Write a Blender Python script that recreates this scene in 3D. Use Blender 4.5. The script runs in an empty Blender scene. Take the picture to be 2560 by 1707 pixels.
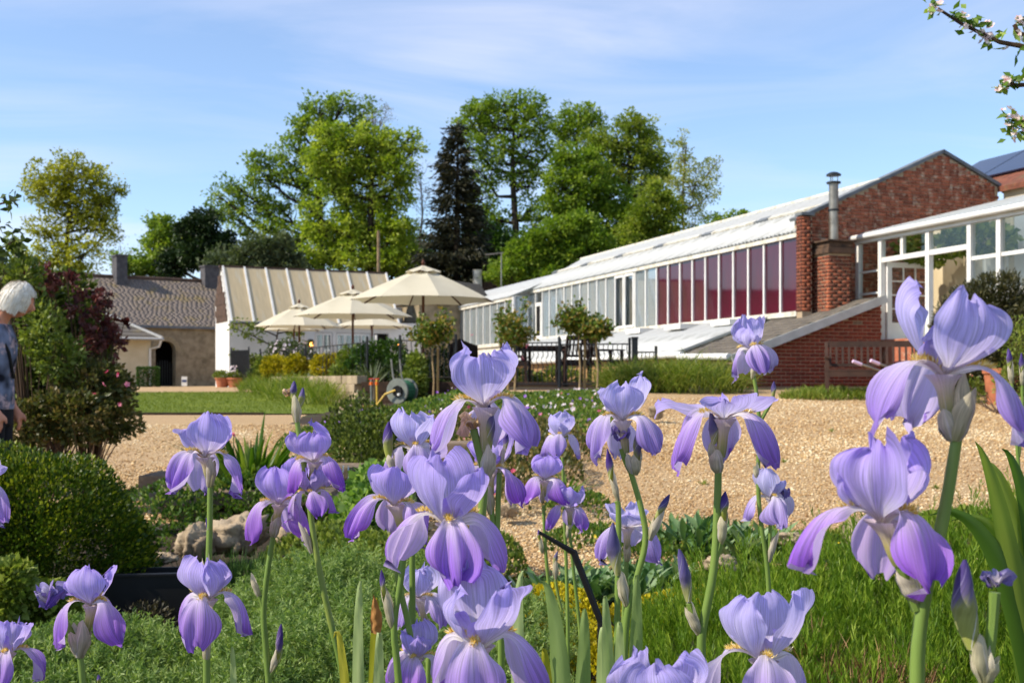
import bpy, math, random
import numpy as np
from mathutils import Vector, Matrix
SC = bpy.context.scene
COL = SC.collection
# ---------------------------------------------------------------- camera
F, HY, CZ = 2916.0, 950.0, 1.2          # focal length in photo pixels, horizon row, eye height
cam = bpy.data.objects.new('camera', bpy.data.cameras.new('camera'))
COL.objects.link(cam); SC.camera = cam
cam.location = (0, 0, CZ); cam.rotation_euler = (math.radians(90), 0, 0)
cam.data.sensor_width = 36.0; cam.data.lens = F / 2560 * 36.0
cam.data.shift_y = (HY - 853.5) / 2560
cam.data.clip_start = 0.05; cam.data.clip_end = 3000
cam.data.dof.use_dof = True; cam.data.dof.focus_distance = 1.85; cam.data.dof.aperture_fstop = 13.0
# ---------------------------------------------------------------- sky, sun, exposure
SUN_EL = math.radians(41)
SUN_H = Vector((-0.955, -0.295, 0)).normalized()     # towards the sun, horizontally: left, a little behind the camera
sdir = Vector((SUN_H.x * math.cos(SUN_EL), SUN_H.y * math.cos(SUN_EL), math.sin(SUN_EL)))
W = bpy.data.worlds.new('World'); SC.world = W; W.use_nodes = True
nt = W.node_tree; nt.nodes.clear()
wo = nt.nodes.new('ShaderNodeOutputWorld'); bg = nt.nodes.new('ShaderNodeBackground')
sky = nt.nodes.new('ShaderNodeTexSky'); sky.sky_type = 'NISHITA'; sky.sun_disc = False
sky.sun_elevation = SUN_EL; sky.sun_rotation = math.atan2(SUN_H.x, SUN_H.y)
sky.air_density = 1.0; sky.dust_density = 0.0; sky.ozone_density = 5.0; sky.altitude = 0
bg.inputs[1].default_value = 0.138
# thin cirrus: streaky noise on a high flat layer, the same all over the sky
tc = nt.nodes.new('ShaderNodeTexCoord'); sx = nt.nodes.new('ShaderNodeSeparateXYZ')
nt.links.new(tc.outputs['Generated'], sx.inputs[0])
def wm(op, a, b):
    n = nt.nodes.new('ShaderNodeMath'); n.operation = op
    for i, v in enumerate((a, b)):
        if isinstance(v, (int, float)): n.inputs[i].default_value = v
        elif v is not None: nt.links.new(v, n.inputs[i])
    return n.outputs[0]
zz = wm('ADD', wm('MAXIMUM', sx.outputs[2], 0.0), 0.16)
cb = nt.nodes.new('ShaderNodeCombineXYZ')
nt.links.new(wm('DIVIDE', sx.outputs[0], zz), cb.inputs[0]); nt.links.new(wm('DIVIDE', sx.outputs[1], zz), cb.inputs[1])
mp = nt.nodes.new('ShaderNodeMapping'); mp.inputs['Rotation'].default_value = (0, 0, math.radians(52))
mp.inputs['Scale'].default_value = (0.6, 1.25, 1); mp.inputs['Location'].default_value = (3.35, 1.6, 0)
nt.links.new(cb.outputs[0], mp.inputs[0])
n1 = nt.nodes.new('ShaderNodeTexNoise'); n1.inputs['Scale'].default_value = 1.5; n1.inputs['Detail'].default_value = 9
n1.inputs['Roughness'].default_value = 0.58; n1.inputs['Distortion'].default_value = 0.9
nt.links.new(mp.outputs[0], n1.inputs[0])
n2 = nt.nodes.new('ShaderNodeTexNoise'); n2.inputs['Scale'].default_value = 0.75; n2.inputs['Detail'].default_value = 2
nt.links.new(cb.outputs[0], n2.inputs[0])
r1 = nt.nodes.new('ShaderNodeMapRange'); r1.inputs[1].default_value = 0.42; r1.inputs[2].default_value = 0.74
nt.links.new(n1.outputs[0], r1.inputs[0])
r2 = nt.nodes.new('ShaderNodeMapRange'); r2.inputs[1].default_value = 0.34; r2.inputs[2].default_value = 0.58
nt.links.new(n2.outputs[0], r2.inputs[0])
mask = wm('MULTIPLY', wm('MULTIPLY', r1.outputs[0], r2.outputs[0]), 0.62)
mask = wm('ADD', mask, 0.10)
mx = nt.nodes.new('ShaderNodeMix'); mx.data_type = 'RGBA'
nt.links.new(mask, mx.inputs[0]); nt.links.new(sky.outputs[0], mx.inputs[6]); mx.inputs[7].default_value = (5.0, 5.05, 6.0, 1)
nt.links.new(mx.outputs[2], bg.inputs[0]); nt.links.new(bg.outputs[0], wo.inputs[0])
sun = bpy.data.objects.new('sun', bpy.data.lights.new('sun', 'SUN')); COL.objects.link(sun)
sun.data.energy = 4.1; sun.data.angle = math.radians(0.53); sun.data.color = (1.0, 0.915, 0.785)
sun.rotation_euler = (-sdir).to_track_quat('-Z', 'Y').to_euler(); sun.location = (-40, -12, 40)
vs = SC.view_settings; vs.view_transform = 'Standard'; vs.look = 'None'; vs.gamma = 1; vs.exposure = 0.56; vs.use_curve_mapping = False
SC.render.engine = 'CYCLES'
SC.cycles.max_bounces = 7; SC.cycles.transparent_max_bounces = 12; SC.cycles.caustics_reflective = False; SC.cycles.caustics_refractive = False
SC.cycles.use_denoising = True
# ---------------------------------------------------------------- helpers
rnd = random.Random(11); rng = np.random.default_rng(11)
def P(px, py, D): return np.array([(px - 1280) / F * D, D, CZ + (HY - py) / F * D])
OV = 1.0884
def O(ox, oy, D): return P(ox * OV, oy * OV, D)
def sl(c):
    return tuple(((v / 255) / 12.92 if v / 255 <= 0.04045 else ((v / 255 + 0.055) / 1.055) ** 2.4) for v in c) + (1.0,)
def lnk(t, a, b): t.links.new(a, b)
def M(name, c1, c2=None, scale=6.0, rough=0.7, bump=0.0, bscale=None, metal=0.0, spec=0.3, objrnd=False, attr=None, c3=None, s3=1.5, detail=5, stretch=None):
    """base colour from c1 to c2 by noise (or a per-piece random number), c3 in larger patches, fine relief"""
    m = bpy.data.materials.new(name); m.use_nodes = True; t = m.node_tree; b = t.nodes['Principled BSDF']
    b.inputs['Roughness'].default_value = rough; b.inputs['Metallic'].default_value = metal
    b.inputs['Specular IOR Level'].default_value = spec; b.inputs['Base Color'].default_value = sl(c1)
    co = t.nodes.new('ShaderNodeTexCoord').outputs['Object']
    if stretch:
        q = t.nodes.new('ShaderNodeMapping'); q.inputs['Scale'].default_value = stretch; lnk(t, co, q.inputs[0]); co = q.outputs[0]
    out = None
    if c2:
        mixn = t.nodes.new('ShaderNodeMix'); mixn.data_type = 'RGBA'; mixn.inputs[6].default_value = sl(c1); mixn.inputs[7].default_value = sl(c2)
        n = t.nodes.new('ShaderNodeTexNoise'); n.inputs['Scale'].default_value = scale; n.inputs['Detail'].default_value = detail
        lnk(t, co, n.inputs[0])
        mr = t.nodes.new('ShaderNodeMapRange'); mr.inputs[1].default_value = 0.3; mr.inputs[2].default_value = 0.7; lnk(t, n.outputs[0], mr.inputs[0])
        fac = mr.outputs[0]
        if objrnd or attr:
            if objrnd: rv = t.nodes.new('ShaderNodeObjectInfo').outputs['Random']
            else:
                a = t.nodes.new('ShaderNodeAttribute'); a.attribute_name = attr; rv = a.outputs['Fac']
            m2 = t.nodes.new('ShaderNodeMix'); m2.inputs[0].default_value = 0.3; lnk(t, rv, m2.inputs[2]); lnk(t, fac, m2.inputs[3]); fac = m2.outputs[0]
        lnk(t, fac, mixn.inputs[0]); out = mixn.outputs[2]
        if c3:
            n3 = t.nodes.new('ShaderNodeTexNoise'); n3.inputs['Scale'].default_value = s3; n3.inputs['Detail'].default_value = 6; n3.inputs['Roughness'].default_value = 0.65; lnk(t, co, n3.inputs[0])
            mr3 = t.nodes.new('ShaderNodeMapRange'); mr3.inputs[1].default_value = 0.52; mr3.inputs[2].default_value = 0.68; lnk(t, n3.outputs[0], mr3.inputs[0])
            m3 = t.nodes.new('ShaderNodeMix'); m3.data_type = 'RGBA'; lnk(t, mr3.outputs[0], m3.inputs[0]); lnk(t, out, m3.inputs[6]); m3.inputs[7].default_value = sl(c3); out = m3.outputs[2]
        lnk(t, out, b.inputs['Base Color'])
    if bump:
        nb = t.nodes.new('ShaderNodeTexNoise'); nb.inputs['Scale'].default_value = bscale or scale * 4; nb.inputs['Detail'].default_value = 6; lnk(t, co, nb.inputs[0])
        bp = t.nodes.new('ShaderNodeBump'); bp.inputs['Strength'].default_value = bump; bp.inputs['Distance'].default_value = 0.02; lnk(t, nb.outputs[0], bp.inputs['Height']); lnk(t, bp.outputs[0], b.inputs['Normal'])
    return m
def LM(name, dark, mid, light, transl=0.35, rough=0.5, tint=(1.15, 1.2, 0.55), spec=0.3):
    """leaf: three pigments spread by the per-leaf number 'rnd', light passing through"""
    m = bpy.data.materials.new(name); m.use_nodes = True; t = m.node_tree; b = t.nodes['Principled BSDF']; o = t.nodes['Material Output']
    a = t.nodes.new('ShaderNodeAttribute'); a.attribute_name = 'rnd'
    cr = t.nodes.new('ShaderNodeValToRGB'); e = cr.color_ramp.elements
    e[0].color = sl(dark); e[1].color = sl(light); x = e.new(0.55); x.color = sl(mid); lnk(t, a.outputs['Fac'], cr.inputs[0])
    lnk(t, cr.outputs[0], b.inputs['Base Color']); b.inputs['Roughness'].default_value = rough; b.inputs['Specular IOR Level'].default_value = spec
    tr = t.nodes.new('ShaderNodeBsdfTranslucent'); mu = t.nodes.new('ShaderNodeMix'); mu.data_type = 'RGBA'; mu.blend_type = 'MULTIPLY'; mu.inputs[0].default_value = 1
    lnk(t, cr.outputs[0], mu.inputs[6]); mu.inputs[7].default_value = tint + (1,); lnk(t, mu.outputs[2], tr.inputs[0])
    ms = t.nodes.new('ShaderNodeMixShader'); ms.inputs[0].default_value = transl; lnk(t, b.outputs[0], ms.inputs[1]); lnk(t, tr.outputs[0], ms.inputs[2]); lnk(t, ms.outputs[0], o.inputs[0])
    return m
def glass(name, tint=(200, 215, 220), rough=0.03, alpha=0.35):
    m = bpy.data.materials.new(name); m.use_nodes = True; t = m.node_tree; o = t.nodes['Material Output']; t.nodes.remove(t.nodes['Principled BSDF'])
    g = t.nodes.new('ShaderNodeBsdfGlossy'); g.inputs['Roughness'].default_value = rough; g.inputs[0].default_value = (0.95, 0.97, 1, 1)
    tr = t.nodes.new('ShaderNodeBsdfTransparent'); tr.inputs[0].default_value = sl(tint)
    lw = t.nodes.new('ShaderNodeLayerWeight'); lw.inputs[0].default_value = .5; fr = t.nodes.new('ShaderNodeMath'); fr.operation = 'POWER'; fr.inputs[1].default_value = 4.5; lnk(t, lw.outputs['Facing'], fr.inputs[0])
    mr = t.nodes.new('ShaderNodeMapRange'); mr.inputs[3].default_value = alpha * 0.3; mr.inputs[4].default_value = 1.0; lnk(t, fr.outputs[0], mr.inputs[0])
    ms = t.nodes.new('ShaderNodeMixShader'); lnk(t, mr.outputs[0], ms.inputs[0]); lnk(t, tr.outputs[0], ms.inputs[1]); lnk(t, g.outputs[0], ms.inputs[2]); lnk(t, ms.outputs[0], o.inputs[0])
    return m
def tag(o, label=None, cat=None, group=None, kind=None):
    for k, v in (('label', label), ('category', cat), ('group', group), ('kind', kind)):
        if v: o[k] = v
    return o
def thing(name, label, cat, loc=(0, 0, 0), rz=0.0, group=None):
    o = bpy.data.objects.new(name, None); COL.objects.link(o); o.empty_display_size = 0.1
    o.location = tuple(float(v) for v in loc); o.rotation_euler = (0, 0, rz)
    return tag(o, label, cat, group)
def root_loc(o):
    v = Vector((0, 0, 0))
    while o is not None: v += o.location; o = o.parent
    return v
def mkobj(name, me, mat, parent=None, smooth=False):
    o = bpy.data.objects.new(name, me); COL.objects.link(o)
    if mat is not None and not me.materials: me.materials.append(mat)
    if parent is not None: o.parent = parent
    if smooth and len(me.polygons): me.polygons.foreach_set('use_smooth', np.ones(len(me.polygons), bool))
    return o
def npmesh(name, V, T, attrs=None):
    """V (n,3), T (m,3|4) -> mesh, attrs = per-point floats"""
    V = np.ascontiguousarray(V, np.float32); T = np.ascontiguousarray(T, np.int32); k = T.shape[1]
    me = bpy.data.meshes.new(name); me.vertices.add(len(V)); me.vertices.foreach_set('co', V.ravel())
    me.loops.add(T.size); me.loops.foreach_set('vertex_index', T.ravel())
    me.polygons.add(len(T)); me.polygons.foreach_set('loop_start', np.arange(0, T.size, k, dtype=np.int32))
    for an, av in (attrs or {}).items():
        a = me.attributes.new(an, 'FLOAT', 'POINT'); a.data.foreach_set('value', np.ascontiguousarray(av, np.float32))
    me.update(calc_edges=True); me.validate()
    return me
class MB:
    def __init__(s): s.v = []; s.f = []
    def add(s, vs, fs):
        n = len(s.v); s.v += [tuple(map(float, v)) for v in vs]; s.f += [tuple(n + i for i in f) for f in fs]; return s
    def box(s, a, b):
        x0, y0, z0 = a; x1, y1, z1 = b
        return s.add([(x0, y0, z0), (x1, y0, z0), (x1, y1, z0), (x0, y1, z0), (x0, y0, z1), (x1, y0, z1), (x1, y1, z1), (x0, y1, z1)],
                     [(0, 3, 2, 1), (4, 5, 6, 7), (0, 1, 5, 4), (1, 2, 6, 5), (2, 3, 7, 6), (3, 0, 4, 7)])
    def bar(s, a, b, w, h, up=(0, 0, 1)):
        """square bar from a to b, w wide, h deep along 'up'"""
        a = Vector(a); b = Vector(b); d = (b - a).normalized(); u = Vector(up); sd = d.cross(u)
        if sd.length < 1e-4: sd = d.cross(Vector((0, 1, 0)))
        sd.normalize(); u = sd.cross(d); vs = []
        for p in (a, b):
            for i, j in ((-1, -1), (1, -1), (1, 1), (-1, 1)): vs.append(p + sd * (i * w / 2) + u * (j * h / 2))
        return s.add(vs, [(0, 1, 2, 3), (7, 6, 5, 4), (0, 4, 5, 1), (1, 5, 6, 2), (2, 6, 7, 3), (3, 7, 4, 0)])
    def tube(s, pts, rad, n=8, cap=True):
        pts = [Vector(p) for p in pts]
        if not hasattr(rad, '__len__'): rad = [rad] * len(pts)
        vs = []; fs = []; prev = None
        for i, p in enumerate(pts):
            d = (pts[min(i + 1, len(pts) - 1)] - pts[max(i - 1, 0)])
            if d.length < 1e-9: d = Vector((0, 0, 1))
            d.normalize()
            if prev is None: a = d.orthogonal().normalized()
            else:
                a = prev - d * prev.dot(d)
                a = a.normalized() if a.length > 1e-6 else d.orthogonal().normalized()
            prev = a; b = d.cross(a)
            for k in range(n):
                th = 2 * math.pi * k / n; vs.append(p + (a * math.cos(th) + b * math.sin(th)) * rad[i])
        for i in range(len(pts) - 1):
            for k in range(n): fs.append((i * n + k, i * n + (k + 1) % n, (i + 1) * n + (k + 1) % n, (i + 1) * n + k))
        if cap: fs.append(tuple(range(n - 1, -1, -1))); fs.append(tuple((len(pts) - 1) * n + k for k in range(n)))
        return s.add(vs, fs)
    def lathe(s, prof, c=(0, 0, 0), n=20):
        """profile (r, z) about the vertical through c"""
        vs = []; fs = []
        for r, z in prof:
            for k in range(n):
                th = 2 * math.pi * k / n; vs.append((c[0] + r * math.cos(th), c[1] + r * math.sin(th), c[2] + z))
        for i in range(len(prof) - 1):
            for k in range(n): fs.append((i * n + k, i * n + (k + 1) % n, (i + 1) * n + (k + 1) % n, (i + 1) * n + k))
        return s.add(vs, fs)
    def prism(s, poly, ax, a, b):
        """2-D polygon extruded along axis ax (0,1,2) from a to b; poly gives the other two axes in order"""
        n = len(poly); vs = []
        for h in (a, b):
            for p in poly:
                q = [0, 0, 0]; o = [i for i in range(3) if i != ax]; q[o[0]] = p[0]; q[o[1]] = p[1]; q[ax] = h; vs.append(q)
        return s.add(vs, [tuple(range(n)), tuple(range(2 * n - 1, n - 1, -1))] + [(i, (i + 1) % n, n + (i + 1) % n, n + i) for i in range(n)])
    def build(s, name, mat, parent=None, smooth=False, bevel=0.0):
        me = bpy.data.meshes.new(name); me.from_pydata(s.v, [], s.f); me.update()
        import bmesh
        bm = bmesh.new(); bm.from_mesh(me); bmesh.ops.recalc_face_normals(bm, faces=bm.faces)
        if bevel: bmesh.ops.bevel(bm, geom=list(bm.edges), offset=bevel, segments=2, affect='EDGES', profile=0.7)
        bm.to_mesh(me); bm.free()
        o = mkobj(name, me, mat, parent, smooth)
        if smooth and hasattr(me, 'set_sharp_from_angle'): me.set_sharp_from_angle(angle=math.radians(40))
        return o
def bx(name, a, b, mat, parent, bevel=0.0): return MB().box(a, b).build(name, mat, parent, bevel=bevel)
def share(o, parent, loc=(0, 0, 0), rot=None, scale=None, name=None):
    c = o.copy(); COL.objects.link(c); c.parent = parent; c.location = loc
    if rot is not None: c.rotation_euler = rot
    if scale is not None: c.scale = scale
    if name: c.name = name
    return c
def sstep(a, b, x):
    t = np.clip((np.asarray(x, float) - a) / (b - a), 0, 1); return t * t * (3 - 2 * t)
def gz(x, y):
    x = np.asarray(x, float); y = np.asarray(y, float)
    l = np.interp(y, [0, 6, 8, 13, 20, 22, 32, 40, 56, 90, 300], [0, .08, .16, .31, .5, .56, .82, .93, .9, 1.2, 4.0])
    r = np.interp(y, [0, 6, 8, 12, 18, 23, 60, 90, 300], [0, .08, .16, .5, .87, 1.06, 1.14, 1.3, 4.0])
    s = sstep(-.13, 0.0, x / np.maximum(y, .5))
    return l * (1 - s) + r * s
def nz(k=5, f=1.0, seed=0):
    """smooth pseudo-noise of (x, y) in about -1..1"""
    q = np.random.default_rng(seed); a = q.normal(size=(k, 2)) * f; p = q.uniform(0, 6.28, k)
    return lambda x, y: sum(np.sin(a[i, 0] * x + a[i, 1] * y + p[i]) for i in range(k)) / k * 1.6
def unit(a): return a / np.maximum(np.linalg.norm(a, axis=-1, keepdims=True), 1e-9)
def rdir(n, g=rng):
    return unit(g.normal(size=(n, 3)))
def leafcloud(name, B, A, N, L, Wd, mat, parent, fold=0.18, droop=0.0, base=None):
    """diamond leaves with a folded midrib; B base points in the world, A along, N facing"""
    n = len(B); A = unit(A); S = unit(np.cross(A, N)); N = np.cross(S, A)
    L = np.broadcast_to(np.asarray(L, float), (n,))[:, None]; Wd = np.broadcast_to(np.asarray(Wd, float), (n,))[:, None]
    if parent is not None: B = B - np.array(root_loc(parent))
    m = B + A * L * 0.45; tip = B + A * L - N * L * droop
    V = np.stack([B, m + S * Wd / 2 + N * Wd * fold, tip, m - S * Wd / 2 + N * Wd * fold], 1).reshape(-1, 3)
    i = np.arange(n)[:, None] * 4
    T = np.concatenate([i + np.array([[0, 1, 2]]), i + np.array([[0, 2, 3]])], 1).reshape(-1, 3)
    r = rng.uniform(0, 1, n) if base is None else np.clip(base + rng.normal(0, .13, n), 0, 1)
    return mkobj(name, npmesh(name, V, T, {'rnd': np.repeat(r, 4)}), mat, parent)
def blades(name, B, A, N, L, Wd, mat, parent, droop=0.4, segs=4, base=None, wprof=None):
    """long strap leaves, arching over by 'droop'"""
    n = len(B); A = unit(A); S = unit(np.cross(A, N)); 
    L = np.broadcast_to(np.asarray(L, float), (n,)); Wd = np.broadcast_to(np.asarray(Wd, float), (n,)); dr = np.broadcast_to(np.asarray(droop, float), (n,))
    if parent is not None: B = B - np.array(root_loc(parent))
    out = A.copy(); out[:, 2] = 0; out = unit(out + 1e-6)
    rows = []
    for k in range(segs + 1):
        t = k / segs; c = B + A * (L * t)[:, None] + out * (L * dr * t * t * .55)[:, None] - np.array([0, 0, 1.]) * (L * dr * t ** 2.4 * .75)[:, None]
        w = (Wd * (wprof(t) if wprof else (0.75 + .5 * t if t < .4 else 1.0) * (1 - t ** 3) + .02))[:, None] / 2
        ctr = -np.cross(S, A) * w * .35
        rows += [c + S * w, c + ctr, c - S * w]
    V = np.stack(rows, 1).reshape(-1, 3); q = 3 * (segs + 1); T = []
    for k in range(segs):
        for j in (0, 1): T.append((3 * k + j, 3 * k + j + 1, 3 * k + j + 4, 3 * k + j + 3))
    T = (np.arange(n)[:, None, None] * q + np.array(T)[None]).reshape(-1, 4)
    r = rng.uniform(0, 1, n) if base is None else np.clip(base + rng.normal(0, .13, n), 0, 1)
    o = mkobj(name, npmesh(name, V, T, {'rnd': np.repeat(r, q)}), mat, parent, smooth=True)
    return o
# ================================================================ ground
m_soil = M('soil', (74, 58, 42), (44, 36, 27), 9, .95, .6, 40, c3=(70, 84, 36), s3=1.2)
m_gravel = M('gravel_bed', (216, 184, 138), (160, 128, 90), 55, .95, .9, 120, c3=(190, 158, 114), s3=1.1)
m_lawn = M('lawn_turf', (110, 124, 32), (88, 104, 24), 14, .9, .5, 90, c3=(126, 136, 42), s3=.8)
m_pave = M('terrace_paving', (165, 150, 128), (138, 124, 104), 3, .9, .3, 30)
def sheet(name, x0, x1, y0, y1, nx, ny, dz, mat, kind='structure', keep=None, ypow=1.0):
    xs = np.linspace(x0, x1, nx); ys = y0 + (y1 - y0) * np.linspace(0, 1, ny) ** ypow
    X, Y = np.meshgrid(xs, ys); Z = gz(X, Y) + dz
    if keep is not None: pass
    V = np.stack([X, Y, Z], -1).reshape(-1, 3)
    i = np.arange(nx * ny).reshape(ny, nx); T = np.stack([i[:-1, :-1], i[:-1, 1:], i[1:, 1:], i[1:, :-1]], -1).reshape(-1, 4)
    if keep is not None:
        c = V[T].mean(1); T = T[keep(c[:, 0], c[:, 1])]
    o = mkobj(name, npmesh(name, V, T), mat, smooth=True); return tag(o, kind=kind)
sheet('ground', -260, 260, -12, 600, 261, 300, 0, m_soil, ypow=2.2)
wn = nz(6, .9, 3)
def in_gravel(x, y):
    e = wn(x * 2, y * 2) * .25
    near = 6.45 + e * .6 + np.where(x < -.6, 1.6, 0)
    return (y > near) & (y < 21.6) & (x > -y * .44 - 1) & (x < 14)
sheet('gravel_path', -10, 14, 6.0, 22, 240, 160, .010, m_gravel, keep=in_gravel)
sheet('gravel_yard', -24, 2, 33, 60, 40, 40, .016, m_gravel)
def in_lawn(x, y):
    wx = -3.3 - (y - 25) * .445
    return (y > 21.7) & (y < 32.8 + .12 * (x + 8)) & (x > -12) & (x < np.minimum(wx, -3.5) - .05)
lawn = sheet('lawn', -12, -2, 21.6, 33.4, 100, 120, .03, m_lawn, keep=in_lawn)
# loose stones on the path: countless, one object
def pebbles(n):
    D = 6.4 + 12.5 * rng.uniform(0, 1, n) ** 1.6; k = rng.uniform(-.36, .47, n)
    x = k * D; ok = in_gravel(x, D) & (rng.uniform(0, 1, n) < .76 + .45 * nz(6, 1.1, 21)(x, D * .6)); x, D = x[ok], D[ok]
    n = len(x); s = rng.uniform(.005, .0105, n) * np.where(rng.uniform(0, 1, n) < .06, 1.6, 1) * (1 + .35 * (D > 11)); B = np.stack([x, D, gz(x, D) + .012 + s * .25], -1)
    o8 = np.array([[1, 0, 0], [0, 1, 0], [-1, 0, 0], [0, -1, 0], [0, 0, .62], [0, 0, -.62]], float)
    a = rng.uniform(0, 6.28, n); ca, sa = np.cos(a), np.sin(a); el = rng.uniform(.6, 1.25, (n, 1))
    Q = o8[None] * np.stack([el, 1 / el, np.ones_like(el)], -1) * s[:, None, None] * rng.uniform(.75, 1.25, (n, 6, 1))
    R = np.stack([Q[..., 0] * ca[:, None] - Q[..., 1] * sa[:, None], Q[..., 0] * sa[:, None] + Q[..., 1] * ca[:, None], Q[..., 2] + .3 * Q[..., 0] * rng.uniform(-1, 1, (n, 1))], -1)
    V = (R + B[:, None]).reshape(-1, 3)
    t = np.array([[0, 1, 4], [1, 2, 4], [2, 3, 4], [3, 0, 4], [1, 0, 5], [2, 1, 5], [3, 2, 5], [0, 3, 5]])
    T = (np.arange(n)[:, None, None] * 6 + t[None]).reshape(-1, 3)
    m = LM('pebble', (150, 114, 72), (214, 178, 124), (243, 226, 186), 0.0, .85)
    o = mkobj('gravel_stones', npmesh('gravel_stones', V, T, {'rnd': np.repeat(np.clip(rng.uniform(0, 1, n) + .22 * nz(6, 1.6, 8)(x, D), 0, 1), 6)}), m)
    tag(o, 'loose honey coloured gravel stones on the path', 'gravel', kind='stuff')
pebbles(150000)
# short turf on the lawn
def turf(n):
    x = rng.uniform(-12, -3.4, n); y = rng.uniform(21.7, 33, n); ok = in_lawn(x, y); x, y = x[ok], y[ok]; n = len(x)
    B = np.stack([x, y, gz(x, y) + .025], -1); A = rdir(n) * .5 + np.array([0, 0, 1.])
    leafcloud('lawn_grass', B, A, rdir(n), rng.uniform(.03, .06, n), .012, LM('turf_blade', (90, 108, 24), (114, 128, 34), (142, 150, 50), .3), None)
    tag(bpy.data.objects['lawn_grass'], 'short mown bright green grass of the lawn', 'grass', kind='stuff')
turf(26000)
# timber edge of the lawn
tag(MB().box((-12, 21.55, .42), (-4.6, 21.68, .60)).build('lawn_edging', M('dark_board', (62, 44, 32), (40, 30, 24), 8, .9)), 'dark timber board along the near edge of the lawn', 'edging')
# ================================================================ buildings
m_white = M('white_paint', (232, 230, 224), (216, 212, 202), 2.2, .5, .05, 30)
m_white_old = M('weathered_white_paint', (226, 222, 210), (196, 188, 168), 5, .6, .15, 40, c3=(170, 160, 135), s3=3)
m_cream = M('cream_render', (214, 200, 168), (196, 180, 146), 1.6, .9, .25, 30)
m_whitewall = M('whitewashed_wall', (226, 224, 218), (206, 202, 194), .8, .85, .3, 14)
m_mortar = M('mortar', (186, 164, 134), (158, 138, 112), 14, .95, .4, 60)
m_brick = M('red_brick', (172, 82, 56), (122, 54, 40), 14, .9, .4, 60, objrnd=True, c3=(120, 62, 48), s3=9)
m_brick_or = M('orange_brick', (186, 102, 66), (110, 62, 48), 14, .9, .5, 60, objrnd=True, c3=(80, 52, 44), s3=7)
m_brickskin = M('old_brickwork', (188, 112, 82), (118, 68, 52), 14, .92, .5, 60, attr='rnd', c3=(204, 176, 148), s3=5.0)
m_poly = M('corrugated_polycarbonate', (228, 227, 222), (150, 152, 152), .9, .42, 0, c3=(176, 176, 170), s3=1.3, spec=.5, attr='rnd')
m_polybeige = M('aged_polycarbonate', (196, 176, 138), (178, 160, 126), 2.4, .4, 0, c3=(186, 178, 156), s3=1.4, stretch=(3, .5, .5), spec=.45)
m_slate = M('grey_slate', (116, 108, 98), (86, 80, 74), 8, .85, .4, 40, objrnd=True, c3=(128, 116, 92), s3=3)
m_stonetile = M('stone_tile', (126, 114, 104), (112, 101, 92), 3, .95, .06, 5, attr='rnd', c3=(128, 112, 74), s3=1.6)
m_stonewall = M('rubble_stone', (172, 156, 126), (128, 114, 90), 3.2, .95, .35, 8, c3=(110, 100, 76), s3=1.0)
m_lead = M('lead_grey', (120, 124, 126), (92, 96, 98), 4, .6)
m_grey_board = M('grey_board', (206, 204, 196), (184, 182, 174), 5, .6, .15, 30)
m_black_iron = M('black_iron', (22, 24, 26), (12, 13, 15), 12, .45, spec=.5)
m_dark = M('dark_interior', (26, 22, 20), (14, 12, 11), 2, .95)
m_glass = glass('window_glass', (205, 216, 220), .03, .95)
m_purple = M('purple_glazing', (86, 5, 34), (52, 4, 20), .9, .05, .05, 1.6, spec=.7)
m_steel = M('flue_steel', (168, 160, 146), (128, 120, 108), 5, .38, .1, 20, metal=.75, spec=.5)
m_terracotta = M('terracotta', (186, 118, 82), (156, 92, 64), 6, .85, .2, 40)
m_ridge = M('ridge_tile', (96, 74, 60), (66, 54, 46), 6, .9, .3, 30)
tt_ = m_poly.node_tree; pb_ = tt_.nodes['Principled BSDF']; tp_ = tt_.nodes.new('ShaderNodeBsdfTranslucent'); tp_.inputs[0].default_value = sl((220, 226, 228)); mq_ = tt_.nodes.new('ShaderNodeMixShader'); mq_.inputs[0].default_value = .38; lnk(tt_, pb_.outputs[0], mq_.inputs[1]); lnk(tt_, tp_.outputs[0], mq_.inputs[2]); lnk(tt_, mq_.outputs[0], tt_.nodes['Material Output'].inputs[0])
m_sky_glass = glass('painted_sky_glass', (205, 216, 220), .04, .95); tt_ = m_sky_glass.node_tree; ow_ = tt_.nodes['Material Output']; src_ = ow_.inputs[0].links[0].from_socket; dw_ = tt_.nodes.new('ShaderNodeBsdfDiffuse'); dw_.inputs[0].default_value = sl((200, 208, 208)); mq_ = tt_.nodes.new('ShaderNodeMixShader'); mq_.inputs[0].default_value = .24; lnk(tt_, src_, mq_.inputs[1]); lnk(tt_, dw_.outputs[0], mq_.inputs[2]); lnk(tt_, mq_.outputs[0], ow_.inputs[0])  # pale diffuse tone mixed in, imitating sky reflected in the panes
def corr_panel(w, L, amp=.018, waves=5):
    """corrugated sheet, w along y, L along x (flat), shared by all panels of a roof"""
    n = waves * 8; ys = np.linspace(-w / 2, w / 2, n + 1); z = amp * np.cos(np.linspace(0, waves * 2 * np.pi, n + 1))
    V = []
    for x in (0, L):
        for off in (0, -.006): V += [(x, y, zz + off) for y, zz in zip(ys, z)]
    k = n + 1; T = []
    for i in range(n): T.append((i, i + 1, 2 * k + i + 1, 2 * k + i)); T.append((k + i, 3 * k + i, 3 * k + i + 1, k + i + 1)); T.append((i, k + i, k + i + 1, i + 1))
    val = .5 - .5 * np.cos(np.linspace(0, waves * 2 * np.pi, k)); return npmesh('roof_panel', np.array(V), np.array(T), {'rnd': np.tile(val, 4)})  # valleys coloured darker: dirt, plus groove shading painted into the colour
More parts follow.
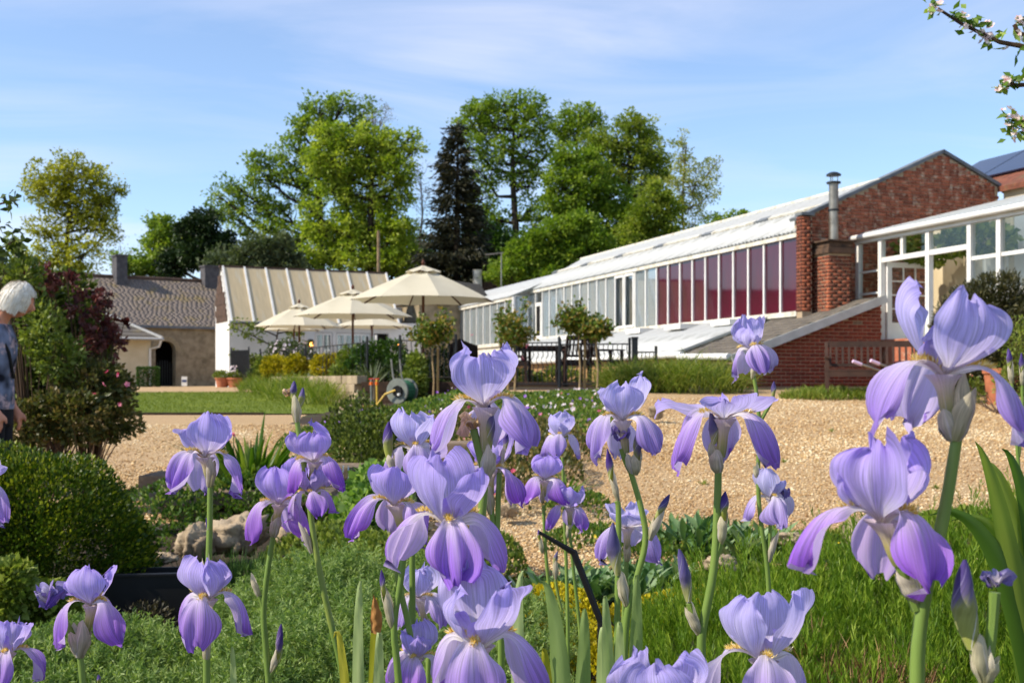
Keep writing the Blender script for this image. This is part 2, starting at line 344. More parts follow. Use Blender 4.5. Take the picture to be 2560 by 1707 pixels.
def panel_row(parent, name, u0, z0, u1, z1, ts, w, mat, waves=5, amp=.018):
    L = math.hypot(u1 - u0, z1 - z0); me = corr_panel(w - .012, L, amp, waves); me.materials.append(mat); ang = -math.atan2(z1 - z0, u1 - u0)
    for t in ts:
        o = bpy.data.objects.new(name, me); COL.objects.link(o); o.parent = parent; o.location = (u0, t + w / 2, z0); o.rotation_euler = (0, ang, 0)
BRICK = npmesh('brick', np.array(MB().box((0, -.055, 0), (.215, .05, .065)).v), np.array(MB().box((0, -.055, 0), (.215, .05, .065)).f)); BRICK.materials.append(m_brick)
BRICKO = BRICK.copy(); BRICKO.materials.clear(); BRICKO.materials.append(m_brick_or)
def brick_parts(parent, me, x0, x1, z0, ztop, origin, rz, inside=None):
    """individual bricks along local x from x0 to x1, courses from z0 up to ztop(x)"""
    row = 0; z = z0
    while True:
        any_ = False; x = x0 - (.1125 if row % 2 else 0)
        while x < x1 - .02:
            a = max(x, x0); b = min(x + .215, x1)
            if b - a > .05 and z + .065 < min(ztop(a), ztop(b)):
                o = bpy.data.objects.new('brick', me); COL.objects.link(o); o.parent = parent
                c, s_ = math.cos(rz), math.sin(rz); j = rnd.uniform(-.003, .003)
                o.location = (origin[0] + a * c - j * s_, origin[1] + a * s_ + j * c, z); o.rotation_euler = (0, 0, rz); o.scale = ((b - a) / .215, 1, 1); any_ = True
            x += .225
        z += .075; row += 1
        if z > max(ztop(x0), ztop(x1), ztop((x0 + x1) / 2)) or row > 120: break
def brick_skin(name, parent, x0, x1, z0, z1, inside, y, mat, depth=.012):
    """a whole wall face of bricks too far away to pick apart, joined"""
    V = []; T = []; R = []; bxm = MB().box((0, 0, 0), (1, 1, 1)); bv = np.array(bxm.v); bf = np.array(bxm.f); row = 0; z = z0
    while z < z1:
        x = x0 - (.1125 if row % 2 else 0)
        while x < x1:
            hd = rnd.random() < .3; w = .1025 if hd else .215
            if inside(x + w / 2, z + .03):
                q = bv * np.array([w, depth + rnd.uniform(0, .006), .065]) + np.array([x, y - depth, z]); T.append(bf + 8 * len(R)); V.append(q); R.append(rnd.random() ** 1.3)
            x += w + .01
        z += .075; row += 1
    o = mkobj(name, npmesh(name, np.concatenate(V), np.concatenate(T), {'rnd': np.repeat(R, 8)}), mat, parent); tag(o, kind='stuff'); return o
# ---------------------------------------------------------------- the long greenhouse and its brick end wall
RZG = math.radians(18.43)
gh = thing('greenhouse', 'long white lean-to greenhouse with purple panes at its near end', 'greenhouse', (6.2, 25, 0), RZG)
ZE, ZB, UR, ZR = 4.35, 2.68, 2.03, 5.56
bx('back_wall', (2.0, .3, 1.0), (2.2, 18, 5.50), m_whitewall, gh)
bx('floor_slab', (0.05, .3, 2.3), (2.0, 18, 2.45), m_pave, gh)
bx('sill', (-.10, .05, ZB - .11), (.06, 17.6, ZB), m_white_old, gh)
bx('eave_rail', (-.08, .05, ZE - .08), (.07, 17.6, ZE + .01), m_white_old, gh)
bx('base_wall', (-.02, .1, 1.0), (.10, 17.5, ZB - .115), m_white_old, gh)
pane_me = MB().box((-.004, 0, 0), (.004, 1, 1)).build('pane', m_glass, gh).data; bpy.data.objects.remove(bpy.data.objects['pane'])
pane_sky = pane_me.copy(); pane_sky.materials.clear(); pane_sky.materials.append(m_sky_glass); pane_pu = pane_me.copy(); pane_pu.materials.clear(); pane_pu.materials.append(m_purple)
mull_me = MB().box((-.045, -.028, 0), (.03, .028, 1)).build('mullion', m_white, gh).data; bpy.data.objects.remove(bpy.data.objects['mullion'])
def put(name, me, parent, loc, scale): 
    o = bpy.data.objects.new(name, me); COL.objects.link(o); o.parent = parent; o.location = loc; o.scale = scale; return o
NP = 25
for i in range(NP):
    t = .08 + i * .7
    if i == 23: continue
    put('pane', pane_pu if i < 10 else (pane_sky if i not in (12, 13) else pane_me), gh, (0, t + .03, ZB), (1, .64, ZE - .08 - ZB))
for i in range(NP + 1): put('mullion', mull_me, gh, (0, .08 + i * .7, ZB + .002), (1, 1, ZE - .085 - ZB))
for i in (12, 13):                                             # a hinged vent sash in thicker white frame
    t = .08 + i * .7
    m = MB().box((-.075, t + .03, ZB + .02), (-.047, t + .09, ZE - .1)).box((-.075, t + .61, ZB + .02), (-.047, t + .67, ZE - .1)).box((-.075, t + .09, ZB + .02), (-.047, t + .61, ZB + .09)).box((-.075, t + .09, ZE - .17), (-.047, t + .61, ZE - .1))
    m.build('vent_sash', m_white, gh)
t = .08 + 23 * .7
dr = bx('door', (-.06, t + .04, 1.9), (-.02, t + .66, ZE - .45), m_white, gh); MB().box((-.066, t + .16, 2.75), (-.061, t + .54, ZE - .57)).build('door_pane', m_dark, dr)
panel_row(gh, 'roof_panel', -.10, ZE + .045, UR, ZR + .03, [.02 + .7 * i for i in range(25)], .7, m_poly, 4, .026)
bx('ridge_cap', (UR - .06, .0, ZR + .015), (UR + .16, 17.7, ZR + .075), m_white_old, gh)
for k in range(6):                                             # raised ridge vents along the roof
    t0 = .9 + k * 2.9; f = .56; u = -.10 + (UR + .1) * f; z = ZE + .035 + (ZR - ZE) * f
    MB().bar((u, t0, z + .055), (u, t0 + 2.2, z + .055), .12, .05, (-.5, 0, .86)).build('vent_rail', m_white_old, gh)
    MB().bar((u + .02, t0 + 2.25, z + .06), (u + .02, t0 + 2.75, z + .06), .16, .06, (-.5, 0, .86)).build('vent_flap', m_lead, gh)
# farther, slightly lower half
bx('back_wall', (1.6, 18.05, 1.0), (1.8, 33, 4.95), m_whitewall, gh)
bx('sill', (-.90, 17.0, 2.42), (-.74, 33, 2.54), m_white_old, gh); bx('eave_rail', (-.88, 17.0, 4.02), (-.73, 33, 4.12), m_white_old, gh)
bx('end_wall', (-.80, 16.9, 1.0), (-.05, 17.0, 2.6), m_white_old, gh); bx('end_pane', (-.78, 16.95, 2.605), (-.03, 16.965, 4.16), m_sky_glass, gh); bx('end_post', (-.86, 16.9, 2.605), (-.785, 17.0, 4.12), m_white, gh)
bx('base_wall', (-.82, 17.0, 1.0), (-.72, 33, 2.415), m_white_old, gh)
for i in range(18):
    put('pane', pane_sky, gh, (-.8, 17.05 + i * .88, 2.54), (1, .82, 1.48)); put('mullion', mull_me, gh, (-.8, 17.02 + i * .88, 2.542), (1, 1, 1.475))
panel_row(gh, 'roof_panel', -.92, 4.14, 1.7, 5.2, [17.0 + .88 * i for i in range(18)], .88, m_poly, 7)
# low corrugated frame roof in front
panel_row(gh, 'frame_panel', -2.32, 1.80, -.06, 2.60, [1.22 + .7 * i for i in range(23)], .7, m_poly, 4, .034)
bx('frame_wall', (-2.25, 1.2, .9), (-2.12, 17.3, 1.74), M('frame_wall_brick', (176, 138, 92), (140, 104, 70), 6, .9, .5, 40), gh)
g_ = MB(); g_.tube([(-2.38, .9, 1.745), (-2.38, 17.3, 1.745)], .075, 10); g_.build('gutter', m_white, gh, True)
for k, t0 in enumerate((2.0, 4.3, 6.9, 9.4, 12.0)): bx('frame_vent', (-.62 - .1 * (k % 2), t0, 2.47), (-.16, t0 + .9, 2.60), m_white, gh)
# inside: pale bench, dark plants
bx('staging', (1.2, 3, 3.0), (1.95, 17, 3.08), m_white_old, gh)
# ---------------------------------------------------------------- gable wall, pier
gw = thing('brick_gable_wall', 'tall old red brick gable wall with stone coping behind the flue', 'wall', (6.2, 25, 0), RZG)
prof = [(0.0, 1.0), (5.15, 1.0), (5.15, 5.60), (5.0, 5.67), (3.62, 6.27), (0.0, 4.66)]
MB().prism(prof, 1, 0.0, .26).build('wall', m_mortar, gw)
def in_gable(x, z): return 0.02 < x < 5.1 and z < min(4.62 + .4448 * x, 6.23 - (x - 3.62) * .4348) - .0
brick_skin('brickwork', gw, 0.01, 5.12, 2.1, 6.3, in_gable, 0.0, m_brickskin)
MB().bar((-.1, .12, 4.65), (3.66, .12, 6.33), .36, .07, (-.4, 0, .9)).build('coping', m_lead, gw); MB().bar((3.62, .12, 6.33), (5.2, .12, 5.64), .36, .07, (.4, 0, .9)).build('coping', m_lead, gw)
pr = thing('brick_pier', 'narrow sunlit orange brick pier at the greenhouse corner', 'pier', (6.2, 25, 0), RZG)
bx('core', (-.12, -.22, 1.0), (.12, -.01, 4.68), m_mortar, pr)
def ftop(h): return lambda x: h
brick_parts(pr, BRICKO, 0, .21, 2.66, ftop(4.70), (-.075, -.01), -math.pi / 2)
brick_parts(pr, BRICKO, 0, .24, 2.66, ftop(4.70), (-.12, -.175), 0)
bx('cap', (-.16, -.27, 4.70), (.16, -.0, 4.76), m_lead, pr)
# ---------------------------------------------------------------- chimney stack with flue
ck = thing('chimney_stack', 'squat weathered brick chimney stack in front of the gable', 'chimney', (6.2, 25, 0), RZG)
bx('core', (.254, -.635, 2.3), (.80, -.02, 4.1), m_mortar, ck)
brick_parts(ck, BRICKO, 0, .58, 2.55, ftop(3.84), (.305, -.02), -math.pi / 2); brick_parts(ck, BRICKO, 0, .56, 2.55, ftop(3.84), (.25, -.585), 0)
m_corb = M('sooty_stone', (112, 86, 66), (62, 50, 42), 6, .95, .7, 20)
for a, b in (((.20, -.71, 3.86), (.86, -.03, 3.99)), ((.235, -.67, 3.995), (.83, -.03, 4.10)), ((.17, -.73, 4.105), (.88, -.03, 4.15))): bx('corbel_stone', a, b, m_corb, ck, .02)
fl = thing('flue_pipe', 'tall steel flue pipe with rain cap on the brick stack', 'flue', tuple(np.array([6.2, 25, 4.15]) + np.array([.55 * math.cos(RZG) + .38 * math.sin(RZG), .55 * math.sin(RZG) - .38 * math.cos(RZG), 0])))
MB().lathe([(.0, 0), (.098, 0), (.098, .38), (.106, .38), (.106, .44), (.098, .44), (.098, 1.25), (.0, 1.25)], n=20).build('pipe', m_steel, fl, True)
MB().lathe([(.0, .64), (.115, .64), (.115, .68), (0, .68)], n=20).build('collar', m_black_iron, fl, True)
MB().lathe([(.098, 1.22), (.15, 1.225), (.15, 1.26), (.098, 1.26)], n=20).build('flange', m_black_iron, fl, True)
for k in range(3): MB().tube([(.085 * math.cos(k * 2.09), .085 * math.sin(k * 2.09), 1.25), (.085 * math.cos(k * 2.09), .085 * math.sin(k * 2.09), 1.40)], .01, 6).build('strut', m_steel, fl)
MB().lathe([(0, 1.38), (.155, 1.39), (.155, 1.42), (.09, 1.46), (0, 1.48)], n=20).build('rain_cap', m_black_iron, fl, True)
# ---------------------------------------------------------------- brick lean-to shed
sh = thing('brick_shed', 'low red brick shed with grey slate lean-to roof beside the bench', 'shed', (6.2, 25, 0), RZG)
rl = lambda u: 1.72 + (u + 2.3) * .353
MB().prism([(-2.2, .9), (1.15, .9), (1.15, rl(1.15) - .06), (-2.2, rl(-2.2) - .06)], 1, -1.177, 1.1).build('wall', m_mortar, sh)
brick_parts(sh, BRICK, -2.22, 1.17, 1.0, lambda u: rl(u) - .10, (0, -1.125), 0)
bx('roof_deck', (0, 0, 0), (3.55, 2.52, .02), m_lead, sh); d_ = bpy.data.objects['roof_deck']; d_.location = (-2.36, -1.33, rl(-2.36) - .01); d_.rotation_euler = (0, -math.atan(.353), 0)
sl_me = npmesh('roof_slate', np.array([(0, -.121, .016), (0, .121, .016), (.30, .121, .004), (.30, -.121, .004), (0, -.121, .006), (0, .121, .006), (.30, .121, -.006), (.30, -.121, -.006)]), np.array(MB().box((0, 0, 0), (1, 1, 1)).f)); sl_me.materials.append(m_slate)
for i in range(18):
    for j in range(11):
        tt = -1.33 + .12 + j * .248 - (.124 if i % 2 else 0)
        if tt < -1.30 or tt > 1.1: continue
        o = bpy.data.objects.new('roof_slate', sl_me); COL.objects.link(o); o.parent = sh
        k = i * .197 - .02; o.location = (-2.36 + k * math.cos(.339), tt, rl(-2.36) + k * math.sin(.339) + .018 + rnd.uniform(0, .004)); o.rotation_euler = (0, -.339, rnd.uniform(-.01, .01))
MB().bar((-2.42, -1.345, rl(-2.42) - .06), (1.18, -1.345, rl(1.18) - .06), .035, .17, (0, 0, 1)).build('bargeboard', m_grey_board, sh)
MB().tube([(-2.46, -1.3, 1.66), (-2.46, .88, 1.70)], .07, 10).build('gutter', m_white, sh, True)
MB().tube([(-2.46, .1, 1.66), (-2.40, .1, 1.50), (-2.36, .1, 1.0)], .04, 8).build('downpipe', m_white, sh, True)
# ---------------------------------------------------------------- conservatory
co = thing('conservatory', 'white timber conservatory with open glazed door beside the brick gable', 'conservatory', (6.2, 25, 0), RZG)
U0, ZF, ZG = 1.39, 2.05, 4.27
bx('plinth', (U0 - .05, -7.5, .9), (U0 + .12, -.04, ZF), m_brickskin, co); bx('floor_slab', (U0 + .12, -7.5, 1.8), (5.25, -.3, ZF - .01), m_whitewall, co)
for s_ in (.09, .89, 2.42, 3.62, 4.40, 5.25, 6.1, 7.0): bx('post', (U0 - .06, -s_ - .055, ZF), (U0 + .05, -s_ + .055, ZG - .13), m_white, co)
bx('head_rail', (U0 - .075, -7.4, ZG - .125), (U0 + .06, -.03, ZG - .0), m_white, co)
TR = 3.72
bx('transom', (U0 - .05, -2.36, TR - .05), (U0 + .04, -.95, TR + .05), m_white, co); bx('transom', (U0 - .05, -3.56, TR - .05), (U0 + .04, -2.48, TR + .05), m_white, co)
bx('mullion', (U0 - .04, -1.64, TR + .052), (U0 + .035, -1.55, ZG - .13), m_white, co)
for zc in (3.05, 3.52): bx('glazing_bar', (U0 - .03, -.832, zc - .02), (U0 + .02, -.15, zc + .02), m_white, co)
for a, b in ((4.34, 3.68), (5.19, 4.46), (6.04, 5.31)):
    bx('window_rail', (U0 - .04, -a, 3.45), (U0 + .03, -b, 3.52), m_white, co); bx('window_sill', (U0 - .05, -a, 2.75), (U0 + .04, -b, 2.87), m_white, co); bx('apron_panel', (U0 - .02, -a, ZF), (U0 + .02, -b, 2.748), m_white, co)
pane_cl = pane_me.copy(); pane_cl.materials.clear(); pane_cl.materials.append(glass('clear_glass', (236, 240, 240), .02, .12))
for a, b, z0, z1 in ((.83, .15, ZF, ZG - .13), (1.54, .95, TR + .05, ZG - .13), (2.36, 1.65, TR + .05, ZG - .13), (3.56, 2.48, TR + .05, ZG - .13), (4.34, 3.68, 2.87, ZG - .13), (5.19, 4.46, 2.87, ZG - .13)):
    put('pane', pane_cl, co, (U0, -a, z0), (1, a - b, z1 - z0))
m_poly2 = m_poly.copy(); m_poly2.name = 'clear_polycarbonate'; [n for n in m_poly2.node_tree.nodes if n.type == 'MIX_SHADER'][0].inputs[0].default_value = .72; tt_ = m_poly2.node_tree; ow_ = tt_.nodes['Material Output']; src_ = ow_.inputs[0].links[0].from_socket; dw_ = tt_.nodes.new('ShaderNodeBsdfTransparent'); mq_ = tt_.nodes.new('ShaderNodeMixShader'); mq_.inputs[0].default_value = .42; lnk(tt_, src_, mq_.inputs[1]); lnk(tt_, dw_.outputs[0], mq_.inputs[2]); lnk(tt_, mq_.outputs[0], ow_.inputs[0])
panel_row(co, 'roof_panel', U0 - .16, ZG + .06, 5.2, 5.30, [-7.4 + .7 * i for i in range(10)], .7, m_poly2, 6)
MB().tube([(U0 - .15, -7.4, ZG + .0), (U0 - .15, .0, ZG + .0)], .06, 10).build('gutter', m_white, co, True)
bx('back_wall', (3.3, -7.4, 1.9), (3.4, -2.6, 4.75), m_whitewall, co); bx('brick_panel', (3.3, -2.59, 1.9), (3.4, -.1, 4.75), m_cream, co); bx('inner_door', (3.24, -2.45, 2.05), (3.29, -1.75, 3.95), m_white, co)
dl = thing('glazed_door', 'open white glazed conservatory door with small square panes', 'door', (6.2, 25, 0), RZG)
DW = 1.12; d0 = U0 + .05; dy = -.99
for a, b in ((0, .11), (DW - .11, DW)): bx('stile', (d0 + a, dy - .025, ZF), (d0 + b, dy + .025, 3.68), m_white, dl)
for a, b in ((ZF, ZF + .36), (3.57, 3.68)): bx('rail', (d0 + .11, dy - .025, a), (d0 + DW - .11, dy + .025, b), m_white, dl)
for k in range(1, 3): bx('glazing_bar', (d0 + .11 + k * .3 - .016, dy - .015, ZF + .36), (d0 + .11 + k * .3 + .016, dy + .015, 3.57), m_white, dl)
for k in range(1, 4): bx('glazing_bar', (d0 + .11, dy - .018, ZF + .36 + k * .29 - .014), (d0 + DW - .11, dy + .018, ZF + .36 + k * .29 + .014), m_white, dl)
for i in range(3):
    for k in range(4):
        q = put('pane', pane_cl, dl, (d0 + .13 + i * .3, dy, ZF + .38 + k * .29), (1, .26, .25)); q.rotation_euler = (0, 0, -math.pi / 2)
MB().tube([(d0 + DW - .06, dy - .03, 2.95), (d0 + DW - .06, dy - .09, 2.95), (d0 + DW - .17, dy - .09, 2.95)], .012, 6).build('handle', m_black_iron, dl)
# ---------------------------------------------------------------- house with solar panels
hs = thing('solar_house', 'house with dark solar panels above the conservatory roof', 'house', (6.2, 25, 0), RZG)
bx('wall', (5.3, -9, .9), (5.6, -.02, 5.62), m_cream, hs)
hz = lambda u: 5.6 + (u - 5.15) * .535
MB().prism([(5.15, hz(5.15)), (7.5, hz(7.5)), (9.9, hz(5.15)), (9.9, hz(5.15) - .12), (7.5, hz(7.5) - .12), (5.15, hz(5.15) - .12)], 1, -9, 3.7).build('roof', M('red_clay_tile', (138, 84, 62), (96, 58, 46), 7, .9, .8, 18, c3=(100, 92, 66), s3=1.4), hs)
for r_ in range(1):
    for k in range(7):
        t0 = 3.3 - k * 1.72; a = .5 + r_ * 1.05
        q = bx('solar_panel', (0, 0, 0), (1.72, 1.66, .04), M('solar_cell', (24, 34, 62), (18, 26, 50), 30, .12, spec=.9) if k == 0 else bpy.data.materials['solar_cell'], hs); q.location = (5.15 + .78, t0 - 1.7, hz(5.15 + .78) + .05); q.rotation_euler = (0, -math.atan(.535), 0)
# ---------------------------------------------------------------- white cottage with beige panel roof
RZC = math.radians(26); c0 = P(573, 950, 43)
ct = thing('white_cottage', 'white cottage with beige sheet roof behind the parasols', 'cottage', (c0[0], c0[1], 0), RZC)
ZEC, YC, ZRC, LC = 3.44, 1.4, 5.40, 6.6
MB().prism([(0, .8), (2.4, .8), (2.4, 4.2), (YC, ZRC - .05), (0.0, ZEC - .02)], 0, 0.0, .25).build('gable_end', m_whitewall, ct)
bx('front_wall', (.25, 0, .8), (3.25, .2, ZEC), m_whitewall, ct); bx('front_wall', (3.25, 0, 3.02), (6.22, .2, ZEC), m_whitewall, ct); bx('front_wall', (6.22, 0, .8), (7.6, .2, ZEC), m_whitewall, ct)
bx('front_wall', (3.95, 0, .8), (4.08, .2, 3.02), m_whitewall, ct); bx('front_wall', (5.47, 0, .8), (5.62, .2, 3.02), m_whitewall, ct); bx('back_wall', (.25, 2.2, .8), (7.6, 2.4, 4.2), m_whitewall, ct); bx('floor_slab', (.25, .2, 1.0), (7.6, 2.2, 1.12), m_dark, ct)
tm = MB()
for i in range(8):
    for j in range(9):                                                            # tile-hung upper gable
        z = ZEC - .05 + i * .22; y0 = .02 + j * .24 + (.12 if i % 2 else 0)
        hi = min(ZEC + (y0) * (ZRC - ZEC) / YC, ZRC - (y0 - YC) * 1.2)
        if z + .2 < hi: tm.box((-.03 - .012 * (i % 2), y0, z), (-.006, y0 + .23, z + .235))
o = tm.build('hung_tiles', m_ridge, ct); tag(o, kind='stuff')
L_ = math.hypot(YC + .15, ZRC - ZEC + .2)
for k in range(8):
    a = .06 + k * .818; q = bx('roof_panel', (0, 0, 0), (.77, L_, .03), m_polybeige, ct); q.location = (a + .024, -.12, ZEC - .10); q.rotation_euler = (math.atan2(ZRC - ZEC + .2, YC + .15), 0, 0)
for k in range(9):
    q = bx('batten', (-.035, 0, 0), (.035, L_, .075), m_white, ct); q.location = (.06 + k * .818, -.125, ZEC - .105); q.rotation_euler = (math.atan2(ZRC - ZEC + .2, YC + .15), 0, 0)
bx('ridge', (-.05, YC - .02, ZRC + .07), (LC + .1, YC + .2, ZRC + .16), m_ridge, ct); MB().prism([(YC, ZRC + .05), (2.5, 4.1), (2.5, 4.2), (YC, ZRC + .12)], 0, -.02, LC).build('rear_roof', m_slate, ct)
MB().tube([(.0, -.17, ZEC - .12), (LC, -.17, ZEC - .12)], .055, 8).build('gutter', m_lead, ct, True)
# glazing of the front
def framed(parent, x0, x1, z0, z1, nv, name='window'):
    f = MB().box((x0, .03, z0), (x0 + .06, .1, z1)).box((x1 - .06, .03, z0), (x1, .1, z1)).box((x0 + .06, .03, z1 - .07), (x1 - .06, .1, z1)).box((x0 + .06, .03, z0), (x1 - .06, .1, z0 + .12))
    for k in range(1, nv): xx = x0 + (x1 - x0) * k / nv; f.box((xx - .025, .035, z0 + .12), (xx + .025, .095, z1 - .07))
    w = f.build(name, m_white, parent); put('pane', pane_me, w, (x0 + .06, .065, z0 + .12), (1, x1 - x0 - .12, z1 - z0 - .19)).rotation_euler = (0, 0, -math.pi / 2); return w
framed(ct, 3.27, 3.93, 1.25, 3.0, 2); framed(ct, 4.1, 5.45, 1.16, 3.0, 4, 'glazed_doors')
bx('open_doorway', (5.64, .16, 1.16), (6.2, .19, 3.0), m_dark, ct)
bx('door_leaf', (5.56, -.4, 1.16), (5.61, -.02, 2.95), m_white, ct)
sg = bx('notice', (3.45, .015, 2.1), (3.6, .028, 2.45), m_whitewall, ct)
# rubble stone wing at its right end
sw = thing('stone_wing', 'rubble stone gable with dark roof right of the white cottage', 'building', (c0[0], c0[1], 0), RZC)
bx('wall', (7.62, .3, .9), (10.6, 3, 4.3), m_stonewall, sw); MB().prism([(7.5, 4.31), (10.8, 4.31), (10.2, 5.1), (8.0, 5.3)], 1, .1, 3.2).build('roof', m_slate, sw)
lamp_m = bpy.data.materials.new('lamp_glow'); lamp_m.use_nodes = True; e = lamp_m.node_tree.nodes['Principled BSDF']; e.inputs['Base Color'].default_value = sl((255, 190, 110)); e.inputs['Emission Color'].default_value = sl((255, 170, 80)); e.inputs['Emission Strength'].default_value = 5
for xx, lb in ((3.08, 'lit wall lantern left of the cottage window'), (6.62, 'lit wall lantern right of the dark cottage doorway')):
    w = thing('wall_lantern', lb, 'lamp', (c0[0] + xx * math.cos(RZC) + .06 * math.sin(RZC), c0[1] + xx * math.sin(RZC) - .06 * math.cos(RZC), 2.55), RZC, 'lit lanterns on the cottage wall')
    bx('back_plate', (-.1, .02, -.18), (.1, .055, .2), M('lantern_wood', (92, 78, 62)), w); MB().lathe([(0, -.06), (.05, -.05), (.06, .02), (.03, .08), (0, .09)], (0, -.04, 0), 10).build('bulb', lamp_m, w, True)
    MB().lathe([(.09, .10), (.02, .16), (0, .16)], (0, -.04, 0), 10).build('lantern_cap', m_black_iron, w)
# ---------------------------------------------------------------- stone barn
RZB = math.radians(34); b0 = P(545, 950, 56)
bn = thing('stone_barn', 'long stone barn with lichened tile roof and arched doorway', 'barn', (b0[0], b0[1], 0), RZB)
AX0, AX1 = -3.0, -2.05
bx('wall', (-26, 0, .6), (AX0, .5, 3.7), m_stonewall, bn); bx('wall', (AX1, 0, .6), (3.5, .5, 3.7), m_stonewall, bn)
arc = [(AX0, 3.7), (AX0, 2.62)] + [((AX0 + AX1) / 2 - math.cos(a) * (AX1 - AX0) / 2, 2.62 + math.sin(a) * .42) for a in np.linspace(.15, math.pi - .15, 9)] + [(AX1, 2.62), (AX1, 3.7)]
MB().prism(arc, 1, 0, .5).build('arch_wall', m_stonewall, bn)
for k in range(9):
    a = .2 + k * (math.pi - .4) / 8; cx, cz = (AX0 + AX1) / 2 - math.cos(a) * .56, 2.62 + math.sin(a) * .52
    q = bx('arch_stone', (-.085, -.04, -.11), (.085, .02, .11), M('arch_stone', (176, 158, 122), (150, 132, 100), 5, .95, .5) if k == 0 else bpy.data.materials['arch_stone'], bn); q.location = (cx, 0, cz); q.rotation_euler = (0, a - math.pi / 2, 0)
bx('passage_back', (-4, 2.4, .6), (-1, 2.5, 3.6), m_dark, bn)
for k in range(8): MB().tube([(AX0 + .06 + k * .118, .3, .92), (AX0 + .06 + k * .118, .3, 2.0 + .15 * math.sin(k * .45))], .016, 6).build('gate_bar', m_black_iron, bn)
bx('eave_board', (-26, -.22, 3.62), (3.5, -.16, 3.74), m_lead, bn)
def tiles(name, parent, x0, x1, y0, z0, y1, z1, tw, ex, mat):
    L = math.hypot(y1 - y0, z1 - z0); n = int(L / ex); V = []; T = []; R = []; bv = np.array(MB().box((0, 0, 0), (1, 1, 1)).v); bf = np.array(MB().box((0, 0, 0), (1, 1, 1)).f)
    dy, dz = (y1 - y0) / L, (z1 - z0) / L; ny, nzv = -dz, dy
    for i in range(n):
        x = x0 - rnd.uniform(0, tw)
        while x < x1:
            w = tw * rnd.uniform(.8, 1.2); th = .003; q = bv.copy(); q[:, 0] = x + bv[:, 0] * w; a = i * ex + bv[:, 1] * ex * 1.12; h = bv[:, 2] * th + .0015 * (1 - bv[:, 1])
            q[:, 1] = y0 + a * dy + h * ny; q[:, 2] = z0 + a * dz + h * nzv; T.append(bf + 8 * len(R)); V.append(q); R.append(rnd.random()); x += w
    o = mkobj(name, npmesh(name, np.concatenate(V), np.concatenate(T), {'rnd': np.repeat(R, 8)}), mat, parent); tag(o, kind='stuff'); return o
MB().prism([(-.2, 3.66), (4, 6.22), (8.2, 3.66)], 0, -26, 3.5).build('roof', m_slate, bn)
tiles('roof_tiles', bn, -26, 3.4, -.22, 3.68, 4.0, 6.24, .24, .17, m_stonetile)
MB().tube([(-26, 4, 6.24), (3.4, 4, 6.24)], .12, 8).build('ridge', m_ridge, bn, True)
m_chim = M('dark_chimney_stone', (96, 92, 92), (70, 68, 70), 5, .95, .5, 20)
for x, w, d, z in ((-3.62, .52, .7, 7.22), (.95, .8, .6, 6.95)):
    q = bx('chimney', (x - w / 2, 4 - d, 5.5), (x + w / 2, 4 + d * .2, z), m_chim, bn); bx('chimney_cap', (x - w / 2 - .05, 4 - d - .05, z), (x + w / 2 + .05, 4 + d * .2 + .05, z + .08), m_chim, q)
pb = P(392, 950, 49)
ph = thing('stone_porch', 'small cream porch wing with hipped slate roof before the barn', 'porch', (pb[0], pb[1], 0), RZB)
bx('wall', (-6, 0, .6), (-.25, 4, 2.9), m_cream, ph)
V_ = [(-6.4, -.35, 2.93), (.1, -.35, 2.93), (.1, 4.3, 2.93), (-6.4, 4.3, 2.93), (-2.6, 2.0, 4.4), (-6.4, 2.0, 4.4)]
MB().add(V_, [(0, 1, 4, 5), (1, 2, 4), (2, 3, 5, 4), (0, 5, 3), (0, 3, 2, 1)]).build('roof', m_slate, ph)
for i in range(9):
    f = i / 9; MB().bar((-6.4, -.35 + 2.35 * f - .02, 2.945 + 1.47 * f), (.1 - 2.7 * f, -.35 + 2.35 * f - .02, 2.945 + 1.47 * f), .26, .03, (0, -.53, .85)).build('slate_course', m_slate, ph)
MB().bar((.12, -.37, 2.97), (-2.6, 2.0, 4.46), .2, .08).build('hip_tiles', m_grey_board, ph)
MB().tube([(-6.4, -.42, 2.9), (.16, -.42, 2.9)], .06, 8).build('gutter', m_grey_board, ph, True)
MB().tube([(.05, -.42, 2.86), (.0, -.3, 2.6), (-.3, -.06, 2.5), (-.3, -.06, .9)], .05, 8).build('downpipe', m_white, ph, True)
# small house roof and aerial far behind
rf = P(1215, 700, 62); hb = thing('far_house', 'distant dark house roof with white chimney pot behind the parasol', 'house', (rf[0], rf[1], 0), RZG)
bx('wall', (-1, 0, .8), (3.6, 6, 5.9), m_brickskin, hb); MB().prism([(-1.3, 5.85), (1.6, 7.2), (4, 5.85)], 1, -.2, 6).build('roof', m_ridge, hb)
MB().lathe([(0, 0), (.26, 0), (.24, .9), (.28, 1.0), (0, 1.0)], (-.6, -.4, 6.0), 12).build('chimney_pot', m_white_old, hb, True)
ae = P(1253, 690, 55); an = thing('television_aerial', 'thin metal television aerial on a pole behind the greenhouse', 'aerial', (ae[0], ae[1], 4))
MB().tube([(0, 0, 0), (0, 0, 3.2)], .03, 6).build('mast', m_steel, an); MB().tube([(-.75, 0, 3.1), (.1, 0, 3.2)], .03, 6).build('boom', m_steel, an)
for k in range(5): MB().tube([(-.7 + k * .17, -.25, 3.1), (-.7 + k * .17, .25, 3.1)], .012, 5).build('rod', m_steel, an)
tp = P(946, 700, 50); tg = thing('telegraph_pole', 'tall thin weathered pole rising behind the cottage roof', 'pole', (tp[0], tp[1], 1))
MB().tube([(0, 0, 0), (0, 0, 6.6)], [.085, .06], 8).build('pole', M('grey_wood', (150, 128, 96), (120, 100, 74), 6, .9), tg)
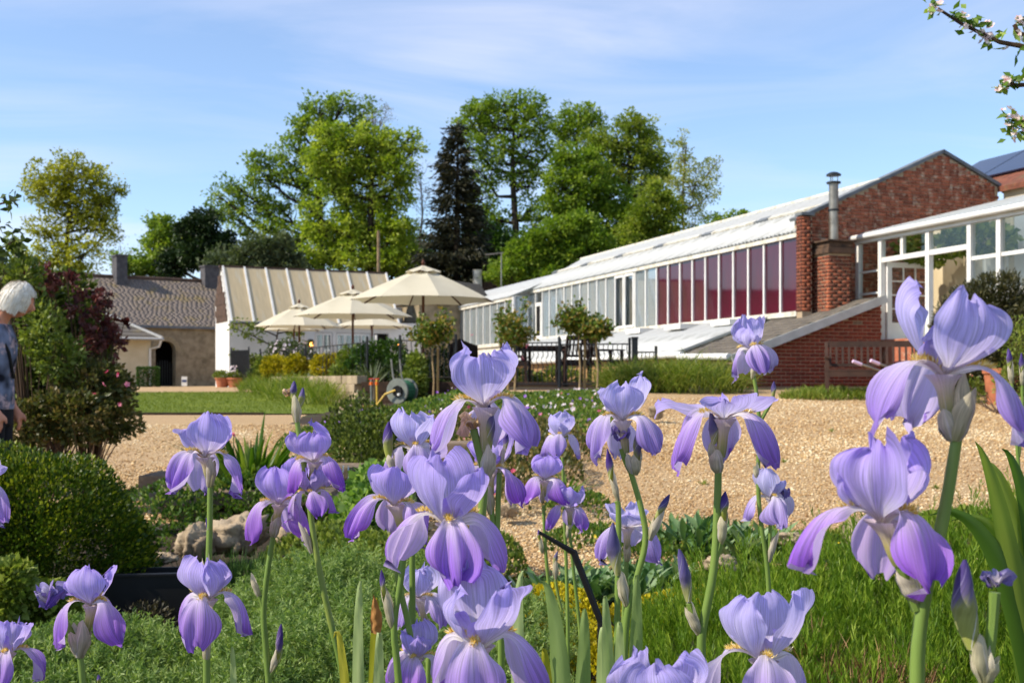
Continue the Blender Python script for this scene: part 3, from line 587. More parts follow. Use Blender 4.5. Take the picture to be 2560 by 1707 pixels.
# ================================================================ trees
m_bark = M('bark', (66, 56, 44), (42, 36, 28), 7, .95, .8, 20)
m_bark_grey = M('grey_bark', (122, 112, 96), (92, 84, 70), 7, .95, .5, 20)
lm_gold = LM('golden_foliage', (126, 132, 30), (160, 160, 46), (194, 190, 80), .5)
lm_lime = LM('lime_foliage', (110, 136, 34), (148, 166, 50), (184, 192, 78), .5)
lm_oak = LM('oak_foliage', (92, 118, 36), (124, 148, 52), (158, 172, 76), .48)
lm_mid = LM('mid_green_foliage', (88, 116, 28), (118, 144, 42), (154, 170, 62), .48)
lm_olive = LM('olive_foliage', (98, 120, 34), (128, 146, 48), (164, 170, 70), .48)
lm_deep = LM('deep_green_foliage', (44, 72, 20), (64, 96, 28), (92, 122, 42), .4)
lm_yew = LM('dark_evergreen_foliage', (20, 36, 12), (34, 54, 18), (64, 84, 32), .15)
lm_spruce = LM('spruce_foliage', (26, 30, 14), (42, 44, 22), (68, 62, 34), .12)
lm_greyg = LM('grey_green_foliage', (60, 74, 46), (84, 96, 62), (112, 122, 84), .3)
lm_birch = LM('birch_foliage', (130, 140, 52), (158, 164, 74), (184, 184, 104), .45)
lm_bud = LM('bare_twig_bud', (110, 104, 84), (132, 128, 108), (150, 146, 120), .1)
def tree(name, label, D, tx, lobes, lm, dens=1.0, leaf=.17, clump=14, gap=.5, per=34, bark=m_bark, trunk_r=.30, flat=.7, cat='tree', top=None, limbs=True, seed=1, lean=0, droop=0.0):
    """lobes: (cx, cy, rx, ry) of the crown in photo pixels at distance D, filled with leaf clumps carried by limbs"""
    g = np.random.default_rng(seed); k = D / F; x0 = (tx - 1280) * k; zg = float(gz(x0, D))
    t = thing(name, label, cat, (x0, D, zg), group='trees behind the garden'); wood = MB(); B = []; A = []; pts_all = []; TN = []
    crown_c = np.mean([P(a, b, D) for a, b, _, _ in lobes], 0)
    for li, (cx, cy, rx, ry) in enumerate(lobes):
        c = P(cx, cy, D) + np.array([0, g.uniform(-.35, .35) * rx * k, 0]); r3 = np.array([rx * k, (rx + ry) / 2 * k * .9, ry * k]); cl = clump * k
        nc = max(6, int(dens * 4.6 * rx * ry / clump ** 2))
        d = rdir(nc, g); rr = g.uniform(.12, 1, nc) ** .42; pc = c + d * r3 * rr[:, None] * (1 + .12 * g.normal(size=(nc, 1)))
        keep = g.uniform(0, 1, nc) > gap * .35; pc = pc[keep]; nc = len(pc)
        if not nc: continue
        n = g.poisson(per, nc); idx = np.repeat(np.arange(nc), n); sz = cl * g.uniform(.55, 1.25, nc)[idx]
        off = g.normal(size=(len(idx), 3)) * np.array([1, 1, flat]) * sz[:, None] * .62
        if droop: off[:, 2] -= droop * np.abs(off[:, 0]) + droop * .4 * sz * g.uniform(0, 1, len(idx))
        TN.append(g.uniform(.08, .92, nc)[idx]); B.append(pc[idx] + off); A.append(unit(off + .6 * (pc[idx] - c) / r3.mean() * sz[:, None]) + rdir(len(idx), g) * .8); pts_all.append((c, r3, pc))
    if limbs:
        zt = max(c[2] for c, _, _ in pts_all); H = max(zt - zg, 1.5); nt_ = 7
        tr = [np.array([lean * (i / nt_) * H * .1 + .12 * math.sin(i * 1.7 + seed), .1 * math.cos(i * 2.1), H * .96 * i / nt_]) for i in range(nt_ + 1)]
        wood.tube(tr, [trunk_r * (1 - .86 * i / nt_) + .02 for i in range(nt_ + 1)], 7); org = np.array([x0, D, zg])
        for c, r3, pc in pts_all:
            e = c - org; ht = np.clip(e[2] - .55 * math.hypot(e[0], e[1]) - r3[2] * .3, H * .16, H * .9); st = np.array([np.interp(ht, [p[2] for p in tr], [p[j] for p in tr]) for j in range(3)])
            mid = st * .45 + e * .55 + np.array([0, 0, -.06 * H * .5 + g.uniform(-.2, .2)]); rl_ = trunk_r * .34
            wood.tube([st, mid, e], [rl_, rl_ * .7, rl_ * .4], 5)
            for q in pc[g.permutation(len(pc))[:max(4, min(16, len(pc) // 3))]] - org:
                s0 = mid + (e - mid) * g.uniform(.1, 1); wood.tube([s0, (s0 + q) / 2 + rdir(1, g)[0] * .15, q], [rl_ * .38, rl_ * .25, .012], 4, False)
        wood.build('trunk', bark, t, True)
    B = np.concatenate(B); A = np.concatenate(A); N = rdir(len(B), g) + np.array([-.25, -.1, .55])
    lf = leaf * 1.2 * g.uniform(.65, 1.35, len(B)); leafcloud('crown', B, A, N, lf, lf * .62, lm, t, base=np.concatenate(TN))
    return t
tree('golden_tree', 'yellow green tree standing alone above the barn on the left', 72, 172, [(92, 455, 34, 48), (180, 430, 60, 44), (235, 455, 52, 52), (125, 500, 48, 42), (205, 500, 60, 40), (280, 490, 26, 30), (110, 570, 40, 30), (230, 560, 40, 30), (295, 475, 14, 18), (135, 630, 70, 44), (215, 640, 60, 40), (265, 590, 34, 40), (80, 660, 50, 36), (160, 680, 80, 30), (170, 560, 60, 40), (250, 530, 40, 30), (150, 460, 50, 40)], lm_gold, .85, .15, 12, .9, 32, trunk_r=.28, seed=3)
tree('pale_bare_tree', 'pale leafless tree between the golden tree and dark evergreens', 84, 300, [(298, 620, 40, 34), (290, 650, 50, 26)], lm_bud, .7, .10, 12, 1.4, 10, m_bark_grey, .14, seed=4)
tree('bright_shrub_tree', 'bright green leafy tree left of the dark evergreen', 66, 395, [(410, 570, 42, 40), (395, 620, 44, 40), (450, 610, 40, 50), (330, 660, 50, 26), (380, 670, 60, 30)], lm_oak, 1.2, .16, 12, .3, 36, seed=5)
tree('evergreen_tree', 'dark evergreen tree above the barn roof ridge', 63, 505, [(480, 580, 40, 44), (520, 570, 30, 46), (555, 620, 40, 44), (500, 640, 70, 40), (580, 660, 34, 34), (440, 660, 40, 34)], lm_yew, 1.3, .15, 11, .15, 40, seed=6)
tree('grey_willow', 'grey green rounded tree behind the cottage ridge', 61, 640, [(560, 655, 52, 34), (640, 630, 52, 40), (700, 625, 44, 40), (620, 668, 70, 28), (710, 668, 60, 28)], lm_greyg, 1.2, .15, 12, .3, 36, seed=7)
tree('oak_tree', 'spreading oak with sparse leaves left of the lime green tree', 78, 800, [(800, 268, 46, 30), (860, 262, 50, 26), (905, 285, 40, 34), (790, 310, 46, 36), (750, 325, 30, 30), (840, 320, 50, 34), (650, 400, 36, 26), (700, 385, 40, 28), (735, 365, 30, 24), (660, 440, 46, 36), (730, 440, 56, 44), (590, 465, 34, 24), (545, 490, 34, 22), (620, 500, 50, 34), (690, 510, 56, 36), (560, 525, 34, 26), (610, 560, 40, 30), (680, 570, 46, 34), (770, 500, 50, 50), (740, 590, 50, 36), (650, 610, 40, 24), (800, 400, 50, 50)], lm_oak, .8, .19, 13, .9, 30, trunk_r=.42, seed=8)
tree('bare_crown_tree', 'leafless grey twiggy crown rising above the lime green tree', 82, 935, [(930, 270, 44, 40), (950, 300, 36, 44), (905, 315, 40, 30)], lm_bud, .9, .09, 11, 1.2, 9, m_bark_grey, .2, seed=9)
tree('bare_thin_tree', 'thin leafless tree beside the dark spruce', 79, 1052, [(1050, 440, 30, 50), (1055, 520, 34, 60), (1050, 590, 36, 50)], lm_bud, .9, .10, 12, 1.3, 10, m_bark_grey, .15, seed=10)
tree('lime_green_tree', 'large lime green tree tallest behind the cottage', 70, 925, [(830, 340, 50, 34), (880, 350, 54, 40), (940, 345, 50, 40), (985, 365, 40, 40), (800, 390, 40, 40), (850, 410, 60, 44), (920, 420, 60, 44), (985, 420, 50, 40), (1010, 440, 30, 30), (830, 470, 50, 36), (900, 490, 60, 44), (975, 490, 50, 44), (850, 450, 40, 24), (790, 560, 44, 36), (860, 550, 54, 44), (930, 560, 60, 50), (1000, 570, 44, 54), (740, 640, 36, 34), (810, 630, 54, 40), (890, 640, 64, 44), (970, 645, 60, 44), (1020, 640, 34, 40), (1032, 335, 14, 9), (1040, 372, 22, 8), (770, 520, 26, 20)], lm_lime, 1.05, .16, 13, .5, 36, trunk_r=.4, seed=11, droop=.25)
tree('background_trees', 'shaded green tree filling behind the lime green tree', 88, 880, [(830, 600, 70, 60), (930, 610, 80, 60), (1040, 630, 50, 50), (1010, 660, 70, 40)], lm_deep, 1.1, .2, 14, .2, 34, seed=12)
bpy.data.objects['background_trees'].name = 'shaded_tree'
def spruce():
    D = 63; k = D / F; g = np.random.default_rng(13); x0 = (1140 - 1280) * k; zg = float(gz(x0, D))
    t = thing('spruce_tree', 'dark brown green conical spruce between the lime trees', 'tree', (x0, D, zg), group='trees behind the garden'); B = []; A = []; wd = MB()
    ztop = P(1145, 322, D)[2]; wd.tube([(0, 0, 0), (.1, 0, ztop - zg)], [.35, .03], 7)
    for i in range(64):
        f = (i + .5) / 64; z = zg + 1.0 + (ztop - zg - 1.0) * f; R = (128 * k) * (1 - f) ** .72 * g.uniform(.75, 1.12) + .15
        for j in range(int(5 + 9 * (1 - f))):
            a = g.uniform(0, 6.28); r = R * g.uniform(.7, 1.15); tip = np.array([x0 + math.cos(a) * r, D + math.sin(a) * r, z - r * .28 + .25]); st = np.array([x0, D, z]); n = int(16 + 34 * r); s = g.uniform(.15, 1, n) ** .7
            q = st + (tip - st) * s[:, None]; q[:, 2] += .18 * (s ** 2) * r * .6 + g.normal(0, .09, n); q[:, :2] += g.normal(0, .14 * (.4 + s)[:, None], (n, 2)); B.append(q); dd = np.broadcast_to(tip - st, (n, 3)); A.append(unit(dd) + rdir(n, g) * .55 - np.array([0, 0, .35]))
            if j < 3: wd.tube([st - (x0, D, zg), tip - (x0, D, zg)], [.05, .012], 4, False)
    wd.build('trunk', m_bark, t, True); B = np.concatenate(B); A = np.concatenate(A); leafcloud('crown', B, A, rdir(len(B), g) + np.array([0, 0, .5]), g.uniform(.2, .38, len(B)), .085, lm_spruce, t)
spruce()
tree('tall_lime_tree', 'tall round-headed green tree right behind the dark spruce', 77, 1285, [(1200, 270, 50, 34), (1260, 255, 56, 30), (1320, 260, 44, 36), (1180, 310, 44, 36), (1240, 310, 60, 44), (1310, 310, 56, 44), (1350, 300, 30, 40), (1190, 370, 40, 40), (1250, 380, 54, 40), (1330, 370, 46, 44), (1210, 440, 44, 36), (1300, 450, 50, 30), (1350, 420, 34, 30), (1200, 500, 40, 40), (1240, 560, 50, 40), (1320, 520, 40, 36), (1340, 560, 34, 34), (1370, 385, 22, 24)], lm_mid, .85, .17, 13, .7, 32, trunk_r=.42, seed=14)
tree('second_lime_tree', 'narrow green tree crown just right of the tallest round one', 80, 1440, [(1450, 285, 46, 30), (1405, 310, 36, 26), (1480, 300, 30, 34), (1440, 330, 50, 30), (1400, 350, 30, 24), (1500, 340, 34, 30)], lm_mid, .95, .17, 13, .5, 34, trunk_r=.3, seed=15)
tree('olive_tree', 'olive green broad tree behind the middle of the greenhouse', 76, 1570, [(1575, 310, 40, 26), (1610, 330, 44, 36), (1540, 350, 50, 40), (1490, 360, 40, 36), (1630, 380, 44, 40), (1580, 400, 60, 44), (1650, 430, 28, 36), (1520, 430, 50, 44), (1600, 460, 54, 40), (1480, 400, 40, 34)], lm_olive, 1.1, .16, 13, .4, 36, trunk_r=.36, seed=16)
tree('broad_green_tree', 'broad deep green tree in front of the olive green one', 70, 1440, [(1430, 395, 44, 36), (1475, 410, 44, 44), (1400, 450, 44, 44), (1460, 470, 60, 50), (1530, 490, 50, 50), (1390, 510, 40, 36), (1440, 540, 54, 44), (1520, 560, 60, 50), (1580, 560, 50, 60), (1410, 590, 44, 36), (1500, 620, 60, 40), (1560, 640, 60, 40)], lm_mid, 1.1, .17, 13, .3, 36, trunk_r=.4, seed=17)
tree('yellowish_tree', 'yellow green tree at the right end of the dense trees', 67, 1640, [(1640, 480, 40, 30), (1620, 530, 44, 36), (1670, 530, 34, 40), (1600, 580, 50, 36), (1660, 590, 44, 40), (1560, 610, 40, 30), (1620, 630, 60, 34)], lm_olive, 1.15, .15, 12, .3, 36, trunk_r=.26, seed=18)
tree('low_green_tree', 'low fresh green tree above the greenhouse roof line', 60, 1385, [(1340, 600, 44, 30), (1400, 575, 54, 34), (1450, 560, 40, 30), (1310, 640, 50, 34), (1380, 640, 60, 40), (1450, 630, 50, 40), (1280, 680, 60, 30), (1360, 690, 70, 30), (1500, 610, 40, 30)], lm_mid, 1.15, .15, 12, .3, 36, trunk_r=.26, seed=19)
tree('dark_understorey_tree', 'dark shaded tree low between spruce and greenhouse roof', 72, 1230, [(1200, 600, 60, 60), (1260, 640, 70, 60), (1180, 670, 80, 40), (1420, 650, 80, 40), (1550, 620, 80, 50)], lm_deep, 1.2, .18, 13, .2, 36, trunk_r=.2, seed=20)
tree('birch_tree', 'slender pale green birch at the right of the trees', 72, 1710, [(1705, 340, 12, 26), (1700, 380, 24, 28), (1715, 420, 36, 34), (1690, 460, 34, 30), (1745, 450, 40, 36), (1780, 420, 24, 30), (1795, 405, 16, 14), (1730, 500, 46, 34), (1780, 480, 30, 30), (1690, 520, 30, 30), (1740, 550, 46, 34), (1720, 600, 50, 30)], lm_birch, .85, .12, 11, 1.0, 26, m_bark_grey, .16, seed=21)
tree('small_hill_tree', 'small green tree peeping over the greenhouse ridge', 66, 1800, [(1800, 560, 34, 24), (1845, 545, 24, 20), (1770, 590, 36, 24), (1830, 580, 40, 24)], lm_oak, 1.1, .14, 11, .4, 34, trunk_r=.14, seed=22)
# ================================================================ terrace, parasols, railings, furniture
t_z = 1.16
tw0 = np.array([-3.16, 24.6]); tw1 = np.array([-8.05, 36.0])          # retaining wall, near and far end
terr = MB().prism([(tw0[0] + .15, tw0[1]), (3.6, 23.2), (-1.2, 42), (-4, 46), (-9.6, 42.6), (tw1[0] + .15, tw1[1])], 2, .3, t_z).build('terrace', m_pave); tag(terr, kind='structure')
m_block = M('wall_block_stone', (178, 158, 130), (140, 122, 98), 6, .95, .7, 18, objrnd=True, c3=(118, 106, 84), s3=3)
rw = thing('retaining_wall', 'low pale stone block retaining wall below the terrace plants', 'wall', (tw0[0], tw0[1], .4), math.atan2(tw1[1] - tw0[1], tw1[0] - tw0[0]))
blk = MB().box((0, -.11, 0), (.42, .11, .175)).build('wall_block', m_block, rw, bevel=.012); bme = blk.data; bpy.data.objects.remove(blk)
wl = float(np.linalg.norm(tw1 - tw0))
for r_ in range(5):
    n = int(wl / .43)
    for i in range(n):
        x = i * .43 + (.2 if r_ % 2 else 0); base = float(gz(tw0[0] + (tw1[0] - tw0[0]) * x / wl, tw0[1] + (tw1[1] - tw0[1]) * x / wl)) - .4
        if (r_ + 1) * .18 < base: continue
        o = put('wall_block', bme, rw, (x, rnd.uniform(-.012, .012), r_ * .18), (1, 1, 1)); o.rotation_euler = (0, 0, rnd.uniform(-.02, .02))
fw = thing('sleeper_wall', 'dark timber sleeper wall behind the hose reel', 'wall', (tw0[0], tw0[1], .35), math.atan2(-1.4, 6.7))
m_sleep = M('dark_sleeper', (72, 52, 38), (46, 34, 26), 5, .95, .6, 20)
for r_ in range(3):
    for i in range(2): bx('sleeper', (.02 + i * 2.4 + .3 * r_ * i, -.1, .12 + r_ * .235), (2.38 + i * 2.4 + .25 * r_, .1, .345 + r_ * .235), m_sleep, fw, .01)
m_canvas = bpy.data.materials.new('parasol_canvas'); m_canvas.use_nodes = True; t_ = m_canvas.node_tree; b_ = t_.nodes['Principled BSDF']; b_.inputs['Base Color'].default_value = sl((212, 204, 178)); b_.inputs['Roughness'].default_value = .85
nn = t_.nodes.new('ShaderNodeTexNoise'); nn.inputs['Scale'].default_value = 2.5; nn.inputs['Detail'].default_value = 6; cr_ = t_.nodes.new('ShaderNodeValToRGB'); cr_.color_ramp.elements[0].color = sl((198, 188, 160)); cr_.color_ramp.elements[1].color = sl((222, 214, 190)); lnk(t_, nn.outputs[0], cr_.inputs[0]); lnk(t_, cr_.outputs[0], b_.inputs['Base Color'])
tl = t_.nodes.new('ShaderNodeBsdfTranslucent'); tl.inputs[0].default_value = sl((210, 196, 160)); ms_ = t_.nodes.new('ShaderNodeMixShader'); ms_.inputs[0].default_value = .22; lnk(t_, b_.outputs[0], ms_.inputs[1]); lnk(t_, tl.outputs[0], ms_.inputs[2]); lnk(t_, ms_.outputs[0], t_.nodes['Material Output'].inputs[0])
m_hard = M('hardwood', (104, 58, 34), (74, 42, 26), 6, .6, .2, 20)
def parasol(label, px, D, rim_y, top_y, span, rot):
    c = P(px, HY, D); z0 = P(px, rim_y, D)[2]; z1 = P(px, top_y, D)[2]; R = span / 2 * D / F; t = thing('parasol', label, 'parasol', (c[0], D, t_z), rot, 'cream parasols on the terrace'); n = 8; H = z1 - z0; zb = z0 - t_z
    rings = []; m = MB(); ns = 6; sub = 6
    for a in range(n):
        a0, a1 = 2 * math.pi * a / n, 2 * math.pi * (a + 1) / n; vs = []
        for i in range(ns + 1):
            f = .16 + .84 * i / ns; zz = zb + H * (1 - f) ** .92 * .93
            for j in range(sub + 1):
                g = j / sub; th = a0 + (a1 - a0) * g; chord = math.cos((a1 - a0) / 2) / math.cos(th - (a0 + a1) / 2); sag = math.sin(math.pi * g)
                rr = R * f * chord * (1 - .035 * sag * f); vs.append((rr * math.cos(th), rr * math.sin(th), zz - .0 * sag + .05 * H * sag * f * f - .03 * H * sag))
        fs = [(i * (sub + 1) + j, i * (sub + 1) + j + 1, (i + 1) * (sub + 1) + j + 1, (i + 1) * (sub + 1) + j) for i in range(ns) for j in range(sub)]
        MB().add(vs, fs).build('canopy_panel', m_canvas, t, True)
    cap = []; 
    for a in range(16):
        th = 2 * math.pi * a / 16; cap.append((R * .24 * math.cos(th), R * .24 * math.sin(th), zb + H * (.77 + (.045 if a % 2 else 0))))
    MB().add(cap + [(0, 0, zb + H * .99)], [(a, (a + 1) % 16, 16) for a in range(16)]).build('vent_cap', m_canvas, t)
    MB().tube([(0, 0, 0), (0, 0, zb + H)], .032, 10).build('pole', m_hard, t, True); MB().lathe([(0, 0), (.03, .0), (.045, .05), (.02, .1), (0, .12)], (0, 0, zb + H), 10).build('finial', m_hard, t, True)
    MB().lathe([(.03, -.08), (.07, -.06), (.07, .04), (.03, .06)], (0, 0, zb + H * .25), 10).build('hub', m_hard, t)
    for a in range(n):
        th = 2 * math.pi * a / n; MB().bar((.05 * math.cos(th), .05 * math.sin(th), zb + H * .86), (R * .97 * math.cos(th), R * .97 * math.sin(th), zb - .0), .022, .03).build('rib', m_hard, t)
        MB().bar((.06 * math.cos(th), .06 * math.sin(th), zb + H * .23), (R * .5 * math.cos(th), R * .5 * math.sin(th), zb + H * .40), .018, .024).build('stretcher', m_hard, t)
    MB().lathe([(0, 0), (.26, 0), (.26, .05), (.05, .09), (.05, .2), (0, .2)], n=16).build('base', m_black_iron, t)
parasol('largest cream parasol nearest the greenhouse roof', 1058, 26, 752, 662, 372, .28)
parasol('second largest cream parasol overlapping the cottage roof', 882, 31, 792, 722, 300, .1)
parasol('cream parasol at the left of the group over the climbing tree', 748, 37, 818, 757, 222, .3)
parasol('low cream parasol half hidden behind the leftmost parasol', 735, 41, 826, 775, 150, .0)
parasol('low cream parasol before the dark cottage doorway', 930, 39.5, 818, 788, 216, .15)
# ---------------------------------------------------------------- wavy iron railing
def railing(name, label, a, b, h, n, z0=None, wav=.03, posts=(0, 1), post_h=None):
    a = np.array(a, float); b = np.array(b, float); za = float(gz(*a)) if z0 is None else z0; zb = float(gz(*b)) if z0 is None else z0; t = thing(name, label, 'railing', (a[0], a[1], za)); v = np.array([b[0] - a[0], b[1] - a[1], zb - za])
    MB().tube([(0, 0, h), tuple(v + (0, 0, h))], .014, 6).build('top_rail', m_black_iron, t); MB().tube([(0, 0, .1), tuple(v + (0, 0, .1))], .012, 6).build('bottom_rail', m_black_iron, t)
    d = v / np.linalg.norm(v)
    for k in range(n):
        p = v * (k + .5) / n; MB().tube([tuple(p + d * wav * math.sin(q * 2.6 + .5) + np.array([0, 0, .1 + (h - .1) * q / 7])) for q in range(8)], .016 if name == 'iron_gate' else .009, 5).build('bar', m_black_iron, t)
    for f in posts: MB().tube([tuple(v * f), tuple(v * f + np.array([0, 0, post_h or h + .12]))], .028, 8).build('post', m_black_iron, t)
rp = lambda px, D: P(px, HY, D)[:2]
railing('iron_railing', 'wavy black iron railing before the garden chairs', rp(1290, 23.3), rp(1398, 23.0), .92, 9, 1.02)
railing('iron_railing', 'wavy black iron railing between the two garden chairs and dark post', rp(1400, 23.0), rp(1574, 22.6), .88, 15, 1.02)
railing('iron_railing', 'short sloping end of iron railing beside the tall grass', rp(1590, 22.6), rp(1640, 22.6), .72, 5, 1.02)
railing('iron_railing', 'black iron railing along the terrace above the block wall', (-3.3, 26.6), (-7.9, 36.6), .9, 34, t_z, .02, (0, .5, 1))
railing('iron_railing', 'black iron railing under the largest parasol', rp(1000, 25.4), rp(1140, 24.9), .9, 12, t_z, .02)
gp = P(600, HY, 41.2); railing('iron_gate', 'tall black iron gate panel at the cottage corner', (P(578, HY, 41.8)[0], 41.8), (P(622, HY, 41)[0], 41.0), 1.15, 26, 1.1, .0)
gt = thing('fence_post', 'thick dark timber post at the end of the railing', 'post', tuple(P(1587, HY, 22.5)[:2]) + (1.0,)); MB().box((-.055, -.055, 0), (.055, .055, 1.0)).build('post_shaft', m_black_iron, gt, bevel=.01); bx('post_cap', (-.065, -.065, 1.0), (.065, .065, 1.03), m_black_iron, gt)
# ---------------------------------------------------------------- garden furniture
m_teak = M('dark_stained_wood', (58, 36, 26), (36, 24, 18), 5, .6, .2, 30)
m_bench = M('brown_bench_wood', (78, 54, 42), (56, 40, 32), 5, .7, .2, 30)
def chair(label, x, y, rz, W_=.56, mat=m_teak, arms=True, z=None, name='garden_chair', cat='chair', nsl=6, rough_h=.92, group='dark wooden chairs behind the railing'):
    t = thing(name, label, cat, (x, y, float(gz(x, y)) + .0 if z is None else z), rz, group); w = W_ / 2; SH = .43
    for sx_ in (-1, 1):
        MB().bar((sx_ * (w - .03), -.26, 0), (sx_ * (w - .03), -.26, .64 if arms else SH), .055, .055, (0, 1, 0)).build('leg', mat, t)
        MB().bar((sx_ * (w - .03), .24, 0), (sx_ * (w - .03), .25, SH), .055, .055, (0, 1, 0)).build('leg', mat, t)
        MB().bar((sx_ * (w - .03), .25, SH), (sx_ * (w - .03), .38, rough_h), .05, .05, (0, 1, 0)).build('back_post', mat, t)
        if arms: MB().bar((sx_ * (w - .03), -.32, .655), (sx_ * (w - .03), .30, .655), .075, .03).build('arm', mat, t)
    for k in range(5): bx('seat_slat', (-w, -.29 + k * .108, SH), (w, -.29 + k * .108 + .092, SH + .025), mat, t)
    bx('front_rail', (-w + .06, -.285, SH - .09), (w - .06, -.255, SH - .002), mat, t); bx('rear_rail', (-w + .06, .235, SH - .09), (w - .06, .262, SH - .002), mat, t)
    MB().bar((-w + .01, .375, rough_h - .03), (w - .01, .375, rough_h - .03), .03, .10).build('top_rail', mat, t); MB().bar((-w + .05, .275, SH + .1), (w - .05, .275, SH + .1), .03, .05).build('lower_rail', mat, t)
    for k in range(nsl):
        xx = -w + .09 + (2 * w - .18) * k / (nsl - 1); MB().bar((xx, .28, SH + .12), (xx, .365, rough_h - .07), .036, .014, (0, 1, 0)).build('back_slat', mat, t)
    return t
cz = 1.16
c1 = P(1434, HY, 23.95); chair('dark wooden slatted chair behind the middle standard rose', c1[0], c1[1], math.radians(198), .60, z=cz)
c2 = P(1512, HY, 24.0); chair('dark wooden chair seen side-on right of the slatted chair', c2[0], c2[1], math.radians(112), .56, z=cz)
c3 = P(1290, HY, 24.6); chair('dark wooden chair half hidden by the pink budded rose', c3[0], c3[1], math.radians(170), .56, z=cz)
gt2 = P(1350, HY, 24.4); tb = thing('garden_table', 'dark wooden garden table beside the railing', 'table', (gt2[0], gt2[1], cz)); 
for k in range(6): bx('table_slat', (-.62, -.4 + k * .135, .72), (.62, -.4 + k * .135 + .12, .75), m_teak, tb)
for sx_ in (-1, 1):
    for sy_ in (-1, 1): MB().bar((sx_ * .52, sy_ * .3, 0), (sx_ * .52, sy_ * .3, .72), .07, .07, (0, 1, 0)).build('leg', m_teak, tb)
bx('apron', (-.54, -.32, .63), (.54, -.28, .718), m_teak, tb)
wk = P(1160, HY, 25.2); wc = thing('wicker_seat', 'dark brown rounded wicker seat back under the left roses', 'seat', (wk[0], wk[1], t_z), .3)
m_wick = M('dark_wicker', (66, 48, 34), (34, 26, 20), 40, .9, .9, 120, stretch=(1, 1, 6))
vs = []; 
for i in range(9):
    for j in range(7): a = math.pi * i / 8; r = .34 * (1 - .1 * (j / 6)); vs.append((r * math.cos(a), .34 * math.sin(a), .1 + .85 * j / 6 * (1 - .18 * abs(math.cos(a)))))
MB().add(vs, [(i * 7 + j, i * 7 + j + 1, (i + 1) * 7 + j + 1, (i + 1) * 7 + j) for i in range(8) for j in range(6)]).build('back_shell', m_wick, wc, True); MB().lathe([(0, .36), (.31, .36), (.33, .40), (.3, .45), (0, .46)], n=16).build('seat_cushion', m_wick, wc, True)
for k in range(4): MB().tube([(.24 * math.cos(k * 1.57 + .78), .24 * math.sin(k * 1.57 + .78), 0), (.24 * math.cos(k * 1.57 + .78), .24 * math.sin(k * 1.57 + .78), .37)], .025, 6).build('leg', m_wick, wc)
bp_ = P(2160, HY, 18.6); 
bench = chair('brown slatted garden bench by the red brick shed', bp_[0] + .1, bp_[1] - .1, math.radians(-14), 1.45, m_bench, True, float(gz(*bp_[:2])) + .02, 'garden_bench', 'bench', 14, .9, None)
# ---------------------------------------------------------------- wheelbarrow
wb = P(2330, HY, 17.6); wz = float(gz(*wb[:2])) + .012; wbt = thing('wheelbarrow', 'maroon wheelbarrow with pale handle grips on the gravel', 'wheelbarrow', (wb[0], wb[1], wz), math.radians(10))
m_mar = M('maroon_steel', (96, 26, 34), (70, 18, 26), 6, .45, spec=.5); m_tyre = M('black_rubber', (26, 26, 26), (16, 16, 16), 12, .9)
tr_ = [(-.48, -.30, .62), (.40, -.26, .66), (.40, .26, .66), (-.48, .30, .62), (-.28, -.19, .36), (.20, -.16, .34), (.20, .16, .34), (-.28, .19, .36)]
MB().add(tr_, [(4, 5, 1, 0), (5, 6, 2, 1), (6, 7, 3, 2), (7, 4, 0, 3), (4, 7, 6, 5)]).build('tray', m_mar, wbt); o = bpy.data.objects[wbt.children[0].name]; sd = o.modifiers.new('s', 'SOLIDIFY'); sd.thickness = .012
for s_ in (-1, 1):
    MB().tube([(.52, s_ * .07, .19), (.2, s_ * .16, .33), (-.45, s_ * .24, .40), (-1.0, s_ * .28, .58)], .017, 8).build('handle_tube', m_steel, wbt, True); MB().tube([(-1.0, s_ * .28, .58), (-1.14, s_ * .285, .63)], .026, 8).build('grip', M('pink_grip', (222, 190, 214)) if s_ < 0 else bpy.data.materials['pink_grip'], wbt, True)
    MB().tube([(-.22, s_ * .2, .37), (-.26, s_ * .21, .03), (-.36, s_ * .21, .0), (-.46, s_ * .22, .03), (-.5, s_ * .23, .40)], .014, 8).build('leg', m_tyre, wbt, True)
wh = MB(); 
for k in range(24):
    a = 2 * math.pi * k / 24; b = 2 * math.pi * (k + 1) / 24
    wh.tube([(.52 + .15 * math.cos(a), 0, .19 + .15 * math.sin(a)), (.52 + .15 * math.cos(b), 0, .19 + .15 * math.sin(b))], .042, 8, False)
wh.build('tyre', m_tyre, wbt, True); q = MB().lathe([(0, -.03), (.115, -.025), (.115, .025), (0, .03)], n=20).build('rim', m_steel, wbt, True); q.rotation_euler = (math.pi / 2, 0, 0); q.location = (.52, 0, .19)
# ---------------------------------------------------------------- terracotta pots
def pot(label, x, y, z, r, h, name='terracotta_pot'):
    t = thing(name, label, 'pot', (x, y, z), 0); MB().lathe([(0, 0), (r * .7, 0), (r * .93, h * .84), (r * .95, h * .84), (r * 1.03, h * .85), (r * 1.03, h), (r * .93, h), (r * .88, h * .9), (0, h * .88)], n=28).build('pot_body', m_terracotta, t, True); MB().lathe([(0, h * .9), (r * .87, h * .9)], n=16).build('compost', m_soil, t); return t
pq = P(2496, 1050, 17.3); pot('tall plain terracotta pot on gravel at the right', pq[0], pq[1], float(gz(*pq[:2])) + .01, .22, .54)
for px, r, lb in ((556, .26, 'left terracotta pot beside the white cottage corner'), (590, .36, 'wide right terracotta pot beside the white cottage corner')):
    q = P(px, HY, 41.5); pot(lb, q[0], q[1], float(gz(*q[:2])), r, .36)
sg = P(461, 960, 46); s_ = thing('ground_sign', 'small white notice standing on the far gravel', 'sign', (sg[0], sg[1], float(gz(*sg[:2])))); bx('board', (-.11, -.02, .05), (.11, .0, .42), m_white, s_); bx('text_band', (-.09, -.024, .2), (.09, -.021, .3), M('blue_grey', (70, 82, 120)), s_)
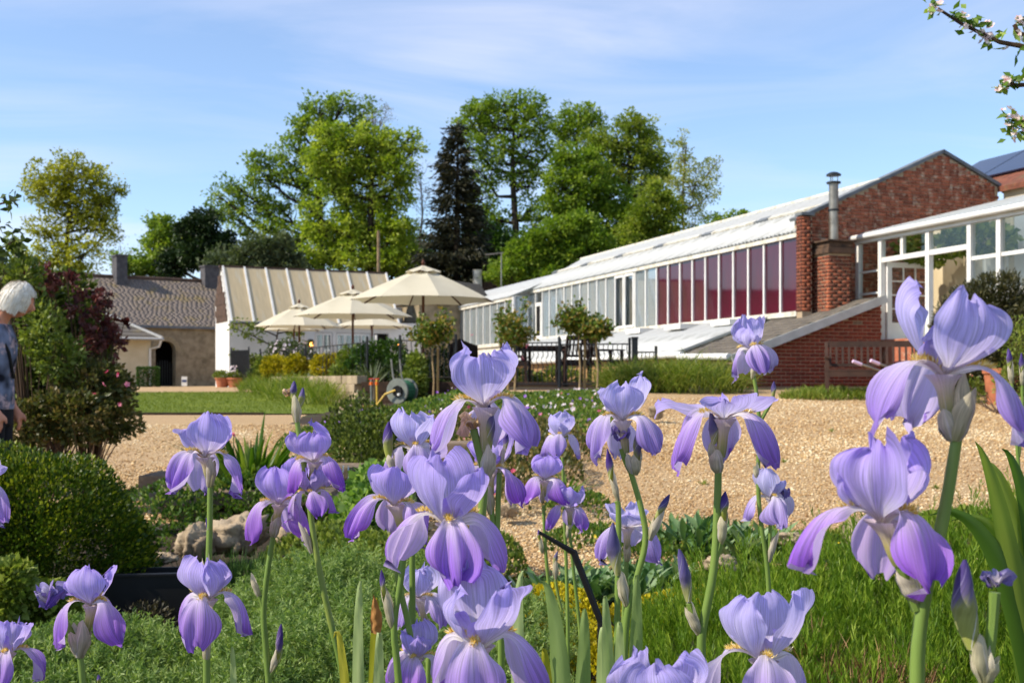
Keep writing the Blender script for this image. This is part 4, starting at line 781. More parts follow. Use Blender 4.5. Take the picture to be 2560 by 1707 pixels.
# ---------------------------------------------------------------- hose reel, standpipe
hr = P(1008, HY, 22.6); hz_ = float(gz(*hr[:2])) + .02; ht = thing('hose_reel', 'green hose reel cart with upright handles by the sleeper wall', 'hose reel', (hr[0], hr[1], hz_), math.radians(-28)); m_gp = M('grey_green_plastic', (128, 132, 122), (104, 108, 100), 6, .5); m_hose = M('green_hose', (48, 110, 74), (38, 86, 60), 20, .5); m_yel = M('yellow_hose', (222, 186, 74), (200, 160, 58), 9, .5)
for k, y in enumerate((-.2, .14)):
    q = MB().lathe([(0, -.012), (.14, -.02), (.24, -.02), (.25, 0), (.24, .02), (.14, .02), (0, .012)], n=28).build('reel_disc', m_gp, ht, True); q.rotation_euler = (math.pi / 2, 0, 0); q.location = (0, y, .30)
for k in range(6):
    mm = MB(); 
    for j in range(20):
        a, b = 2 * math.pi * j / 20, 2 * math.pi * (j + 1) / 20; mm.tube([(.19 * math.cos(a), -.15 + k * .05, .30 + .19 * math.sin(a)), (.19 * math.cos(b), -.15 + k * .05, .30 + .19 * math.sin(b))], .026, 6, False)
    mm.build('hose_coil', m_hose, ht, True)
q = MB().lathe([(0, -.03), (.11, -.03), (.11, .03), (0, .03)], n=8).build('crank_hub', m_tyre, ht); q.rotation_euler = (math.pi / 2, 0, 0); q.location = (.03, -.24, .30)
MB().tube([(.1, -.27, .24), (.1, -.33, .24)], .025, 8).build('crank_knob', m_white, ht)
for y in (-.18, .12): MB().tube([(-.02, y, .3), (-.12, y, .6), (-.16, y, .92)], .017, 8).build('handle', m_steel, ht, True); MB().tube([(.0, y, .30), (.12, y, .0)], .017, 8).build('foot', m_steel, ht)
MB().tube([(.0, -.27, .32), (-.2, -.33, .24), (-.34, -.42, .02), (-.6, -.55, .0)], .02, 8).build('hose_end', m_yel, ht, True)
st = P(935, HY, 22.9); sz = float(gz(*st[:2])); sp = thing('garden_tap', 'double garden standpipe tap with yellow and grey hoses', 'tap', (st[0], st[1], sz)); m_red = M('tap_red', (168, 44, 34)); 
MB().tube([(0, 0, 0), (0, 0, .66)], .02, 8).build('pipe', m_steel, sp); MB().tube([(-.1, 0, .62), (.1, 0, .62)], .022, 8).build('manifold', m_red, sp)
for x, mt in ((-.05, m_gp), (.06, m_yel)): MB().tube([(x, -.04, .62), (x, -.05, .5), (x + .01, -.05, .0)], .02, 8).build('hose', mt, sp, True); MB().lathe([(0, 0), (.035, .01), (.03, .07), (0, .08)], (x, -.04, .50), 8).build('connector', M('orange_plastic', (226, 108, 34)) if x < 0 else bpy.data.materials['orange_plastic'], sp)
# ================================================================ shrubs and low plants
m_stem = M('green_stem', (96, 112, 54), (76, 92, 42), 8, .6)
m_twig = M('brown_twig', (92, 70, 50), (66, 50, 38), 9, .9)
def ell(px, py, D, rx, ry, rd=None): k = D / F; return np.array([*P(px, py, D), rx * k, (rd or (rx + ry) / 2) * k, ry * k])
def bush(name, label, cat, ells, n, L, Wd, lm, inner=.45, up=.25, group=None, part='foliage', stems=5, seed=1, rough=.16, out=.9, stemmat=None, cl=0, pw=.5):
    """leaves through the outer volume of a few overlapping ellipsoids, some twigs inside"""
    g = np.random.default_rng(seed); E = np.array(ells); base = E[np.argmin(E[:, 2])]; bx_, by_ = float(E[:, 0].mean()), float(E[:, 1].mean()); bz = float(min(gz(bx_, by_), (E[:, 2] - E[:, 5]).min()))
    t = thing(name, label, cat, (bx_, by_, bz), 0, group); w = (E[:, 3] * E[:, 4] * E[:, 5]) ** .667; pick = g.choice(len(E), n, p=w / w.sum()); d = rdir(n, g); tone = None
    if cl:                                               # gather the leaves into shoots
        nc = max(8, n // cl); cd = rdir(nc, g); ci = g.integers(0, nc, n); d = unit(cd[ci] + g.normal(0, .10, (n, 3))); pick = g.choice(len(E), nc, p=w / w.sum())[ci]; tone = g.uniform(.1, .9, nc)[ci]
    f = nz(5, 3.5, seed); bump = 1 + rough * f(d[:, 0] * 2 + pick, d[:, 1] * 2 + d[:, 2] * 1.7); r = g.uniform(inner ** 2, 1, n) ** pw * bump; p = E[pick, :3] + d * E[pick, 3:] * r[:, None]
    ok = p[:, 2] > gz(p[:, 0], p[:, 1]) + .01; p, d, r = p[ok], d[ok], r[ok]; m = len(p); A = d * out + rdir(m, g) * .7 + np.array([0, 0, up]); lf = L * g.uniform(.6, 1.35, m)
    leafcloud(part, p, A, rdir(m, g) * .8 + d + np.array([0, 0, .3]), lf, Wd / L * lf, lm, t, base=None if tone is None else tone[ok])
    if stems:
        s_ = MB(); rr = float(E[:, 5].max()) * .02 + .004
        for k in range(stems * len(E)):
            e = E[k % len(E)]; q = e[:3] + rdir(1, g)[0] * e[3:] * .75; b0_ = np.array([g.normal(0, .12 * e[3]), g.normal(0, .12 * e[4]), 0]); q = q - np.array([bx_, by_, bz]); s_.tube([b0_, b0_ * .6 + q * .4 + np.array([0, 0, .12 * e[5]]), q], [rr, rr * .7, rr * .3], 5, False)
        s_.build('stems', stemmat or m_twig, t, True)
    return t
def blossoms(t, pts, r, mat, name='flower', cup=.4, n=5):
    """small five-petalled flowers, one mesh of many"""
    V = []; T = []; pts = np.asarray(pts) - np.array(root_loc(t)); 
    for c in pts:
        ax = unit(rng.normal(size=3) * .6 + np.array([-.2, -.6, .7])); a = unit(np.cross(ax, [.3, .9, .1])); b = np.cross(ax, a); rr = r * rng.uniform(.7, 1.2)
        for k in range(n):
            th = 6.283 * k / n + rng.uniform(0, .3); u = a * math.cos(th) + b * math.sin(th); w = -a * math.sin(th) + b * math.cos(th); i = len(V); V += [c, c + u * rr * .6 + w * rr * .42 + ax * rr * cup * .6, c + u * rr + ax * rr * cup, c + u * rr * .6 - w * rr * .42 + ax * rr * cup * .6]; T += [(i, i + 1, i + 2, i + 3)]
    o = mkobj(name, npmesh(name, np.array(V), np.array(T), {'rnd': np.repeat(rng.uniform(0, 1, len(V) // 4), 4)}), mat, t); tag(o, kind='stuff'); return o
def dome_pts(cx, cy, rx, ry, h, n, g, seed=0, amp=.2, freq=5.0, zoff=0):
    a = g.uniform(0, 6.283, n); r = np.sqrt(g.uniform(0, 1, n)); x = cx + rx * r * np.cos(a); y = cy + ry * r * np.sin(a); f = nz(6, freq, seed); f2 = nz(6, freq * 2.7, seed + 5); s = np.sqrt(np.maximum(1 - r ** 2, 0)) ** .8
    z = gz(x, y) + zoff + h * s * (1 + amp * f(x, y) + amp * .5 * f2(x, y)); nrm = unit(np.stack([(x - cx) / rx ** 2 * h, (y - cy) / ry ** 2 * h, .6 * np.ones(n) * 1.0], -1)); return np.stack([x, y, z], -1), nrm
def mat_plant(name, label, cat, domes, n, L, Wd, lm, kind='leaf', tuft=1, upr=.8, seed=1, amp=.2, freq=5.0, depth=.35, part='foliage', droop=.25, spread=.5, group=None):
    """cushion: leaves standing on dome-shaped mounds"""
    g = np.random.default_rng(seed); D_ = np.array(domes); t = thing(name, label, cat, (D_[0, 0], D_[0, 1], float(gz(D_[0, 0], D_[0, 1]))), 0, group); ar = D_[:, 2] * D_[:, 3]; ar = ar / ar.sum(); Ps = []; Ns = []
    for i, (cx, cy, rx, ry, h) in enumerate(domes):
        m = int(n * ar[i] / tuft); p, nr = dome_pts(cx, cy, rx, ry, h, m, g, seed + i, amp, freq); p[:, 2] -= h * depth * g.uniform(0, 1, m) ** 2; p = np.repeat(p, tuft, 0); nr = np.repeat(nr, tuft, 0); p[:, :] += g.normal(0, L * .12 if tuft > 1 else 0, p.shape); Ps.append(p); Ns.append(nr)
    p = np.concatenate(Ps); nr = np.concatenate(Ns); m = len(p); p[:, 2] = np.maximum(p[:, 2], gz(p[:, 0], p[:, 1]) + .005); A = nr * .5 + np.array([0, 0, upr]) + rdir(m, g) * spread; lf = L * g.uniform(.6, 1.35, m)
    if kind in ('sprig', 'brush'):                                   # feathery plume: small leaflets up a short stem
        fw_, rw_, l0_, l1_ = (.7, 1, .55, .3) if kind == 'sprig' else (1.3, .6, .45, .15); k = 15; ax = unit(A); s = np.tile(np.linspace(.15, 1, k), m); q = np.repeat(p, k, 0) + np.repeat(ax, k, 0) * (np.repeat(lf, k) * s)[:, None]; dr = unit(np.repeat(ax, k, 0) * fw_ + rdir(m * k, g) * rw_); leafcloud(part, q, dr, rdir(m * k, g), np.repeat(lf, k) * (l0_ - l1_ * s), Wd, lm, t, base=np.repeat(g.uniform(.1, .9, m), k))
    elif kind == 'leaf': leafcloud(part, p, A, rdir(m, g) + nr * .8, lf, Wd / L * lf, lm, t)
    else: blades(part, p, A, rdir(m, g), lf, Wd, lm, t, droop=droop * g.uniform(.3, 1.4, m), segs=3)
    return t
lm_shrub = LM('shrub_leaf', (46, 60, 18), (80, 94, 32), (134, 144, 66), .3, .4)
lm_bright = LM('bright_shrub_leaf', (82, 100, 34), (114, 130, 48), (156, 164, 80), .34, .42)
lm_rosebush = LM('rose_bush_leaf', (56, 66, 28), (92, 96, 46), (142, 120, 74), .3, .42)
lm_smoke = LM('smoke_bush_leaf', (70, 36, 36), (102, 56, 50), (136, 90, 76), .25, .5, (1.2, .7, .7))
lm_golden = LM('golden_hedge_leaf', (44, 64, 14), (68, 92, 20), (154, 158, 40), .25, .4)
lm_spindle = LM('golden_cushion_leaf', (120, 118, 16), (164, 152, 24), (206, 184, 48), .35)
lm_box = LM('box_leaf', (34, 62, 16), (52, 84, 22), (84, 112, 36), .25)
lm_rosem = LM('rosemary_leaf', (40, 46, 22), (66, 66, 34), (104, 98, 58), .15)
lm_fern = LM('ferny_leaf', (84, 112, 50), (126, 150, 76), (172, 188, 116), .4)
lm_cush = LM('needle_cushion_leaf', (74, 104, 20), (106, 136, 32), (156, 174, 60), .4)
lm_yel = LM('yellow_creeper_leaf', (150, 142, 18), (196, 178, 26), (226, 206, 60), .4)
lm_blue = LM('blue_green_leaf', (60, 96, 50), (96, 128, 76), (152, 172, 126), .3, .45)
lm_strap = LM('strap_leaf', (48, 84, 20), (82, 114, 34), (132, 150, 58), .4, .4)
lm_grass = LM('long_grass', (84, 108, 28), (116, 136, 42), (170, 168, 84), .4)
lm_ger = LM('geranium_leaf', (56, 88, 26), (86, 114, 40), (134, 146, 62), .35)
lm_light = LM('pale_round_leaf', (88, 124, 48), (122, 154, 72), (168, 190, 110), .4)
lm_iris = LM('iris_leaf', (118, 142, 76), (150, 172, 106), (184, 198, 138), .42, .45)
fm_pink = LM('pink_flower', (206, 60, 100), (228, 108, 136), (240, 160, 176), .3, .6, (1, .8, .9)); fm_lil = LM('lilac_flower', (128, 74, 180), (152, 104, 206), (190, 150, 224), .3, .6, (1, .8, 1.1)); fm_white = LM('white_flower', (226, 200, 208), (236, 222, 224), (246, 240, 236), .3, .6, (1, 1, 1)); fm_yel = LM('yellow_flower', (220, 180, 20), (236, 204, 40), (244, 222, 90), .3)
# left: tall shrub wall behind the person
bush('mixed_shrub', 'tall green leafy shrub behind the white haired person', 'shrub', [ell(60, 800, 9.8, 110, 120), ell(150, 760, 10.2, 90, 80), ell(190, 860, 10.0, 90, 110), ell(60, 950, 9.6, 120, 110), ell(230, 930, 10.2, 60, 70), ell(10, 720, 9.6, 70, 60), ell(150, 990, 9.6, 120, 90)], 23000, .052, .034, lm_shrub, .55, .2, seed=31, rough=.22, cl=9)
bush('sapling_shrub', 'light green upright shoots in front of the tall shrub', 'shrub', [ell(60, 690, 8.9, 50, 50), ell(20, 640, 8.9, 40, 50), ell(110, 830, 8.9, 50, 90), ell(150, 900, 8.9, 60, 60)], 2600, .045, .026, lm_bright, .3, .3, seed=32, cl=10)
bush('smoke_bush', 'purple leaved smoke bush spilling over the tall shrub', 'shrub', [ell(110, 695, 9.2, 34, 36), ell(170, 715, 9.2, 54, 30), ell(215, 760, 9.2, 46, 44), ell(258, 745, 9.2, 22, 18), ell(255, 820, 9.2, 44, 44), ell(225, 850, 9.2, 40, 40), ell(280, 860, 9.2, 30, 34), ell(300, 810, 9.2, 16, 14)], 1250, .048, .034, lm_smoke, .35, .2, seed=33, rough=.3, cl=9)
rb = bush('rose_shrub', 'rose bush with small pink flowers at the lawn corner', 'shrub', [ell(230, 960, 9.0, 80, 60), ell(290, 990, 9.2, 50, 70), ell(270, 1050, 9.0, 70, 60), ell(180, 1040, 8.8, 100, 70), ell(60, 1060, 8.7, 90, 60)], 8500, .042, .027, lm_rosebush, .5, .2, seed=34, rough=.22, cl=8)
blossoms(rb, [P(px, py, 8.6) for px, py in ((268, 930), (292, 936), (258, 962), (235, 985), (318, 960), (300, 1010))], .022, fm_pink)
# golden mound, bottom left
g0 = P(130, 1300, 5.4); bush('golden_hedge', 'rounded golden green clipped hedge mound at lower left', 'hedge', [np.array([-2.30, 5.5, .38, .58, .62, .50]), np.array([-2.6, 5.3, .42, .5, .5, .46]), np.array([-2.10, 5.5, .26, .42, .5, .38])], 95000, .022, .012, lm_golden, .74, .5, seed=35, rough=.06, out=1.2, cl=16, pw=.4)
bush('dwarf_shrub', 'small bright leafy plant under the golden hedge', 'plant', [ell(90, 1520, 4.7, 110, 60), ell(30, 1480, 4.6, 60, 80)], 3200, .035, .024, lm_bright, .4, .3, seed=36)
bush('twiggy_heath', 'dark twiggy heath in deep shade between ferny cushions', 'plant', [ell(370, 1560, 5.0, 70, 60), ell(470, 1590, 5.0, 50, 40)], 1500, .02, .008, LM('heath_leaf', (38, 40, 22), (58, 54, 30), (84, 72, 46), .1), .2, .3, seed=37, stems=12)
eb = P(380, 1470, 5.15); e_ = thing('black_trough', 'black plastic trough edge behind the lower left irises', 'trough', (eb[0], eb[1], float(gz(*eb[:2]))), .15); m_blk = M('black_plastic', (20, 20, 20), (12, 12, 12), 6, .6)
bx('front_panel', (-.28, -.02, 0), (.16, .0, .27), m_blk, e_); bx('rear_panel', (-.28, .28, 0), (.16, .30, .26), m_blk, e_); bx('side_panel', (.145, .001, 0), (.16, .279, .26), m_blk, e_); bx('rim', (-.29, -.03, .271), (.17, .005, .28), m_blk, e_)
# far box hedge, border plants on the terrace
bh = thing('box_hedge', 'small square clipped box hedge beside the barn arch', 'hedge', (*P(370, 955, 45)[:2], .85), .3); q_ = rng.uniform(-1, 1, (6000, 3)); ax_ = rng.integers(0, 3, 6000); q_[np.arange(6000), ax_] = np.sign(q_[np.arange(6000), ax_]) * rng.uniform(.9, 1.03, 6000); q_ = q_ * np.array([.4, .4, .42]) + np.array([0, 0, .42]) + np.array(bh.location); leafcloud('foliage', q_, rdir(6000), rdir(6000), .06, .04, lm_box, bh); MB().tube([(0, 0, 0), (0, 0, .6)], .05, 6).build('stem', m_twig, bh)
for px_, lb_ in ((554, 'leafy plant in the left pot by the cottage'), (590, 'white and red flowers in the wide pot by the cottage')):
    e_ = P(px_, 938, 41.5); tq = bush('potted_plant', lb_, 'plant', [np.array([*e_[:2], 1.36, .3, .26, .16])], 700, .07, .045, lm_bright, .3, .3, seed=px_, stems=2)
    if px_ > 580: blossoms(tq, e_ + np.array([0, 0, .06]) + rng.normal(0, .13, (40, 3)), .05, fm_white)
gi = np.array([6.2, 25]); 
for k_, t_ in enumerate((8.9, 9.6, 12.2)): bush('greenhouse_plant', ('leafy plant inside the left half of the greenhouse vent', 'leafy plant inside the right half of the greenhouse vent', 'leafy plant behind the pale greenhouse panes')[k_], 'plant', [np.array([6.2 + .5 * math.cos(RZG) - t_ * math.sin(RZG), 25 + .5 * math.sin(RZG) + t_ * math.cos(RZG), 3.05, .3, .3, .4])], 420, .16, .09, lm_bright, .2, .3, seed=400 + k_, stems=3)
terr_pl = [('golden_cushion', 'golden rounded shrub left of the two yellow terrace shrubs', [ell(690, 925, 33, 40, 34)], lm_spindle), ('golden_cushion', 'golden rounded shrub in the middle of the terrace border', [ell(740, 920, 31.5, 28, 30)], lm_spindle), ('golden_cushion', 'golden rounded shrub right of the middle of the terrace border', [ell(808, 922, 30.5, 34, 32), ell(835, 912, 30.5, 24, 26)], lm_spindle),
    ('green_border_shrub', 'pale green shrub at the left end of the block wall', [ell(660, 925, 34.5, 26, 30), ell(680, 905, 34.5, 20, 22)], lm_bright), ('lavender_clump', 'grey green lavender clump at the wall left end', [ell(640, 940, 34.6, 20, 18)], lm_greyg),
    ('cow_parsley', 'tall white flowering plant behind the golden shrubs', [ell(715, 880, 34.5, 46, 30), ell(760, 895, 34, 34, 24)], lm_greyg), ('glossy_shrub', 'dark glossy green shrub behind the hose reel', [ell(930, 890, 27.5, 44, 36), ell(975, 885, 27.5, 46, 36), ell(1000, 920, 27, 40, 40), ell(900, 915, 27.8, 36, 36)], lm_box), ('feathery_shrub', 'soft green feathery shrub above the corner blocks', [ell(880, 905, 28.2, 40, 40), ell(862, 935, 28, 40, 24)], lm_bright), ('creeping_shrub', 'dark low shrub overhanging the block wall end', [ell(865, 948, 26.6, 34, 20), ell(895, 955, 26, 24, 16)], lm_shrub),
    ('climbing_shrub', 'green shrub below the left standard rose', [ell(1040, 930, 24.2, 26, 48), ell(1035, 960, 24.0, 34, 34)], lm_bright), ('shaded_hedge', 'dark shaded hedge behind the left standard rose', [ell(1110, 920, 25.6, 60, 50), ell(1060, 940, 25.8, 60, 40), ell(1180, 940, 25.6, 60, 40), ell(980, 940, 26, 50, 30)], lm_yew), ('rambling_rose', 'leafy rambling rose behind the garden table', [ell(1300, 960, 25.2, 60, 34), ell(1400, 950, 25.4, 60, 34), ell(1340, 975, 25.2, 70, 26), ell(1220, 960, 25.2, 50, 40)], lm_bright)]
for i, (nm, lb, es, lm) in enumerate(terr_pl):
    t = bush(nm, lb, 'shrub', es, 2600 if len(es) < 3 else 4200, .085, .05, lm, .55, .3, 'shrubs of the terrace border' if nm == 'golden_cushion' else None, seed=50 + i, rough=.18)
    if nm == 'cow_parsley':
        q = np.array([e[:3] + rdir(1)[0] * e[3:] for e in es for _ in range(90)]); q = q[q[:, 2] > min(e[2] for e in es)]; blossoms(t, q, .055, fm_white)
    if nm == 'rambling_rose': blossoms(t, [P(px, py, 24.8) for px, py in ((1308, 893), (1318, 865))], .07, fm_pink)
mat_plant('wall_grass', 'loose grassy clumps before the left half of the block wall', 'grass', [(-7.2, 33.2, .5, 1.2, .22), (-6.5, 31.4, .45, 1.0, .2)], 1500, .42, .014, lm_grass, 'blade', 4, 1.2, 191, depth=.5, droop=.6, spread=.7)
mat_plant('wall_grass', 'loose grassy clumps before the right half of the block wall', 'grass', [(-5.4, 28.6, .6, 1.4, .3), (-4.5, 26.4, .6, 1.1, .3), (-4.0, 25.0, .4, .6, .26)], 2600, .45, .013, lm_grass, 'blade', 4, 1.2, 192, depth=.5, droop=.6, spread=.7)
# agave-like upright strap plant above the tap
def strap(name, label, px, py, D, n, L, Wd, lm, spread=.6, droop=.5, h0=0.0, seed=1, cat='plant', zb=None, group=None):
    g = np.random.default_rng(seed); c = P(px, py, D); c[2] = float(gz(c[0], c[1])) + h0 if zb is None else zb; t = thing(name, label, cat, c, 0, group); a = g.uniform(0, 6.283, n); B = np.stack([c[0] + .12 * L * np.cos(a) * g.uniform(0, 1, n), c[1] + .12 * L * np.sin(a) * g.uniform(0, 1, n), np.full(n, c[2])], -1); s = g.uniform(.08, spread, n)
    A = np.stack([np.cos(a) * s, np.sin(a) * s, np.ones(n)], -1); N = np.stack([np.cos(a), np.sin(a), np.zeros(n)], -1) + g.normal(0, .25, (n, 3)); blades('leaf', B, A, N, L * g.uniform(.55, 1.15, n), Wd, lm, t, droop=droop * g.uniform(.3, 1.3, n), segs=6)
    tag(bpy.data.objects[t.children[0].name], kind='stuff'); return t
strap('spiky_plant', 'pale upright strap leaved plant above the garden tap', 930, 950, 25.6, 34, .75, .05, lm_greyg, .7, .35, zb=1.0, seed=3)
# espalier on the cottage wall
tc_ = P(672, 950, 42.6); ep = thing('espalier_tree', 'espaliered climbing tree trained on the white cottage wall', 'tree', (tc_[0], tc_[1], 1.1)); wd = MB(); cR, sR = math.cos(RZC), math.sin(RZC); lw = lambda u, z: np.array([u * cR + .05 * sR, u * sR - .05 * cR, z])
wd.tube([lw(0, 0), lw(.05, .8), lw(.25, 1.4), lw(.35, 2.1)], [.06, .05, .04, .02], 6)
arms = [(.05, .8, -1.25, 1.05), (.2, 1.3, -1.4, 2.0), (.2, 1.2, 1.5, 1.45), (.3, 1.7, -1.2, 2.25), (.3, 1.8, 1.3, 1.9), (.3, 2.0, .6, 2.5), (-.5, 1.0, -.6, .6)]
B = []
for a, b, c, d in arms:
    wd.tube([lw(a, b), lw((a + c) / 2, (b + d) / 2 + .06), lw(c, d)], [.03, .022, .01], 5)
    for k in range(9):
        f = rng.uniform(.25, 1); q = lw(a + (c - a) * f, b + (d - b) * f); B.append(q + rng.normal(0, .085, (16, 3)))
wd.build('trunk', m_bark, ep, True); B = np.concatenate(B) + np.array(ep.location); leafcloud('leaves', B, rdir(len(B)), rdir(len(B)) + np.array([.3, -1, .2]), .12, .08, lm_bright, ep)
# ---------------------------------------------------------------- standard roses
lm_rose = LM('standard_rose_leaf', (62, 86, 26), (104, 124, 44), (158, 128, 62), .35, .4)
m_stake = M('timber_stake', (150, 128, 86), (122, 102, 68), 6, .9, .3, 30)
def std_rose(label, px, D, top, bot, half, foot, stake=12, seed=1, lop=0, pinks=()):
    k = D / F; x = (px - 1280) * k; z0 = float(gz(x, D)); t = thing('standard_rose', label, 'rose', (x, D, z0), 0, 'standard roses along the border'); g = np.random.default_rng(seed); zc = CZ + (HY - bot) * k - z0
    MB().tube([(0, 0, 0), (.02, 0, zc * .4), (-.015, .0, zc * .8), (0, 0, zc + .05)], [.018, .016, .015, .013], 7).build('trunk', M('pale_bark', (168, 146, 108), (132, 112, 82), 10, .9, .4, 40) if 'pale_bark' not in bpy.data.materials else bpy.data.materials['pale_bark'], t, True)
    if stake: MB().tube([(stake * k, .04, -.05), (stake * k, .04, zc * .93)], .022, 8).build('stake', m_stake, t, True); MB().tube([(0, 0, zc * .8), (stake * k, .04, zc * .8)], .012, 6).build('tie', m_blk, t)
    hh = (bot - top) * k; B = []; A = []; wd = MB()
    for j in range(26):
        a = g.uniform(0, 6.283); r = half * k * g.uniform(.25, 1.05); zz = zc + hh * g.uniform(.12, 1.0) * (1 - .35 * (r / (half * k)) ** 2); tip = np.array([r * math.cos(a) + lop * k, r * math.sin(a), zz]); wd.tube([(0, 0, zc), tip * np.array([.5, .5, 0]) + np.array([0, 0, zc * .45 + zz * .55]), tip], [.010, .006, .003], 5, False)
        n = 54; s = g.uniform(.2, 1.06, n); q = np.array([0, 0, zc]) + (tip - np.array([0, 0, zc])) * s[:, None] + g.normal(0, .055, (n, 3)); B.append(q); A.append(rdir(n, g) + unit(tip) * .3)
    wd.build('branches', m_twig, t, True); B = np.concatenate(B) + np.array([x, D, z0]); A = np.concatenate(A); leafcloud('crown', B, A, rdir(len(B), g) + np.array([-.2, -.3, .6]), g.uniform(.06, .11, len(B)), .055, lm_rose, t)
    if len(pinks): blossoms(t, [P(a, b, D - .25) for a, b in pinks], .045, fm_pink)
    return t
std_rose('loose standard rose at the left, reddish young leaves', 1082, 21.6, 768, 862, 66, 1000, 12, 61)
std_rose('dense round standard rose in the middle with pink buds', 1286, 20.6, 742, 860, 66, 1005, -16, 62, pinks=((1318, 866), (1305, 893), (1180, 838)))
std_rose('upright standard rose before the slatted chair', 1448, 20.4, 742, 828, 58, 1000, 14, 63)
std_rose('small standard rose just right of the slatted chair', 1492, 20.2, 795, 838, 38, 1000, 0, 64)
# ---------------------------------------------------------------- flower border, grass, bank
def bed(name, label, domes, n, L, Wd, lm, fl=(), seed=1, cat='plant', **kw):
    t = mat_plant(name, label, cat, domes, n, L, Wd, lm, seed=seed, **kw); g = np.random.default_rng(seed + 99)
    for cnt, r, fm in fl:
        q = []
        for cx, cy, rx, ry, h in domes:
            p, nr = dome_pts(cx, cy, rx, ry, h, max(1, cnt // len(domes)), g, seed, .2, 5); p[:, 2] += .03; q.append(p)
        blossoms(t, np.concatenate(q), r, fm, 'flowers')
    return t
X = lambda px, D: (px - 1280) / F * D
bed('geranium_bed', 'low geranium bed with lilac flowers under the hose reel', [(X(900, 15), 15.0, 1.0, 1.6, .28), (X(1000, 17), 17.0, 1.2, 2.2, .30), (X(1100, 18), 18, 1.1, 2.2, .25), (X(930, 12.5), 12.5, .7, 1.2, .42)], 9000, .05, .04, lm_ger, ((70, .022, fm_lil), (26, .02, fm_white)), 71)
bed('flower_border', 'flower border of white and pink blooms under the standard roses', [(X(1330, 16.5), 16.5, 1.2, 2.0, .16), (X(1440, 18), 18, 1.0, 2.0, .10), (X(1400, 14), 14.0, .8, 1.4, .2), (X(1290, 13), 13, .8, 1.6, .25), (X(1480, 19.5), 19.5, .9, 1.2, .06)], 11000, .045, .035, lm_ger, ((110, .03, fm_white), (36, .025, fm_pink), (20, .025, fm_lil)), 72)
bed('rose_border', 'rosy leafed border behind the small centre irises', [(X(1300, 10), 10.2, .55, 1.2, .34), (X(1230, 9), 9.2, .4, .9, .36), (X(1330, 11.5), 11.5, .6, 1.0, .3), (X(1140, 12.2), 12.2, .5, 1.0, .42)], 7500, .04, .028, lm_rosebush, ((26, .02, fm_pink),), 73)
bed('shrubby_cinquefoil', 'dense green leafy bush beside the stone water spout', [(X(880, 10.6), 10.6, .34, .5, .66), (X(930, 10.4), 10.4, .42, .5, .70), (X(985, 10.6), 10.6, .3, .5, .6)], 7500, .034, .022, lm_shrub, (), 74, depth=.85)
bed('mallow_plant', 'pale green round leaved plant by the stone steps', [(X(950, 7.9), 7.9, .24, .3, .52), (X(905, 7.8), 7.8, .20, .3, .36)], 1900, .055, .05, lm_light, (), 75, depth=.85, upr=.3)
bed('strawberry_patch', 'bright green small leaved patch behind the lower irises', [(X(830, 6.6), 6.6, .42, .5, .22), (X(960, 6.4), 6.4, .36, .5, .24), (X(1080, 6.3), 6.3, .36, .5, .2), (X(1180, 6.4), 6.4, .3, .4, .24)], 7500, .032, .026, lm_bright, (), 76)
strap('daylily_clump', 'large arching daylily clump before the lawn edge', 630, 1180, 8.7, 210, .82, .042, lm_strap, .75, .42, seed=77)
strap('daylily_clump', 'short strap leaved clump beside the gravel curve', 1410, 1180, 8.9, 48, .36, .03, lm_strap, .8, .4, seed=78)
pk = thing('pink_thrift', 'small plant with bright pink flowers among the daylily leaves', 'flower', (X(700, 9), 9, float(gz(X(700, 9), 9)))); B = np.array([P(px, py, 8.7) for px, py in ((584, 1090), (624, 1195), (650, 1195), (735, 1180), (752, 1182), (762, 1178), (640, 1215), (655, 1222), (655, 1240))]); blossoms(pk, np.repeat(B, 4, 0) + rng.normal(0, .012, (36, 3)), .018, fm_pink, 'flowers'); wd = MB()
for b in B: wd.tube([tuple(b - np.array(pk.location)), tuple(b - np.array(pk.location) * np.array([1, 1, 0]) - np.array([0, 0, b[2]]))], .004, 5)
wd.build('stems', m_stem, pk)
mat_plant('tall_grass', 'tall tufted grass bank beside the brick shed', 'grass', [(X(1620, 21), 21.2, .75, .8, .22), (X(1740, 20.8), 20.8, .85, .8, .26), (X(1560, 21), 21.3, .4, .5, .08)], 5200, .55, .012, lm_grass, 'blade', 4, 1.2, 79, depth=.5, droop=.8, spread=.75)
mat_plant('bank_grass', 'bright grass and weeds under the garden bench', 'grass', [(X(2130, 18.6), 18.6, 1.2, .5, .1), (X(2300, 19), 19.2, 1.0, .6, .12), (X(2060, 18.2), 18.4, .5, .4, .08)], 5200, .14, .012, lm_grass, 'blade', 3, 1.0, 80, droop=.5)
rm = bush('rosemary_bush', 'large dark olive rosemary bush below the conservatory', 'shrub', [ell(2440, 780, 20, 80, 70), ell(2500, 740, 20, 60, 60), ell(2390, 820, 20, 60, 70), ell(2470, 850, 19.8, 100, 80), ell(2420, 900, 19.6, 90, 80), ell(2520, 920, 19.5, 80, 90), ell(2555, 830, 19.8, 60, 100)], 36000, .085, .024, lm_rosem, .55, .5, seed=81, rough=.2, cl=12)
bush('leafy_edge_shrub', 'brighter leafy shoots at the right edge under the rosemary', 'shrub', [ell(2545, 850, 15, 40, 60), ell(2530, 960, 15, 46, 60), ell(2430, 985, 17.5, 40, 40)], 2400, .05, .022, lm_bright, .4, .4, seed=82, cl=8)
